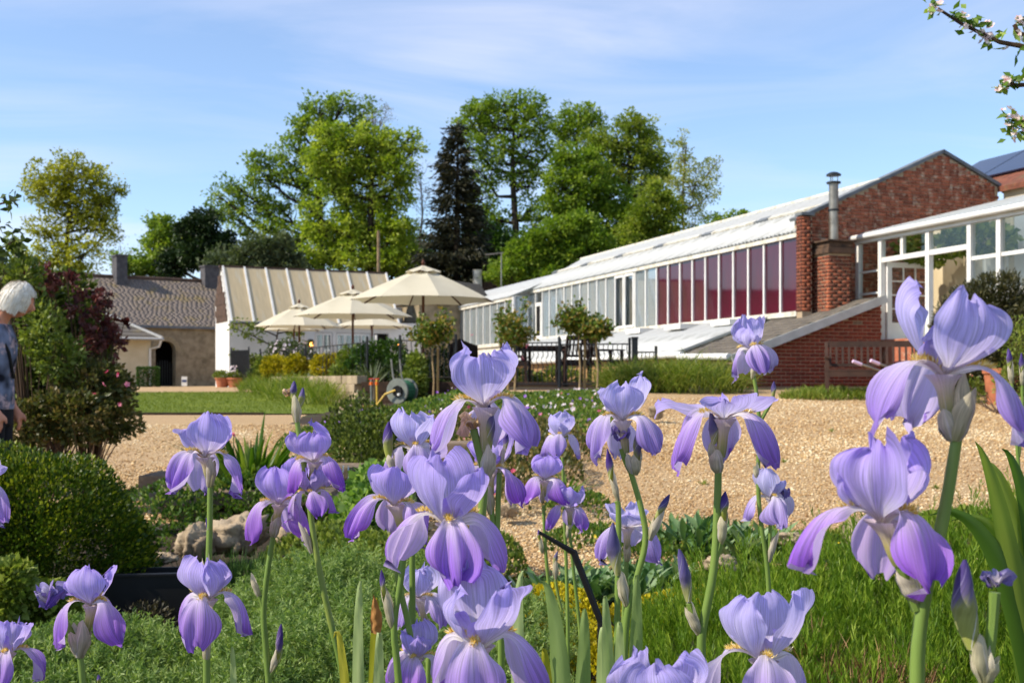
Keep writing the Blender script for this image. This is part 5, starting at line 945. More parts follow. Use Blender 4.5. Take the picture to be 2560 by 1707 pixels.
vn = bush('conservatory_vine', 'green vine leaves inside the conservatory window', 'plant', [np.array([*(np.array([6.2, 25]) + np.array([2.2 * math.cos(RZG) + 5.0 * math.sin(RZG), 2.2 * math.sin(RZG) - 5.0 * math.cos(RZG)])), 3.75, .5, .5, .42]), np.array([*(np.array([6.2, 25]) + np.array([2.4 * math.cos(RZG) + 2.6 * math.sin(RZG), 2.4 * math.sin(RZG) - 2.6 * math.cos(RZG)])), 4.0, .7, .7, .3]), np.array([*(np.array([6.2, 25]) + np.array([2.3 * math.cos(RZG) + 1.2 * math.sin(RZG), 2.3 * math.sin(RZG) - 1.2 * math.cos(RZG)])), 3.95, .6, .5, .3])], 2200, .14, .11, lm_bright, .3, .1, seed=83, stems=0)
vs_ = MB(); vs_.tube([(0, 0, 0), (.1, .1, .8), (-.1, 0, 1.7), (.2, .0, 2.1)], [.03, .025, .02, .01], 6); vs_.build('vine_stem', m_twig, vn, True)
bed('gravel_weeds', 'scattered low green weeds along the near gravel edge', [(X(1480, 7.6), 7.4, .35, .3, .12), (X(1980, 7.3), 7.3, .4, .25, .10), (X(1620, 7.0), 7.0, .3, .3, .1), (X(2080, 6.8), 6.8, .3, .3, .12), (X(1440, 8.8), 8.6, .25, .3, .14)], 3600, .034, .022, lm_ger, ((22, .012, fm_yel), (14, .014, fm_white)), 184)
for q_, (a_, d_) in enumerate(((2230, 11.5), (2340, 9.6), (1960, 11), (1760, 9.8), (2080, 13.5), (2420, 8.6))): strap('grass_tuft', ('tiny grass tuft in the gravel below the wheelbarrow', 'tiny grass tuft in the gravel right of the lower large iris', 'tiny grass tuft in the gravel beside the spread drooping iris', 'tiny grass tuft in the gravel under the tall stemmed iris', 'tiny grass tuft in the gravel before the bench', 'tiny grass tuft in the gravel near the right iris leaves')[q_], a_, 1000, d_, 26, .07, .008, lm_grass, 1.6, .3, seed=300 + q_, cat='grass')
bed('path_weeds', 'low pink dotted weeds between golden hedge and daylilies', [(X(470, 10.5), 10.5, .4, .6, .16), (X(400, 9.2), 9.2, .3, .4, .2), (X(520, 8.6), 8.6, .3, .3, .2), (X(760, 11), 11, .4, .5, .2)], 3000, .036, .024, lm_ger, ((16, .014, fm_pink),), 186)
# weeds on the gravel edge, lower right
bed('ivy_patch', 'glossy low leafy weeds at the gravel edge on the right', [(X(2330, 7.4), 7.4, .50, .45, .22), (X(2440, 7.4), 7.4, .40, .45, .22), (X(2200, 7.6), 7.6, .3, .3, .12)], 4200, .038, .026, lm_bright, ((8, .012, fm_yel),), 84)
strap('weed_shoots', 'two thin upright weeds on the gravel at the right', 2330, 1200, 7.7, 16, .22, .012, lm_bright, .5, .2, seed=85)
# blue-green broad leaves, centre right
def rosette(name, label, spots, n, L, Wd, lm, seed, tilt=.7):
    g = np.random.default_rng(seed); t = thing(name, label, 'plant', (spots[0][0], spots[0][1], float(gz(spots[0][0], spots[0][1])))); Bs = []; As = []
    for x, y, r, h in spots:
        m = n // len(spots); a = g.uniform(0, 6.283, m); q = np.sqrt(g.uniform(0, 1, m)) * r; p = np.stack([x + q * np.cos(a), y + q * np.sin(a), gz(x + q * np.cos(a), y + q * np.sin(a)) + h * g.uniform(0, 1, m)], -1); b = g.uniform(0, 6.283, m); Bs.append(p); As.append(np.stack([np.cos(b) * tilt, np.sin(b) * tilt, np.full(m, 1.0)], -1) + g.normal(0, .2, (m, 3)))
    B = np.concatenate(Bs); A = np.concatenate(As); blades('leaf', B, A, -A * np.array([1, 1, -.5]) + g.normal(0, .3, A.shape), L * g.uniform(.6, 1.2, len(B)), Wd, lm, t, droop=.18, segs=4, wprof=lambda t: .25 + .9 * math.sin(math.pi * min(t * .92 + .06, 1)) if t < .98 else .05); tag(bpy.data.objects[t.children[0].name], kind='stuff'); return t
rosette('lambs_ear_patch', 'broad upright blue green leaves behind the centre irises', [(X(1400, 5.8), 5.8, .22, .08), (X(1500, 5.9), 5.9, .25, .1), (X(1590, 6.0), 6.0, .2, .08), (X(1640, 6.3), 6.3, .2, .05)], 420, .14, .032, lm_blue, 86)
rosette('lambs_ear_patch', 'silvery blue green leaf clump at the gravel edge', [(X(1720, 7.2), 7.2, .2, .12), (X(1800, 7.0), 7.0, .24, .14), (X(1880, 7.1), 7.1, .2, .1)], 420, .17, .036, lm_blue, 87)
bed('lettuce_patch', 'crinkled light green leaves under the silvery clump', [(X(1790, 5.9), 5.9, .22, .25, .12), (X(1900, 6.2), 6.2, .2, .25, .1)], 900, .05, .035, lm_bright, (), 88)
# cushions of the foreground
mat_plant('ferny_cushion', 'soft ferny green cushion plant in the lower left centre', 'plant', [(X(800, 4.8), 4.85, .50, .62, .28), (X(700, 4.1), 4.1, .30, .45, .2), (X(880, 4.2), 4.2, .46, .6, .24), (X(1000, 4.9), 4.9, .42, .55, .26), (X(780, 3.9), 3.9, .36, .5, .2)], 8500, .07, .0055, lm_fern, 'sprig', 1, .7, 90, amp=.42, freq=9, depth=.35, spread=.7)
mat_plant('ferny_cushion', 'soft ferny green cushion at the bottom left corner', 'plant', [(X(140, 4.2), 4.2, .5, .42, .17), (X(320, 4.1), 4.1, .42, .40, .15), (X(20, 4.0), 4.0, .3, .4, .2)], 4300, .07, .0055, lm_fern, 'sprig', 1, .7, 91, amp=.42, freq=9, spread=.7)
mat_plant('ferny_cushion', 'ferny green cushion between the centre iris leaves', 'plant', [(X(1240, 4.6), 4.6, .36, .5, .22), (X(1290, 3.9), 3.9, .24, .4, .12), (X(1180, 3.9), 3.9, .3, .4, .18)], 2600, .07, .0055, lm_fern, 'sprig', 1, .7, 92, amp=.42, freq=9, spread=.7)
mat_plant('yellow_creeper', 'bright yellow creeping plant between the centre irises', 'plant', [(X(1390, 5.1), 5.1, .22, .6, .2), (X(1470, 4.6), 4.6, .17, .4, .16), (X(1330, 4.7), 4.7, .14, .3, .17)], 12000, .020, .016, lm_yel, 'leaf', 3, .5, 93)
mat_plant('yellow_creeper', 'strip of yellow creeping plant behind the green needle cushion', 'plant', [(X(1660, 5.4), 5.4, .26, .2, .14), (X(1740, 5.4), 5.4, .22, .2, .14)], 4500, .020, .016, lm_yel, 'leaf', 3, .5, 94)
mat_plant('needle_cushion', 'large bright green needle leaved cushion at lower right', 'plant', [(1.05, 4.45, .62, .75, .34), (1.65, 4.55, .75, .85, .42), (2.25, 4.7, .7, .8, .46), (.75, 4.15, .40, .5, .24), (1.55, 3.7, .8, .55, .24), (2.1, 3.8, .5, .6, .3), (.95, 3.6, .45, .4, .18)], 11500, .10, .004, lm_cush, 'brush', 1, 1.2, 95, amp=.5, freq=13, depth=.55, spread=.5)
mat_plant('brown_stalks', 'bare brown woody stalks under the needle cushion', 'plant', [(X(2140, 3.75), 3.6, .26, .2, .20), (X(2010, 4.0), 3.85, .12, .2, .22), (X(2230, 3.6), 3.5, .2, .2, .18)], 1500, .15, .005, LM('dry_stalk', (84, 54, 36), (122, 88, 58), (170, 138, 96), .1), 'blade', 3, 1.4, 96, droop=.2, spread=.5)
mat_plant('chive_tuft', 'dark grassy tuft beside the limestone rocks', 'plant', [(X(610, 5.9), 5.9, .16, .2, .05), (X(540, 5.8), 5.8, .2, .2, .05)], 700, .20, .006, LM('chive', (36, 64, 24), (56, 86, 34), (88, 116, 52), .2), 'blade', 3, 1.6, 97, droop=.2, spread=.3)
mat_plant('trailing_herbs', 'trailing green herbs over the stone step', 'plant', [(X(420, 7.6), 7.6, .28, .5, .42), (X(600, 8.2), 8.0, .5, .25, .36), (X(720, 8.2), 7.9, .45, .25, .3)], 4200, .032, .02, lm_ger, 'leaf', 2, .3, 98, depth=.95)
# ---------------------------------------------------------------- rocks and stone steps
m_rock = M('limestone_rock', (186, 166, 136), (118, 100, 80), 5, .95, .9, 18, c3=(92, 80, 62), s3=4)
m_slab = M('stone_slab', (142, 122, 100), (104, 88, 72), 4, .95, .7, 16, c3=(86, 82, 56), s3=2)
def rock(label, px, py, D, rx, ry, seed, name='rock', sink=.25):
    g = np.random.default_rng(seed); k = D / F; n, m = 44, 28; V = []; f1 = g.normal(size=(7, 3)) * 2.1; ph = g.uniform(0, 6.28, 7)
    for i in range(m + 1):
        for j in range(n):
            th = math.pi * i / m; a = 6.2832 * j / n; d = np.array([math.sin(th) * math.cos(a), math.sin(th) * math.sin(a), math.cos(th)]); r = 1 + .15 * np.sum(np.sin(f1 @ d * 1.3 + ph)) / 2.0 + .16 * abs(np.sin(f1[0] @ d * 2.5)) - .14 * abs(np.sin(f1[2] @ d * 3.4 + 1)) + .06 * np.sin(f1[3] @ d * 6) + .09 * np.sin(f1[1] @ d * 8) * np.sin(f1[4] @ d * 7) - .07 * abs(np.sin(f1[6] @ d * 11)) + .05 * np.sin(f1[5] @ d * 9); V.append(np.sign(d) * np.abs(d) ** .78 * r * np.array([rx * k, (rx + ry) / 2 * k, ry * k]))
    T = [(i * n + j, i * n + (j + 1) % n, (i + 1) * n + (j + 1) % n, (i + 1) * n + j) for i in range(m) for j in range(n)]
    x, y = X(px, D), D; z = float(gz(x, y)) + ry * k * (1 - 2 * sink); o = mkobj(name, npmesh(name, np.array(V), np.array(T)), m_rock, None, True); o.location = (x, y, max(z, CZ + (HY - py) * k - .0 * k)); o.rotation_euler = (0, 0, g.uniform(0, 6)); return tag(o, label, 'rock')
rock('large pitted limestone rock below the stone step', 600, 1345, 6.9, 74, 46, 1); rock('pale angular limestone rock left of the large pitted one', 490, 1370, 6.7, 46, 44, 2); rock('rounded rock behind the clustered irises on the left', 730, 1355, 6.9, 46, 30, 3); rock('flat pale rock between the golden hedge and large rock', 410, 1395, 6.2, 36, 14, 4); rock('smooth stone lying at the gravel edge in the centre', 1270, 1275, 8.2, 26, 18, 5); rock('pale stone at the base of the tall stemmed iris', 1800, 1410, 5.9, 36, 24, 6); rock('dark weathered stone between the two right irises', 2150, 1335, 6.7, 52, 30, 7); rock('flat grey stone at the gravel edge right of centre', 1985, 1345, 6.9, 44, 14, 8); rock('white stone at the end of the flower border', 1640, 1030, 14.5, 18, 14, 9); rock('small pale stones near the block wall foot', 870, 1022, 19, 24, 10, 10)
def slab(label, px0, px1, py, D, th, dep, rz=0, name='stone_slab'):
    x0, x1 = X(px0, D), X(px1, D); z = CZ + (HY - py) / F * D; t = MB().box((x0, D - dep / 2, z - th), (x1, D + dep / 2, z)).build(name, m_slab, bevel=.02); t.location = (0, 0, 0); return tag(t, label, 'stone')
slab('upper stone slab of the pond edge under the daylilies', 370, 560, 1182, 9.2, .10, .5); slab('long lower stone step below the daylilies', 400, 840, 1222, 8.5, .09, .6); slab('stone ledge above the dark water spout', 825, 985, 1162, 9.3, .10, .5); slab('lower stone lip of the water spout', 800, 890, 1236, 8.4, .07, .4); slab('square grey stone block behind the large centre iris', 1090, 1186, 1104, 9.8, .26, .4)
def stonework(label, px0, px1, py0, py1, D, rows, cols, seed):
    x0, x1 = X(px0, D), X(px1, D); z1 = CZ + (HY - py0) / F * D; z0 = CZ + (HY - py1) / F * D; t = thing('step_wall', label, 'wall', ((x0 + x1) / 2, D, z0)); g = random.Random(seed); h = (z1 - z0) / rows
    for r_ in range(rows):
        x = x0
        while x < x1 - .04:
            w = min((x1 - x0) / cols * g.uniform(.7, 1.4), x1 - x); bx('stone', (x - t.location.x + .006, g.uniform(-.03, .0), r_ * h + .005), (x + w - t.location.x - .006, .22, (r_ + 1) * h - .005), m_slab, t, .012); x += w
stonework('low dry stone wall under the long stone step', 410, 840, 1252, 1320, 8.5, 3, 7, 5)
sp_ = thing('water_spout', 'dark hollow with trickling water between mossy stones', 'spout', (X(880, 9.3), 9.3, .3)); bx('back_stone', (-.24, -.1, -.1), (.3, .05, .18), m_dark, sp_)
MB().tube([(-.03, -.28, .24), (-.03, -.31, .1), (-.03, -.32, -.08)], .004, 6).build('water_thread', glass('water', (225, 235, 240), .02, .9), sp_, True); MB().tube([(.01, -.28, .24), (.015, -.32, .08), (.015, -.33, -.04)], .003, 6).build('water_thread', bpy.data.materials['water'], sp_, True)
for k in range(5): rk = rnd.uniform(.05, .09); q = MB().lathe([(0, -rk * .6), (rk * .8, -rk * .4), (rk, 0), (rk * .7, rk * .5), (0, rk * .6)], n=9).build('mossy_stone', m_rock, sp_, True); q.location = (-.22 + k * .035, -.25 + .03 * k, -.02 + .03 * (k % 3)); q.rotation_euler = (k, k * 2, k)
# ---------------------------------------------------------------- dark support stake in the centre
sk = thing('plant_support', 'bent black metal plant support between the centre irises', 'support', tuple(O(1375, 1420, 2.9)[:2]) + (0.0,)); b0_ = np.array(sk.location); MB().tube([tuple(O(1380, 1430, 2.9) - b0_ - np.array([0, 0, .5])), tuple(O(1380, 1428, 2.9) - b0_), tuple(O(1318, 1268, 2.9) - b0_), tuple(O(1238, 1222, 2.9) - b0_)], [.009, .009, .009, .004], 6).build('rod', m_blk, sk)
# ---------------------------------------------------------------- apple boughs, top right
lm_apple = LM('apple_leaf', (70, 104, 34), (110, 142, 50), (160, 180, 84), .4); fm_apple = LM('apple_blossom', (240, 196, 196), (246, 224, 216), (252, 244, 236), .35, .6, (1, .95, .95))
ap = thing('apple_tree', 'blossoming apple boughs reaching in at the top right', 'tree', (2.9, 4.6, float(gz(2.9, 4.6)))); Da = 4.2; ab = np.array(ap.location)
MB().tube([(0, 0, 0), (.03, .02, .9), (-.05, 0, 1.7), (.05, -.1, 2.6)], [.09, .08, .07, .05], 9).build('trunk', m_bark, ap, True)
boughs = [[(2640, 150), (2575, 120), (2500, 106), (2455, 85), (2400, 58), (2345, 22)], [(2640, 120), (2570, 92), (2545, 82), (2535, 62)], [(2660, 225), (2600, 210), (2540, 214), (2512, 208)], [(2680, 340), (2610, 310), (2560, 305), (2530, 300)]]
for bi, bo in enumerate(boughs):
    pt = [P(a, b, Da + .1 * bi) - ab for a, b in bo]; st_ = np.array([.05, -.1, 1.3 + .35 * bi if bi else 2.5]); MB().tube([st_] + pt, [.03, .012] + [.009 - .001 * k for k in range(len(pt) - 1)], 6).build('bough', m_twig, ap, True)
cl = [(2332, 20, 0), (2418, 62, 0), (2445, 78, 0), (2392, 35, 0), (2480, 98, 0), (2545, 62, .1), (2552, 120, 0), (2515, 212, .2), (2528, 208, .2), (2558, 200, .2), (2520, 305, .3), (2545, 300, .3), (2538, 335, .3), (2556, 325, .3)]
Bl = []; Bf = []
for a, b, dd in cl:
    c = P(a, b, Da + dd); Bl.append(c + rng.normal(0, .014, (11, 3))); Bf.append(c + rng.normal(0, .016, (6, 3)))
Bl = np.concatenate(Bl); leafcloud('leaves', Bl, rdir(len(Bl)), rdir(len(Bl)) + np.array([-.4, -.6, .4]), rng.uniform(.03, .055, len(Bl)), .022, lm_apple, ap); blossoms(ap, np.concatenate(Bf), .017, fm_apple, 'blossom')
lb = thing('hanging_twigs', 'dark leafy twigs poking in at the left edge', 'twig', (X(-60, 5), 5, float(gz(X(-60, 5), 5)))); lo = np.array(lb.location); MB().tube([(0, 0, 0), (.0, .05, 1.2), P(-40, 520, 5) - lo, P(20, 505, 5) - lo, P(50, 500, 5) - lo], [.02, .015, .008, .005, .002], 6).build('twig', m_twig, lb, True); MB().tube([(0, .03, 1.0), P(-30, 640, 5) - lo, P(40, 600, 5) - lo], [.012, .007, .003], 6).build('twig', m_twig, lb, True)
Bl = np.concatenate([P(a, b, 5) + rng.normal(0, .018, (9, 3)) for a, b in ((14, 503), (38, 500), (20, 605), (45, 600), (8, 640), (35, 625), (15, 570))]); leafcloud('leaves', Bl, rdir(len(Bl)), rdir(len(Bl)), .05, .026, lm_shrub, lb)
# ================================================================ person at the left edge
def person():
    D = 7.75; x0 = -3.45; z0 = float(gz(x0, D)) + .012; t = thing('person', 'person with white bobbed hair, floral shirt and dark trousers looking down', 'person', (x0, D, z0), math.radians(6)); mb = MB()
    def loft(rings, n=18):
        vs = []; fs = []
        for (z, cx, dx, dy, cy) in rings:
            for k in range(n): a = 6.2832 * k / n; vs.append((cx + dx * math.cos(a), cy + dy * math.sin(a), z))
        for i in range(len(rings) - 1):
            for k in range(n): fs.append((i * n + k, i * n + (k + 1) % n, (i + 1) * n + (k + 1) % n, (i + 1) * n + k))
        fs.append(tuple(range(n - 1, -1, -1))); fs.append(tuple((len(rings) - 1) * n + k for k in range(n))); return vs, fs
    def body(m, grow=0.0, zmin=-1, zmax=3):
        R = [(.74, 0, .10, .155, 0), (.84, -.01, .12, .17, 0), (.96, 0, .115, .155, 0), (1.06, .005, .105, .14, 0), (1.18, .012, .118, .15, 0), (1.28, .012, .122, .165, 0), (1.36, .005, .105, .175, 0), (1.41, .01, .08, .13, 0), (1.435, .03, .058, .065, 0)]
        m.add(*loft([(z, cx, dx + grow, dy + grow, cy) for z, cx, dx, dy, cy in R if zmin <= z <= zmax]))
    body(mb); mb.tube([(.02, 0, 1.40), (.07, 0, 1.475), (.11, 0, 1.52)], [.056, .052, .055], 14)          # neck, bent forward
    hc = np.array([.165, 0, 1.56])
    vs = []; fs = []; n, m = 24, 16
    for i in range(m + 1):
        for j in range(n):
            th = math.pi * i / m; a = 6.2832 * j / n; d = np.array([math.sin(th) * math.cos(a), math.sin(th) * math.sin(a), math.cos(th)]); r = np.array([.094, .074, .112]); p = d * r
            if d[2] < 0 and d[0] > 0: p[0] *= 1 - .10 * -d[2]
            p = np.array([p[0] * math.cos(.45) + p[2] * math.sin(.45), p[1], -p[0] * math.sin(.45) + p[2] * math.cos(.45)]); vs.append(hc + p)
    for i in range(m):
        for j in range(n): fs.append((i * n + j, i * n + (j + 1) % n, (i + 1) * n + (j + 1) % n, (i + 1) * n + j))
    mb.add(vs, fs); mb.tube([hc + (.085, 0, -.012), hc + (.10, 0, -.052), hc + (.078, 0, -.062)], [.010, .014, .012], 8)   # nose
    for s in (-1, 1):
        mb.tube([hc + (-.005, s * .070, -.01), hc + (.0, s * .082, -.02), hc + (.0, s * .074, -.05)], [.012, .016, .010], 8)   # ears
        mb.tube([(0, s * .165, 1.36), (-.02, s * .205, 1.24), (-.03, s * .215, 1.10), (.02, s * .21, .97), (.07, s * .20, .86)], [.052, .046, .040, .034, .025], 12)
        hd = np.array([.075, s * .198, .85]); mb.tube([hd, hd + (.02, 0, -.045), hd + (.03, 0, -.085)], [.026, .036, .034], 10)
        for k, (oy, L) in enumerate(((-.027, .060), (-.009, .072), (.009, .070), (.026, .056))):
            q = hd + np.array([.03, oy, -.085]); mb.tube([q + (0, 0, .03), q + (.008, 0, -L * .5), q + (-.004, 0, -L)], [.0105, .010, .008], 8)
        q = hd + np.array([.035, 0, -.03]); mb.tube([q, q + (.035, 0, -.03), q + (.042, 0, -.065)], [.013, .011, .009], 8)
        mb.tube([(0, s * .085, .80), (.01, s * .09, .45), (-.01, s * .09, .08)], [.085, .062, .04], 12); mb.tube([(-.05, s * .09, .035), (.06, s * .095, .035), (.15, s * .10, .028)], [.036, .04, .026], 10)
    skin = M('skin', (214, 150, 118), (198, 132, 104), 9, .55, .05); o = mb.build('body', skin, t, True); rm_ = o.modifiers.new('r', 'REMESH'); rm_.mode = 'VOXEL'; rm_.voxel_size = .009; rm_.use_smooth_shade = True; sm = o.modifiers.new('s', 'SMOOTH'); sm.factor = .5; sm.iterations = 3
    # shirt
    ms = M('floral_shirt', (128, 136, 160), (10, 13, 28), 11, .85, .2, 60, c3=(206, 176, 176), s3=13, detail=1); sb = MB(); body(sb, .018, .80, 1.42)
    for s in (-1, 1): sb.tube([(0, s * .14, 1.375), (0, s * .175, 1.355), (-.02, s * .21, 1.24), (-.03, s * .22, 1.10), (.015, s * .215, .98)], [.06, .07, .062, .056, .052], 14)
    q = sb.build('shirt', ms, t, True); r2 = q.modifiers.new('r', 'REMESH'); r2.mode = 'VOXEL'; r2.voxel_size = .011; r2.use_smooth_shade = True; s2 = q.modifiers.new('s', 'SMOOTH'); s2.iterations = 2
    MB().tube([(-.03, .07, 1.44), (.045, .06, 1.44), (.075, .0, 1.405), (.045, -.06, 1.44), (-.03, -.07, 1.44), (-.055, 0, 1.455), (-.03, .07, 1.44)], .018, 8).build('collar', ms, t, True)
    MB().tube([(-.10, -.13, 1.30), (-.03, -.135, 1.425), (.06, -.13, 1.40), (.135, -.10, 1.22), (.14, -.02, 1.05)], .011, 6).build('strap', m_blk, t, True)
    tb_ = MB(); body(tb_, .012, .70, .97)
    for s in (-1, 1): tb_.tube([(0, s * .085, .84), (.01, s * .09, .45), (-.01, s * .09, .07)], [.105, .082, .068], 14)
    q = tb_.build('trousers', M('black_trousers', (26, 26, 32), (16, 16, 20), 8, .9), t, True); r3 = q.modifiers.new('r', 'REMESH'); r3.mode = 'VOXEL'; r3.voxel_size = .012; r3.use_smooth_shade = True
    # hair: strands hanging from a crown, bobbed at the jaw
    g = np.random.default_rng(5); V = []; T = []; R = []; cr = hc + np.array([-.02, 0, .10]); tilt = .42
    for k in range(4200):
        a = g.uniform(0, 6.2832); ln = g.uniform(.85, 1.05)
        if abs(a) < .55 or abs(a - 6.2832) < .55: ln *= .55                        # short fringe over the brow
        pts = []
        for i in range(7):
            f = i / 6; th = (.05 + 2.2 * f * ln * (1.0 if math.cos(a) < .5 else .85)); rad = np.array([.110, .094, .128]) * (1 + .04 * math.sin(k) + .05 * (f > .7)); d = np.array([math.sin(min(th, 1.75)) * math.cos(a), math.sin(min(th, 1.75)) * math.sin(a), math.cos(th)]); p = d * rad
            p = np.array([p[0] * math.cos(tilt) + p[2] * math.sin(tilt), p[1], -p[0] * math.sin(tilt) + p[2] * math.cos(tilt)]); pts.append(hc + np.array([-.012, 0, .012]) + p * (1 + .02 * math.sin(a * 5) * f) + g.normal(0, .0012 + .0012 * f, 3))
        i0 = len(V); sd = np.array([-math.sin(a), math.cos(a), 0]) * .0042
        for i, p in enumerate(pts): w = 1 - .6 * (i / 6) ** 3; V += [p + sd * w, p - sd * w]
        for i in range(6): T.append((i0 + 2 * i, i0 + 2 * i + 1, i0 + 2 * i + 3, i0 + 2 * i + 2))
        R.append(g.uniform(0, 1))
    mkobj('hair', npmesh('hair', np.array(V), np.array(T), {'rnd': np.repeat(R, 14)}), LM('white_hair', (212, 200, 178), (234, 226, 208), (248, 244, 234), .15, .45, (1, .95, .85)), t, True)
person()
# ================================================================ irises
def petal_mat(name, stops, vein=.28, transl=.45, vf=15.0, pale=0.0):
    m = bpy.data.materials.new(name); m.use_nodes = True; t = m.node_tree; b = t.nodes['Principled BSDF']; o = t.nodes['Material Output']
    au = t.nodes.new('ShaderNodeAttribute'); au.attribute_name = 'pu'; av = t.nodes.new('ShaderNodeAttribute'); av.attribute_name = 'pv'; ar = t.nodes.new('ShaderNodeAttribute'); ar.attribute_name = 'rnd'
    def mth(op, x, y):
        n = t.nodes.new('ShaderNodeMath'); n.operation = op
        for i, v in enumerate((x, y)):
            if isinstance(v, (int, float)): n.inputs[i].default_value = v
            else: lnk(t, v, n.inputs[i])
        return n.outputs[0]
    cb = t.nodes.new('ShaderNodeCombineXYZ'); lnk(t, mth('MULTIPLY', av.outputs['Fac'], vf), cb.inputs[0]); lnk(t, mth('MULTIPLY', au.outputs['Fac'], 1.3), cb.inputs[1]); lnk(t, mth('MULTIPLY', ar.outputs['Fac'], 40.0), cb.inputs[2])
    nz_ = t.nodes.new('ShaderNodeTexNoise'); nz_.inputs['Scale'].default_value = 1.0; nz_.inputs['Detail'].default_value = 3.5; nz_.inputs['Roughness'].default_value = .7; lnk(t, cb.outputs[0], nz_.inputs[0])
    cr = t.nodes.new('ShaderNodeValToRGB'); e = cr.color_ramp.elements; e[0].position = stops[0][0]; e[0].color = sl(stops[0][1]); e[1].position = stops[-1][0]; e[1].color = sl(stops[-1][1])
    for p, c in stops[1:-1]: q = e.new(p); q.color = sl(c)
    sh = mth('ADD', au.outputs['Fac'], mth('MULTIPLY', mth('SUBTRACT', nz_.outputs[0], .5), .35)); lnk(t, sh, cr.inputs[0])
    mid = mth('MULTIPLY', mth('SUBTRACT', 1.0, mth('MINIMUM', mth('MULTIPLY', mth('ABSOLUTE', av.outputs['Fac'], 0.0), 9.0), 1.0)), mth('SUBTRACT', 1.05, au.outputs['Fac']))
    mm = t.nodes.new('ShaderNodeMix'); mm.data_type = 'RGBA'; lnk(t, mth('MULTIPLY', mid, .7), mm.inputs[0]); lnk(t, cr.outputs[0], mm.inputs[6]); mm.inputs[7].default_value = sl((236, 226, 240))
    mv = t.nodes.new('ShaderNodeMapRange'); mv.inputs[1].default_value = .36; mv.inputs[2].default_value = .64; mv.inputs[3].default_value = 1 - vein; mv.inputs[4].default_value = 1 + vein * .4; lnk(t, nz_.outputs[0], mv.inputs[0])
    mu = t.nodes.new('ShaderNodeVectorMath'); mu.operation = 'SCALE'; lnk(t, mm.outputs[2], mu.inputs[0]); lnk(t, mv.outputs[0], mu.inputs['Scale'])
    if pale:                                                       # the reverse of the petal carries less pigment
        ge = t.nodes.new('ShaderNodeNewGeometry'); mp_ = t.nodes.new('ShaderNodeMix'); mp_.data_type = 'RGBA'; lnk(t, mth('MULTIPLY', mth('SUBTRACT', 1.0, ge.outputs['Backfacing']), pale), mp_.inputs[0]); lnk(t, mu.outputs[0], mp_.inputs[6]); mp_.inputs[7].default_value = sl((240, 228, 240)); mu = mp_
    hs_ = t.nodes.new('ShaderNodeHueSaturation'); lnk(t, mth('ADD', .49, mth('MULTIPLY', ar.outputs['Fac'], .022)), hs_.inputs['Hue']); lnk(t, mu.outputs[2] if pale else mu.outputs[0], hs_.inputs['Color']); hs_.inputs['Value'].default_value = 1.0; lnk(t, mth('ADD', .78, mth('MULTIPLY', ar.outputs['Fac'], .34)), hs_.inputs['Saturation'])
    lnk(t, hs_.outputs[0], b.inputs['Base Color']); b.inputs['Roughness'].default_value = .55; b.inputs['Specular IOR Level'].default_value = .22; b.inputs['Sheen Weight'].default_value = .12
    bp = t.nodes.new('ShaderNodeBump'); bp.inputs['Strength'].default_value = .35; bp.inputs['Distance'].default_value = .002; lnk(t, nz_.outputs[0], bp.inputs['Height']); lnk(t, bp.outputs[0], b.inputs['Normal'])
    tr = t.nodes.new('ShaderNodeBsdfTranslucent'); lnk(t, hs_.outputs[0], tr.inputs[0]); ms = t.nodes.new('ShaderNodeMixShader'); ms.inputs[0].default_value = transl; lnk(t, b.outputs[0], ms.inputs[1]); lnk(t, tr.outputs[0], ms.inputs[2]); lnk(t, ms.outputs[0], o.inputs[0]); return m
pm_std = petal_mat('iris_standard', [(0, (248, 240, 236)), (.18, (242, 234, 244)), (.44, (214, 200, 247)), (1, (196, 178, 246))], .36, .52, 30)
pm_fall = petal_mat('iris_fall', [(0, (248, 238, 214)), (.32, (247, 239, 242)), (.56, (220, 198, 243)), (.76, (192, 156, 236)), (1, (164, 116, 224))], .44, .46, 26, .5)
pm_style = petal_mat('iris_style', [(0, (240, 228, 226)), (.5, (212, 196, 242)), (1, (178, 158, 240))], .12, .4)
pm_spathe = petal_mat('iris_spathe', [(0, (176, 170, 120)), (.3, (200, 190, 156)), (1, (222, 208, 180))], .3, .35, 10)
pm_dry = petal_mat('withered_petal', [(0, (196, 156, 110)), (.5, (240, 208, 164)), (1, (220, 176, 132))], .35, .25)
pm_wilt = petal_mat('wilted_petal', [(0, (206, 196, 190)), (.5, (150, 134, 196)), (1, (112, 92, 176))], .35, .3)
pm_bud = petal_mat('iris_bud', [(0, (164, 168, 74)), (.36, (150, 152, 84)), (.52, (104, 92, 130)), (.75, (74, 58, 124)), (1, (62, 44, 112))], .25, .12, 5)
m_beard = LM('iris_beard', (226, 184, 60), (240, 216, 130), (250, 244, 216), .3, .7, (1, .95, .7))
m_throat = petal_mat('iris_throat', [(0, (150, 160, 80)), (.45, (206, 190, 130)), (.8, (226, 206, 190)), (1, (226, 208, 224))], .22, .3, 10)
m_istem = M('iris_stem', (124, 146, 66), (96, 122, 52), 30, .5, .1, 60, stretch=(1, 1, .15), c3=(140, 150, 70), s3=12)
def bez(p, t): u = 1 - t; return [u ** 3 * p[0][i] + 3 * u * u * t * p[1][i] + 3 * u * t * t * p[2][i] + t ** 3 * p[3][i] for i in (0, 1)]
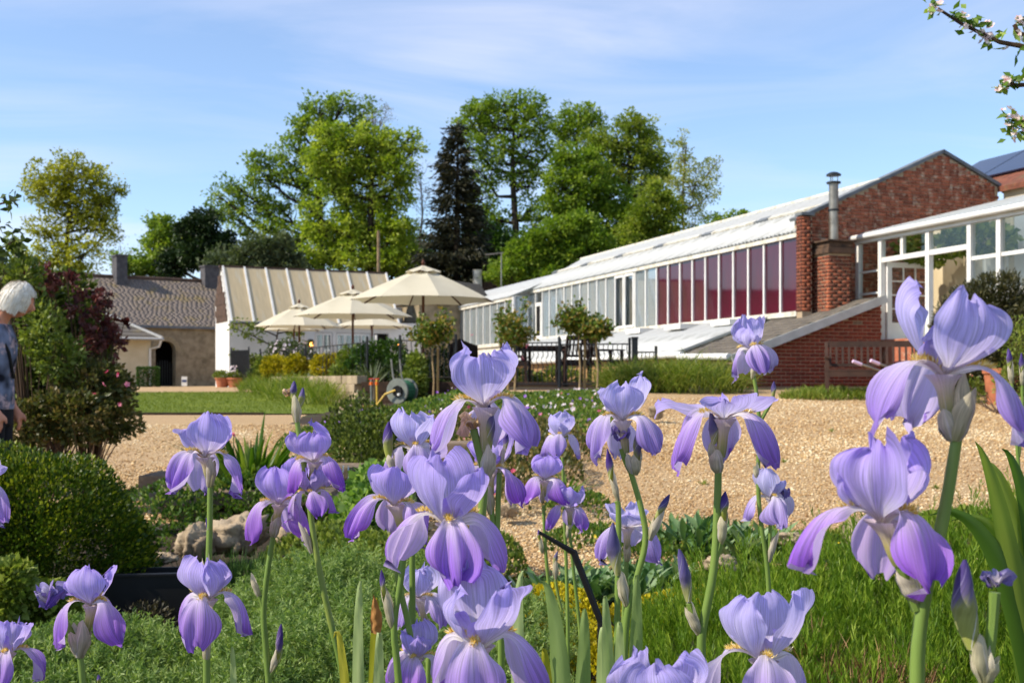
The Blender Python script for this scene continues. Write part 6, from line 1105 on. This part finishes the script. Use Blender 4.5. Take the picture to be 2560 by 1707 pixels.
def petal(cp, wf, curv, g, nu=18, nv=15, ruf=.03, wob=.05, endroll=0.0, R=.6):
    """one petal; x outwards, z up. curv>0 cups around the axis, <0 folds its edges back"""
    V = []; U = []; W_ = []; ph = g.uniform(0, 6.28, 8); sk = g.normal(0, .08); k1, k2 = g.uniform(4, 7), g.uniform(10, 15); tw = g.normal(0, .3); hem = (.11 if curv < 0 else .055) * g.uniform(.5, 1.3); hf = g.uniform(4.5, 8); curl = g.normal(0, .13, 2); jg = g.uniform(.5, 1.2)
    for i in range(nu + 1):
        t0 = i / nu; w = wf(t0)
        for j in range(nv + 1):
            v = -1 + 2 * j / nv; t = t0 * (1 - jg * t0 ** 5 * (.05 * v * v + .028 * math.sin(5 * v + ph[6]) + .010 * math.sin(13 * v + ph[7]) + .005 * math.sin(29 * v + ph[4])))        # uneven, nibbled rim
            r, z = bez(cp, t); r2, z2 = bez(cp, min(t + .01, 1)); r1, z1 = bez(cp, max(t - .01, 0)); tr, tz = r2 - r1, z2 - z1; l = math.hypot(tr, tz) or 1; nr, nzv = -tz / l, tr / l; s = v * w
            if curv > 0: phi = s / R; lat = R * math.sin(phi); off = R * (1 - math.cos(phi)) * curv
            else: lat = s * (1 - .12 * v * v); off = curv * w * v * v
            edge = max(abs(v) ** 2, max(0, (t - .72) / .28) ** 1.5); side = 1 if v > 0 else 0
            off += ruf * t * edge * (math.sin(k1 * (t * 1.5 + v * .7) + ph[0] + 2.4 * side) + .5 * math.sin(k2 * (t + .6 * v) + ph[1])) + wob * t * math.sin(2.2 * v + ph[2] + 2.5 * t) * .6 + .012 * math.sin(9 * v + ph[3]) * t + .008 * t * t * math.sin(23 * v + ph[4])
            off += hem * float(sstep(.42, 1, t)) * (1 - .5 * float(sstep(.85, 1, t)) * (curv > 0)) * math.sin(hf * v + ph[3]) + hem * .7 * float(sstep(.7, 1, abs(v))) * t * math.sin(9 * t + ph[5] + side) + curl[side] * t * abs(v) ** 3
            off -= .026 * math.exp(-(v / .08) ** 2) * (1 - .5 * t) * (1 if curv > 0 else -.6)
            lat += sk * t * t + tw * t * off; V.append((r + nr * off, lat, z + nzv * off)); U.append(t0); W_.append(v)
    q = nv + 1; T = [(i * q + j, i * q + j + 1, (i + 1) * q + j + 1, (i + 1) * q + j) for i in range(nu) for j in range(nv)]
    return np.array(V), np.array(T), np.array(U), np.array(W_)
def w_std(t): return (.065 + .52 * float(sstep(.05, .58, t))) * (max(0, 1 - ((t - .60) / .43) ** 2.6) ** .5 if t > .60 else 1) + .003
def w_fall(t): return (.08 + .06 * float(sstep(0, .3, t)) + .34 * float(sstep(.3, .84, t))) * (max(0, 1 - ((t - .80) / .215) ** 2.6) ** .5 if t > .80 else 1) + .003
def rotz(V, a): c, s = math.cos(a), math.sin(a); return np.stack([V[:, 0] * c - V[:, 1] * s, V[:, 0] * s + V[:, 1] * c, V[:, 2]], -1)
def tilt_m(tx, ty): return np.array(Matrix.Rotation(tx, 3, 'X') @ Matrix.Rotation(ty, 3, 'Y'))
def emit(name, pet, mat, parent, S, a, Mt, org, r):
    V, T, U, W_ = pet; V = rotz(V, a) @ Mt.T * S + org; return mkobj(name, npmesh(name, V, T, {'pu': U, 'pv': W_, 'rnd': np.full(len(U), r)}), mat, parent, True)
def flower(t, heart, S, rot=0.0, opn=0.0, seed=1, tilt=(0, 0), down=None, fl=1.0, fsp=1.0, tubelen=.55):
    """heart: where the petals meet (plant space); rot: direction of the first fall, 0 = towards the camera, + = to the right"""
    g = np.random.default_rng(seed); Mt = tilt_m(math.radians(tilt[0] + g.normal(0, 3)), math.radians(tilt[1] + g.normal(0, 3))); rv = g.uniform(0, 1)
    for k in range(3):
        a = math.radians(rot - 90) + k * 2.0944; sp = g.uniform(-.08, .22); dn = g.uniform(-.14, .1)
        cp = [(.03, -.02), (.34, .30), (.84 * fsp + sp * .6, .32 - .05 * fl), (.86 * fsp + sp, -.90 * fl + dn)]
        p = petal(cp, w_fall, -.30 + g.uniform(-.4, .35), g, 20, 18, ruf=.07, wob=.10); o = emit('fall', p, pm_fall, t, S, a + g.normal(0, .08), Mt, heart, rv)
        n = 170; B = []; A = []                                   # beard: hairs along the claw
        for _ in range(n):
            tt = g.uniform(.03, .46); r_, z_ = bez(cp, tt); r2, z2 = bez(cp, tt + .02); l = math.hypot(r2 - r_, z2 - z_); nn_ = np.array([-(z2 - z_) / l, 0, (r2 - r_) / l]); y = g.normal(0, .032); B.append(np.array([r_, y, z_]) + nn_ * .012); A.append(nn_ + np.array([(r2 - r_) / l * .5, 0, (z2 - z_) / l * .5]) + g.normal(0, .35, 3))
        B = rotz(np.array(B), a) @ Mt.T * S + heart + np.array(root_loc(t)); A = rotz(np.array(A), a) @ Mt.T; b = leafcloud('beard', B, A, rdir(n, g), S * g.uniform(.07, .14, n), S * .024, m_beard, t); b.parent = o
        a2 = a + 1.0472; e = max(0, opn * g.uniform(.7, 1.25) + g.uniform(-.05, .22)); q = g.uniform(-.05, .10)
        ls = g.choice([.72, .88, .96, 1.03, 1.08]); lean = g.uniform(-.22, .34); cs = [(.03, 0), ((.30 + .25 * e) * ls, (.24 - .10 * e) * ls), ((.74 + .42 * e + q) * ls, (.70 - .30 * e) * ls), (.20 + lean + .95 * e + q, (1.13 + g.uniform(-.06, .06) - .80 * e) * ls)]
        ps = petal(cs, w_std, 1.0 - .7 * min(e, 1) + g.uniform(-.25, .3), g, 22, 24, ruf=.06 + .02 * e, wob=.11, R=1.15); emit('standard', ps, pm_std, t, S, a2 + g.normal(0, .12), Mt, heart, rv)
        cy = [(.02, .0), (.16, .16), (.30, .26), (.40, .46)]; py = petal(cy, lambda tt: .10 + .06 * math.sin(math.pi * tt) - .05 * max(0, tt - .8) * 4, .6, g, 8, 6, .02, .01, R=.3); emit('style_arm', py, pm_style, t, S, a, Mt, heart, rv)
    e_ = heart + (np.array([0, 0, -tubelen * S]) if down is None else (np.array(down) - heart)); n_ = 12; V = []; U = []; W_ = []
    for i in range(9):
        f = i / 8; c = e_ + (heart - e_) * f; r_ = S * (.085 + .02 * math.sin(f * 6) + .17 * f ** 3)
        for k in range(n_): a = 6.2832 * k / n_; V.append(c + np.array([math.cos(a), math.sin(a), 0]) * r_ * (1 + .12 * math.cos(3 * a) * f)); U.append(f); W_.append(math.sin(3 * a))
    T = [(i * n_ + k, i * n_ + (k + 1) % n_, (i + 1) * n_ + (k + 1) % n_, (i + 1) * n_ + k) for i in range(8) for k in range(n_)]
    mkobj('ovary', npmesh('ovary', np.array(V), np.array(T), {'pu': U, 'pv': W_, 'rnd': np.full(len(U), rv)}), m_throat, t, True)
def bud(t, base, tip, rad, seed=1, mat=None, name='bud', n=14, m=22):
    g = np.random.default_rng(seed); base = np.array(base, float); tip = np.array(tip, float); ax = tip - base; L = np.linalg.norm(ax); ax = ax / L; a = unit(np.cross(ax, [0.2, 1, 0.1])); b = np.cross(ax, a); V = []; U = []; W_ = []; ph = g.uniform(0, 6.28); bend = a * g.normal(0, .03) * L + b * g.normal(0, .03) * L
    for i in range(m + 1):
        f = i / m; r = rad * (.42 + .58 * math.sin(math.pi * min(f * 1.25 + .06, 1) ** .9 * .5 + .0) if f < .45 else 1.0) * (1 - max(0, (f - .45) / .55) ** 1.9 * .88)
        for k in range(n):
            th = 6.2832 * k / n; sp = th + ph - 4.2 * f; rr = r * (1 + .09 * math.sin(2 * sp) + .05 * (math.sin(sp * .5) ** 8)); V.append(base + ax * L * f + bend * math.sin(math.pi * f) + (a * math.cos(th) + b * math.sin(th)) * rr); U.append(np.clip(f + .16 * math.sin(sp), 0, 1)); W_.append(math.sin(sp))
    T = [(i * n + k, i * n + (k + 1) % n, (i + 1) * n + (k + 1) % n, (i + 1) * n + k) for i in range(m) for k in range(n)] + []
    o = mkobj(name, npmesh(name, np.array(V), np.array(T), {'pu': U, 'pv': W_, 'rnd': np.full(len(U), g.uniform(0, 1))}), mat or pm_bud, t, True); return o
def spathe(t, base, tip, rad, seed=1):
    """two papery bracts wrapping the stem"""
    g = np.random.default_rng(seed); base = np.array(base, float); tip = np.array(tip, float); ax = tip - base; L = np.linalg.norm(ax); ax /= L; a0 = unit(np.cross(ax, [0.1, 1, 0.05])); b0 = np.cross(ax, a0); ph = g.uniform(0, 6.28)
    for h in (0, 1):
        V = []; U = []; W_ = []; nu, nv = 12, 10; Lh = L * (1 - .22 * h)
        for i in range(nu + 1):
            f = i / nu; r = rad * (.48 + .75 * math.sin(math.pi * (f * .8 + .08))) * (1 + .06 * math.sin(f * 14 + ph)); sw = 1.9 * (1 - f ** 3.5) + .12
            for j in range(nv + 1): v = -1 + 2 * j / nv; th = ph + h * 3.1416 + v * sw; rr = r * (1 + .10 * h + .05 * math.sin(5 * v + ph + 6 * f)) + rad * .1 * f * abs(v); V.append(base + ax * Lh * f + (a0 * math.cos(th) + b0 * math.sin(th)) * rr); U.append(f); W_.append(v)
        q = nv + 1; T = [(i * q + j, i * q + j + 1, (i + 1) * q + j + 1, (i + 1) * q + j) for i in range(nu) for j in range(nv)]; mkobj('spathe', npmesh('spathe', np.array(V), np.array(T), {'pu': U, 'pv': W_, 'rnd': np.full(len(U), g.uniform(0, 1))}), pm_spathe, t, True)
def wilted(t, c, r, seed, mat):
    """a collapsed flower: crumpled strips rolled into a knot"""
    g = np.random.default_rng(seed)
    for k in range(6):
        cp = [(0, 0), (.3 + .2 * g.uniform(), .5), (.7 * g.uniform(.4, 1.2), .9 * g.uniform(.4, 1.1)), (.45 * g.uniform(-.4, 1.3), .3 * g.uniform(-1.5, 1.2))]; p = petal(cp, lambda tt: .12 + .26 * math.sin(math.pi * (.1 + .85 * tt)), .8, g, 16, 12, ruf=.12, wob=.12, R=.25); emit('withered_petal', p, mat, t, r, g.uniform(0, 6.28), tilt_m(g.normal(0, .3), g.normal(0, .3)), np.array(c, float), g.uniform(0, 1))
def iris(label, D, stem, flowers=(), buds=(), spathes=(), wilts=(), rad=None, branches=(), seed=1, SM=.07):
    """stem: overview pixels from the top down; everything at distance D"""
    pts = [O(a, b, D) for a, b in stem]; l0, l1 = pts[-1], pts[-2]; foot = np.array([l0[0] + np.clip((l0[0] - l1[0]) / max(l1[2] - l0[2], .02) * (l0[2]) * .35, -.12, .12), D + .02, 0]); foot[2] = float(gz(foot[0], foot[1])) - .01; t = thing('iris', label, 'iris', foot, 0, 'pale violet bearded irises'); k = D / F * OV; R0 = rad or .0062; L = [p - foot for p in pts] + [np.zeros(3)]
    # smooth the stem
    def smooth(L):
        L = [np.array(p) for p in L]
        for _ in range(2): L = [L[0]] + [q for a, b in zip(L[:-1], L[1:]) for q in (a * .75 + b * .25, a * .25 + b * .75)] + [L[-1]]
        return L
    Ls = smooth(L); n = len(Ls); MB().tube(Ls, [R0 * (.78 + .4 * i / n) for i in range(n)], 10).build('stem', m_istem, t, True)
    for br in branches: q = smooth([O(a, b, D) - foot for a, b in br]); MB().tube(q, R0 * .8, 8).build('branch', m_istem, t, True)
    for i, f in enumerate(flowers):
        h = O(f['at'][0], f['at'][1], D) - foot; S = f['s'] * k; dn = f.get('down'); dn = O(dn[0], dn[1], D) - foot if dn else None; flower(t, h, S, f.get('rot', 0), f.get('open', 0), seed * 17 + i, f.get('tilt', (0, 0)), dn, f.get('fl', 1), f.get('fsp', 1))
    for i, (bb, tt, r) in enumerate(buds): bud(t, O(*bb, D) - foot, O(*tt, D) - foot, r * .84 * k, seed * 31 + i)
    for i, (bb, tt, r) in enumerate(spathes): spathe(t, O(*bb, D) - foot, O(*tt, D) - foot + np.array([0, -.004, 0]), r * .62 * k, seed * 37 + i)
    for i, (c, r, mt) in enumerate(wilts): wilted(t, O(*c, D) - foot, r * k, seed * 41 + i, mt)
    return t
FL = lambda x, y, s, rot=0, down=None, **k: dict(at=(x, y), s=s, rot=rot, down=down, **k)
iris('large iris pair at the right, upper bloom over lower bloom', 1.02, [(2197, 1010), (2170, 1180), (2128, 1340), (2108, 1470), (2106, 1600)], [FL(2165, 860, 170, 180, (2180, 960), fsp=1.1, fl=.85), FL(2026, 1196, 178, 34, (2066, 1300), fsp=.88, fl=.85)], [], [((2190, 1012), (2228, 850), 34), ((2186, 1010), (2160, 935), 24), ((2106, 1380), (2062, 1280), 32)], branches=[[(2106, 1400), (2085, 1345), (2066, 1296)], [(2195, 1015), (2190, 985), (2180, 955)]], seed=63)
iris('large central iris over a withered bloom and dark bud', 1.48, [(1112, 1055), (1112, 1130), (1100, 1240), (1085, 1340), (1078, 1600)], [FL(1112, 935, 126, 180, (1116, 1040), fsp=1.15, fl=.85)], [((1122, 1035), (1124, 928), 15)], [((1112, 1105), (1130, 1020), 22)], [((1086, 985), 50, pm_dry)], branches=[[(1112, 1080), (1098, 1030), (1088, 985)]], seed=3)
iris('broad iris with rosy front fall left of the central stem', 1.36, [(1066, 1275), (1072, 1400), (1080, 1600)], [FL(1028, 1202, 132, 4, (1062, 1268))], [], [((1066, 1330), (1070, 1260), 16)], seed=4)
iris('big iris at the bottom centre with pleated standards', 1.27, [(1112, 1560), (1115, 1640)], [FL(1098, 1482, 150, -4, (1110, 1548))], [], [((1114, 1600), (1112, 1540), 20)], seed=5)
iris('iris beside two papery buds, left of the rosy iris', 2.05, [(930, 1250), (922, 1330), (902, 1438), (912, 1520), (918, 1600)], [FL(905, 1160, 92, 180, (926, 1225))], [((883, 1370), (876, 1308), 8)], [((930, 1262), (936, 1190), 20), ((902, 1440), (880, 1330), 14)], branches=[[(902, 1440), (890, 1410), (883, 1370)]], seed=6)
iris('slender stem with one black tipped bud crossing behind', 2.2, [(905, 1275), (918, 1350), (945, 1460), (955, 1600)], [], [((900, 1245), (894, 1200), 9)], [((908, 1300), (898, 1220), 11)], seed=7)
iris('iris half hidden behind the large central bloom, with a plump bud', 2.25, [(948, 1110), (946, 1250), (950, 1600)], [FL(952, 1032, 80, 12, (948, 1100))], [((895, 1055), (893, 968), 15)], [((900, 1085), (896, 1030), 13)], branches=[[(947, 1150), (915, 1110), (899, 1075)]], seed=8)
iris('small iris under the rosy front fall', 2.5, [(985, 1470), (984, 1530), (982, 1600)], [FL(962, 1372, 62, 60, (978, 1440))], [], [((984, 1480), (978, 1400), 13)], seed=9)
iris('small deep violet iris at the bottom left of the pleated bloom', 2.2, [(960, 1575), (962, 1640)], [FL(955, 1512, 74, -8, (960, 1560))], seed=10)
iris('lone iris at left before the gravel path', 2.1, [(483, 1112), (482, 1200), (479, 1300), (476, 1450), (474, 1600)], [FL(470, 1050, 92, -42, (480, 1100), fsp=1.05)], [((484, 1240), (474, 1188), 9)], [((481, 1118), (488, 1040), 15), ((478, 1385), (472, 1250), 14)], [((462, 1045), 14, pm_dry)], seed=11)
iris('iris below the lone left one, round standards', 1.95, [(474, 1460), (474, 1520), (475, 1610)], [FL(476, 1376, 94, -2, (475, 1440))], [], [((474, 1520), (476, 1430), 12)], seed=12)
iris('iris in the left cluster with torn standards, bud below', 2.3, [(630, 1215), (616, 1300), (603, 1400), (610, 1480), (620, 1600)], [FL(642, 1158, 80, 180, (632, 1205))], [((640, 1520), (646, 1432), 11)], [((628, 1232), (640, 1170), 15), ((596, 1372), (576, 1315), 9), ((622, 1545), (640, 1490), 10)], branches=[[(604, 1395), (600, 1380), (596, 1368)], [(616, 1560), (630, 1535), (638, 1515)]], seed=13)
iris('tall stalk topped by a curled bud, two blooms lower', 2.25, [(682, 965), (706, 1120), (722, 1250), (752, 1400), (785, 1530), (795, 1610)], [FL(722, 1060, 76, 180, (714, 1110)), FL(716, 1135, 60, 2, (720, 1175))], [((672, 915), (676, 875), 10), ((690, 935), (696, 890), 9)], [((682, 970), (680, 905), 13), ((716, 1270), (690, 1195), 10)], [((660, 905), 16, pm_dry)], seed=14)
iris('iris at lower left with a collapsed bloom beside it', 1.95, [(183, 1500), (188, 1540), (192, 1620)], [FL(212, 1388, 92, 55, (200, 1450))], [], [((182, 1508), (200, 1420), 22), ((180, 1505), (166, 1430), 18)], [((118, 1385), 62, pm_wilt)], branches=[[(183, 1500), (165, 1450), (140, 1410)]], seed=15)
iris('partly cropped iris in the bottom left corner', 1.95, [(12, 1560), (12, 1640)], [FL(18, 1500, 74, 10, (14, 1550))], seed=16)
iris('iris fall hanging in at the left edge', 2.0, [(-52, 1190), (-50, 1400), (-50, 1600)], [FL(-46, 1120, 90, 70, (-50, 1180))], seed=17)
iris('small distant iris between border and gravel, upper one', 3.1, [(1292, 1050), (1296, 1180), (1303, 1350), (1306, 1600)], [FL(1288, 1005, 54, -8, (1291, 1040))], [], [((1302, 1235), (1312, 1180), 8)], seed=18, rad=.005)
iris('small distant iris with bud in front, left of the gravel curve', 3.0, [(1248, 1160), (1252, 1260), (1266, 1400), (1270, 1600)], [FL(1250, 1102, 58, 180, (1248, 1140))], [((1245, 1130), (1244, 1085), 6), ((1240, 1240), (1237, 1215), 5)], [((1246, 1155), (1246, 1120), 7), ((1246, 1270), (1240, 1235), 7)], seed=19, rad=.005)
iris('small rounded iris low beside the gravel curve', 3.0, [(1308, 1215), (1316, 1300), (1330, 1420), (1345, 1600)], [FL(1308, 1168, 52, 38, (1309, 1205))], [((1272, 1300), (1281, 1265), 6)], [((1276, 1330), (1276, 1285), 8)], branches=[[(1290, 1400), (1280, 1360), (1275, 1325)]], seed=20, rad=.005)
iris('iris with arched standards above a half opened bloom, before the gravel', 2.05, [(1450, 1088), (1472, 1160), (1487, 1236), (1465, 1320), (1442, 1390), (1434, 1480), (1432, 1600)], [FL(1428, 966, 90, 180, (1438, 1040), fsp=1.05)], [((1462, 1070), (1474, 976), 13), ((1505, 1200), (1538, 1135), 11), ((1420, 1320), (1408, 1200), 19)], [((1458, 1090), (1464, 1030), 17), ((1452, 1090), (1440, 1040), 12), ((1492, 1240), (1520, 1168), 14), ((1440, 1390), (1422, 1310), 16)], [((1425, 1000), 34, pm_wilt)], branches=[[(1487, 1236), (1495, 1225), (1503, 1205)], [(1442, 1390), (1432, 1360), (1424, 1322)], [(1452, 1090), (1436, 1058), (1428, 1030)]], seed=21)
iris('thin stem with green bud left of the arched iris', 2.2, [(1416, 1150), (1422, 1160), (1418, 1400), (1416, 1600)], [], [((1404, 1105), (1395, 1030), 10)], [((1420, 1150), (1402, 1075), 10)], seed=22)
iris('widely spread drooping iris in the centre right, dark bud below', 1.72, [(1650, 1075), (1648, 1160), (1642, 1300), (1622, 1400), (1608, 1470), (1616, 1600)], [FL(1662, 962, 112, 178, (1656, 1050), open=.85, fsp=1.0, fl=1.05)], [((1640, 1020), (1632, 945), 14), ((1662, 1195), (1666, 1128), 14), ((1582, 1380), (1560, 1260), 17)], [((1650, 1085), (1636, 1015), 20), ((1654, 1250), (1662, 1165), 16), ((1606, 1455), (1572, 1370), 17)], branches=[[(1643, 1280), (1652, 1255), (1658, 1215)], [(1610, 1450), (1595, 1420), (1584, 1385)]], seed=23, rad=.0068)
iris('tall iris topping the brick shed with a second bloom low on its stem', 2.75, [(1728, 850), (1738, 900), (1746, 985), (1740, 1075), (1744, 1180), (1762, 1290), (1768, 1400), (1766, 1600)], [FL(1727, 803, 64, 0, (1728, 842)), FL(1772, 1145, 60, 4, (1770, 1185))], [((1776, 915), (1778, 875), 7)], [((1766, 1290), (1784, 1215), 10), ((1728, 870), (1730, 838), 7), ((1740, 1100), (1734, 1060), 9)], [((1803, 1135), 24, pm_wilt)], branches=[[(1764, 1290), (1768, 1240), (1770, 1185)], [(1745, 970), (1765, 935), (1775, 915)]], seed=24, rad=.0055)
iris('iris with flopping petals low before the gravel', 2.45, [(1440, 1275), (1434, 1380), (1430, 1600)], [FL(1440, 1212, 72, 176, (1440, 1260), open=.35, fsp=1.15)], [], [((1440, 1290), (1440, 1240), 11)], seed=25)
iris('large iris at the bottom right, arching standards', 1.32, [(1752, 1590), (1752, 1640)], [FL(1752, 1518, 142, 0, (1752, 1575))], seed=26)
iris('iris standards rising from the bottom edge right of centre', 1.22, [(1512, 1725), (1512, 1780)], [FL(1512, 1652, 160, 170, (1512, 1710))], seed=27)
iris('iris petals hidden behind the stem of the large central one', 2.15, [(1128, 1165), (1140, 1250), (1150, 1400), (1152, 1600)], [FL(1124, 1082, 78, 176, (1127, 1140))], [((1158, 1040), (1162, 985), 8)], [((1128, 1180), (1120, 1110), 14), ((1146, 1090), (1158, 1020), 8)], branches=[[(1142, 1240), (1144, 1160), (1147, 1085)]], seed=28)
iris('fat violet bud beside a wilted bloom at the right edge', .98, [(2262, 1560), (2262, 1660)], [], [((2235, 1490), (2216, 1285), 34)], [((2262, 1570), (2236, 1450), 26), ((2262, 1570), (2282, 1480), 24)], [((2285, 1345), 52, pm_wilt)], branches=[[(2262, 1565), (2248, 1520), (2236, 1480)], [(2262, 1565), (2276, 1470), (2285, 1360)]], seed=29)
iris('thin stems with small buds at the far right edge', 3.0, [(2322, 860), (2335, 1000), (2348, 1200), (2356, 1600)], [], [((2318, 845), (2316, 800), 8), ((2345, 860), (2346, 810), 7)], [((2324, 880), (2318, 825), 9), ((2348, 885), (2345, 835), 8)], branches=[[(2340, 1050), (2350, 960), (2347, 870)]], seed=30, rad=.005)
iris('bud stalk rising at the bottom between the ferny cushions', 2.1, [(228, 1575), (229, 1640)], [], [((228, 1572), (226, 1548), 6)], [], seed=32)
# ---------------------------------------------------------------- iris leaves
lm_dry = LM('dry_leaf_tip', (138, 88, 44), (176, 122, 66), (200, 156, 96), .2, .6, (1, .85, .6)); lm_yl = LM('yellowing_iris_leaf', (140, 146, 40), (176, 170, 48), (196, 186, 74), .45)
def sword(t, pts, w, lm, seed=1, tone=.5, name='leaf', fold=.25):
    g = np.random.default_rng(seed); o_ = np.array(root_loc(t)); p = [np.array(q) - o_ for q in pts]; n = 16; V = []; R = []
    for i in range(n + 1):
        f = i / n; c = (1 - f) ** 2 * p[0] + 2 * f * (1 - f) * p[1] + f * f * p[2]; d = unit(2 * (1 - f) * (p[1] - p[0]) + 2 * f * (p[2] - p[1])); s = unit(np.cross(d, [.15 * math.sin(seed), 1, .1])); nn_ = np.cross(s, d); ww = w / 2 * min(1, (.75 + .6 * f)) * (1 - max(0, (f - .35) / .65) ** 1.5) + .0004
        for v in (-1, -.5, 0, .5, 1): V.append(c + s * ww * v + nn_ * ww * fold * (abs(v) - .4) + nn_ * .0015 * math.sin(20 * f + v * 3)); R.append(np.clip(tone + .12 * math.sin(v * 9 + seed) + .1 * f, 0, 1))
    T = [(i * 5 + j, i * 5 + j + 1, (i + 1) * 5 + j + 1, (i + 1) * 5 + j) for i in range(n) for j in range(4)]; return mkobj(name, npmesh(name, np.array(V), np.array(T), {'rnd': np.array(R)}), lm, t, True)
def fan(label, D, leaves, seed):
    bx0 = np.mean([O(l[0][0], 1600, D)[0] for l in leaves]); t = thing('iris_leaf_fan', label, 'leaf', (bx0, D, float(gz(bx0, D))), 0, 'iris leaf fans')
    for i, (b, m, tip, w, lm, tone) in enumerate(leaves):
        B = O(b[0], b[1], D); g0 = np.array([B[0] * .4 + bx0 * .6, D, float(gz(bx0, D))]); Mm = O(m[0], m[1], D) * 1.0; sword(t, [g0, Mm + (Mm - (g0 + O(tip[0], tip[1], D)) / 2) * .35 + np.array([0, (i % 3 - 1) * .01, 0]), O(tip[0], tip[1], D) + np.array([0, (i % 3 - 1) * .015, 0])], w * D / F * OV, lm, seed + i, tone)
    return t
fan('pale iris leaves with a brown dried tip at the bottom centre left', 1.6, [((818, 1620), (820, 1500), (832, 1328), 36, lm_iris, .75), ((852, 1620), (856, 1500), (868, 1378), 34, lm_yl, .2), ((850, 1620), (800, 1530), (762, 1470), 30, lm_yl, .7), ((868, 1620), (872, 1520), (874, 1462), 34, lm_iris, .85)], 1)
f_ = bpy.data.objects['iris_leaf_fan']; sword(f_, [O(862, 1455, 1.59), O(866, 1420, 1.59), O(858, 1366, 1.58)], 30 * 1.6 / F, lm_dry, 9, .5, 'dry_tip', .8)
fan('broad grey green iris leaves leaning left below the dark support', 2.0, [((1345, 1640), (1300, 1470), (1240, 1330), 52, lm_iris, .3), ((1165, 1640), (1178, 1450), (1204, 1308), 38, lm_iris, .8), ((1330, 1640), (1345, 1520), (1342, 1400), 44, lm_iris, .25), ((1270, 1640), (1262, 1560), (1245, 1490), 36, lm_yl, .3)], 20)
fan('upright iris leaves around the stem right of centre', 1.9, [((1405, 1640), (1398, 1480), (1386, 1365), 36, lm_iris, .6), ((1458, 1640), (1464, 1450), (1462, 1320), 40, lm_iris, .2), ((1385, 1640), (1380, 1520), (1388, 1450), 34, lm_iris, .8), ((1425, 1640), (1424, 1500), (1420, 1430), 34, lm_iris, .7)], 30)
fan('arching green iris leaves at the right edge before the gravel', 2.2, [((2440, 1480), (2330, 1250), (2232, 1012), 60, lm_strap, .75), ((2470, 1480), (2390, 1200), (2300, 1030), 54, lm_strap, .25), ((2480, 1480), (2370, 1180), (2258, 1066), 50, lm_strap, .9), ((2460, 1480), (2350, 1250), (2130, 1180), 62, lm_strap, .35), ((2460, 1500), (2400, 1260), (2185, 1195), 60, lm_strap, .6)], 40)
fan('narrow iris blades at the lower left', 2.0, [((545, 1640), (542, 1560), (536, 1485), 22, lm_iris, .8)], 50)
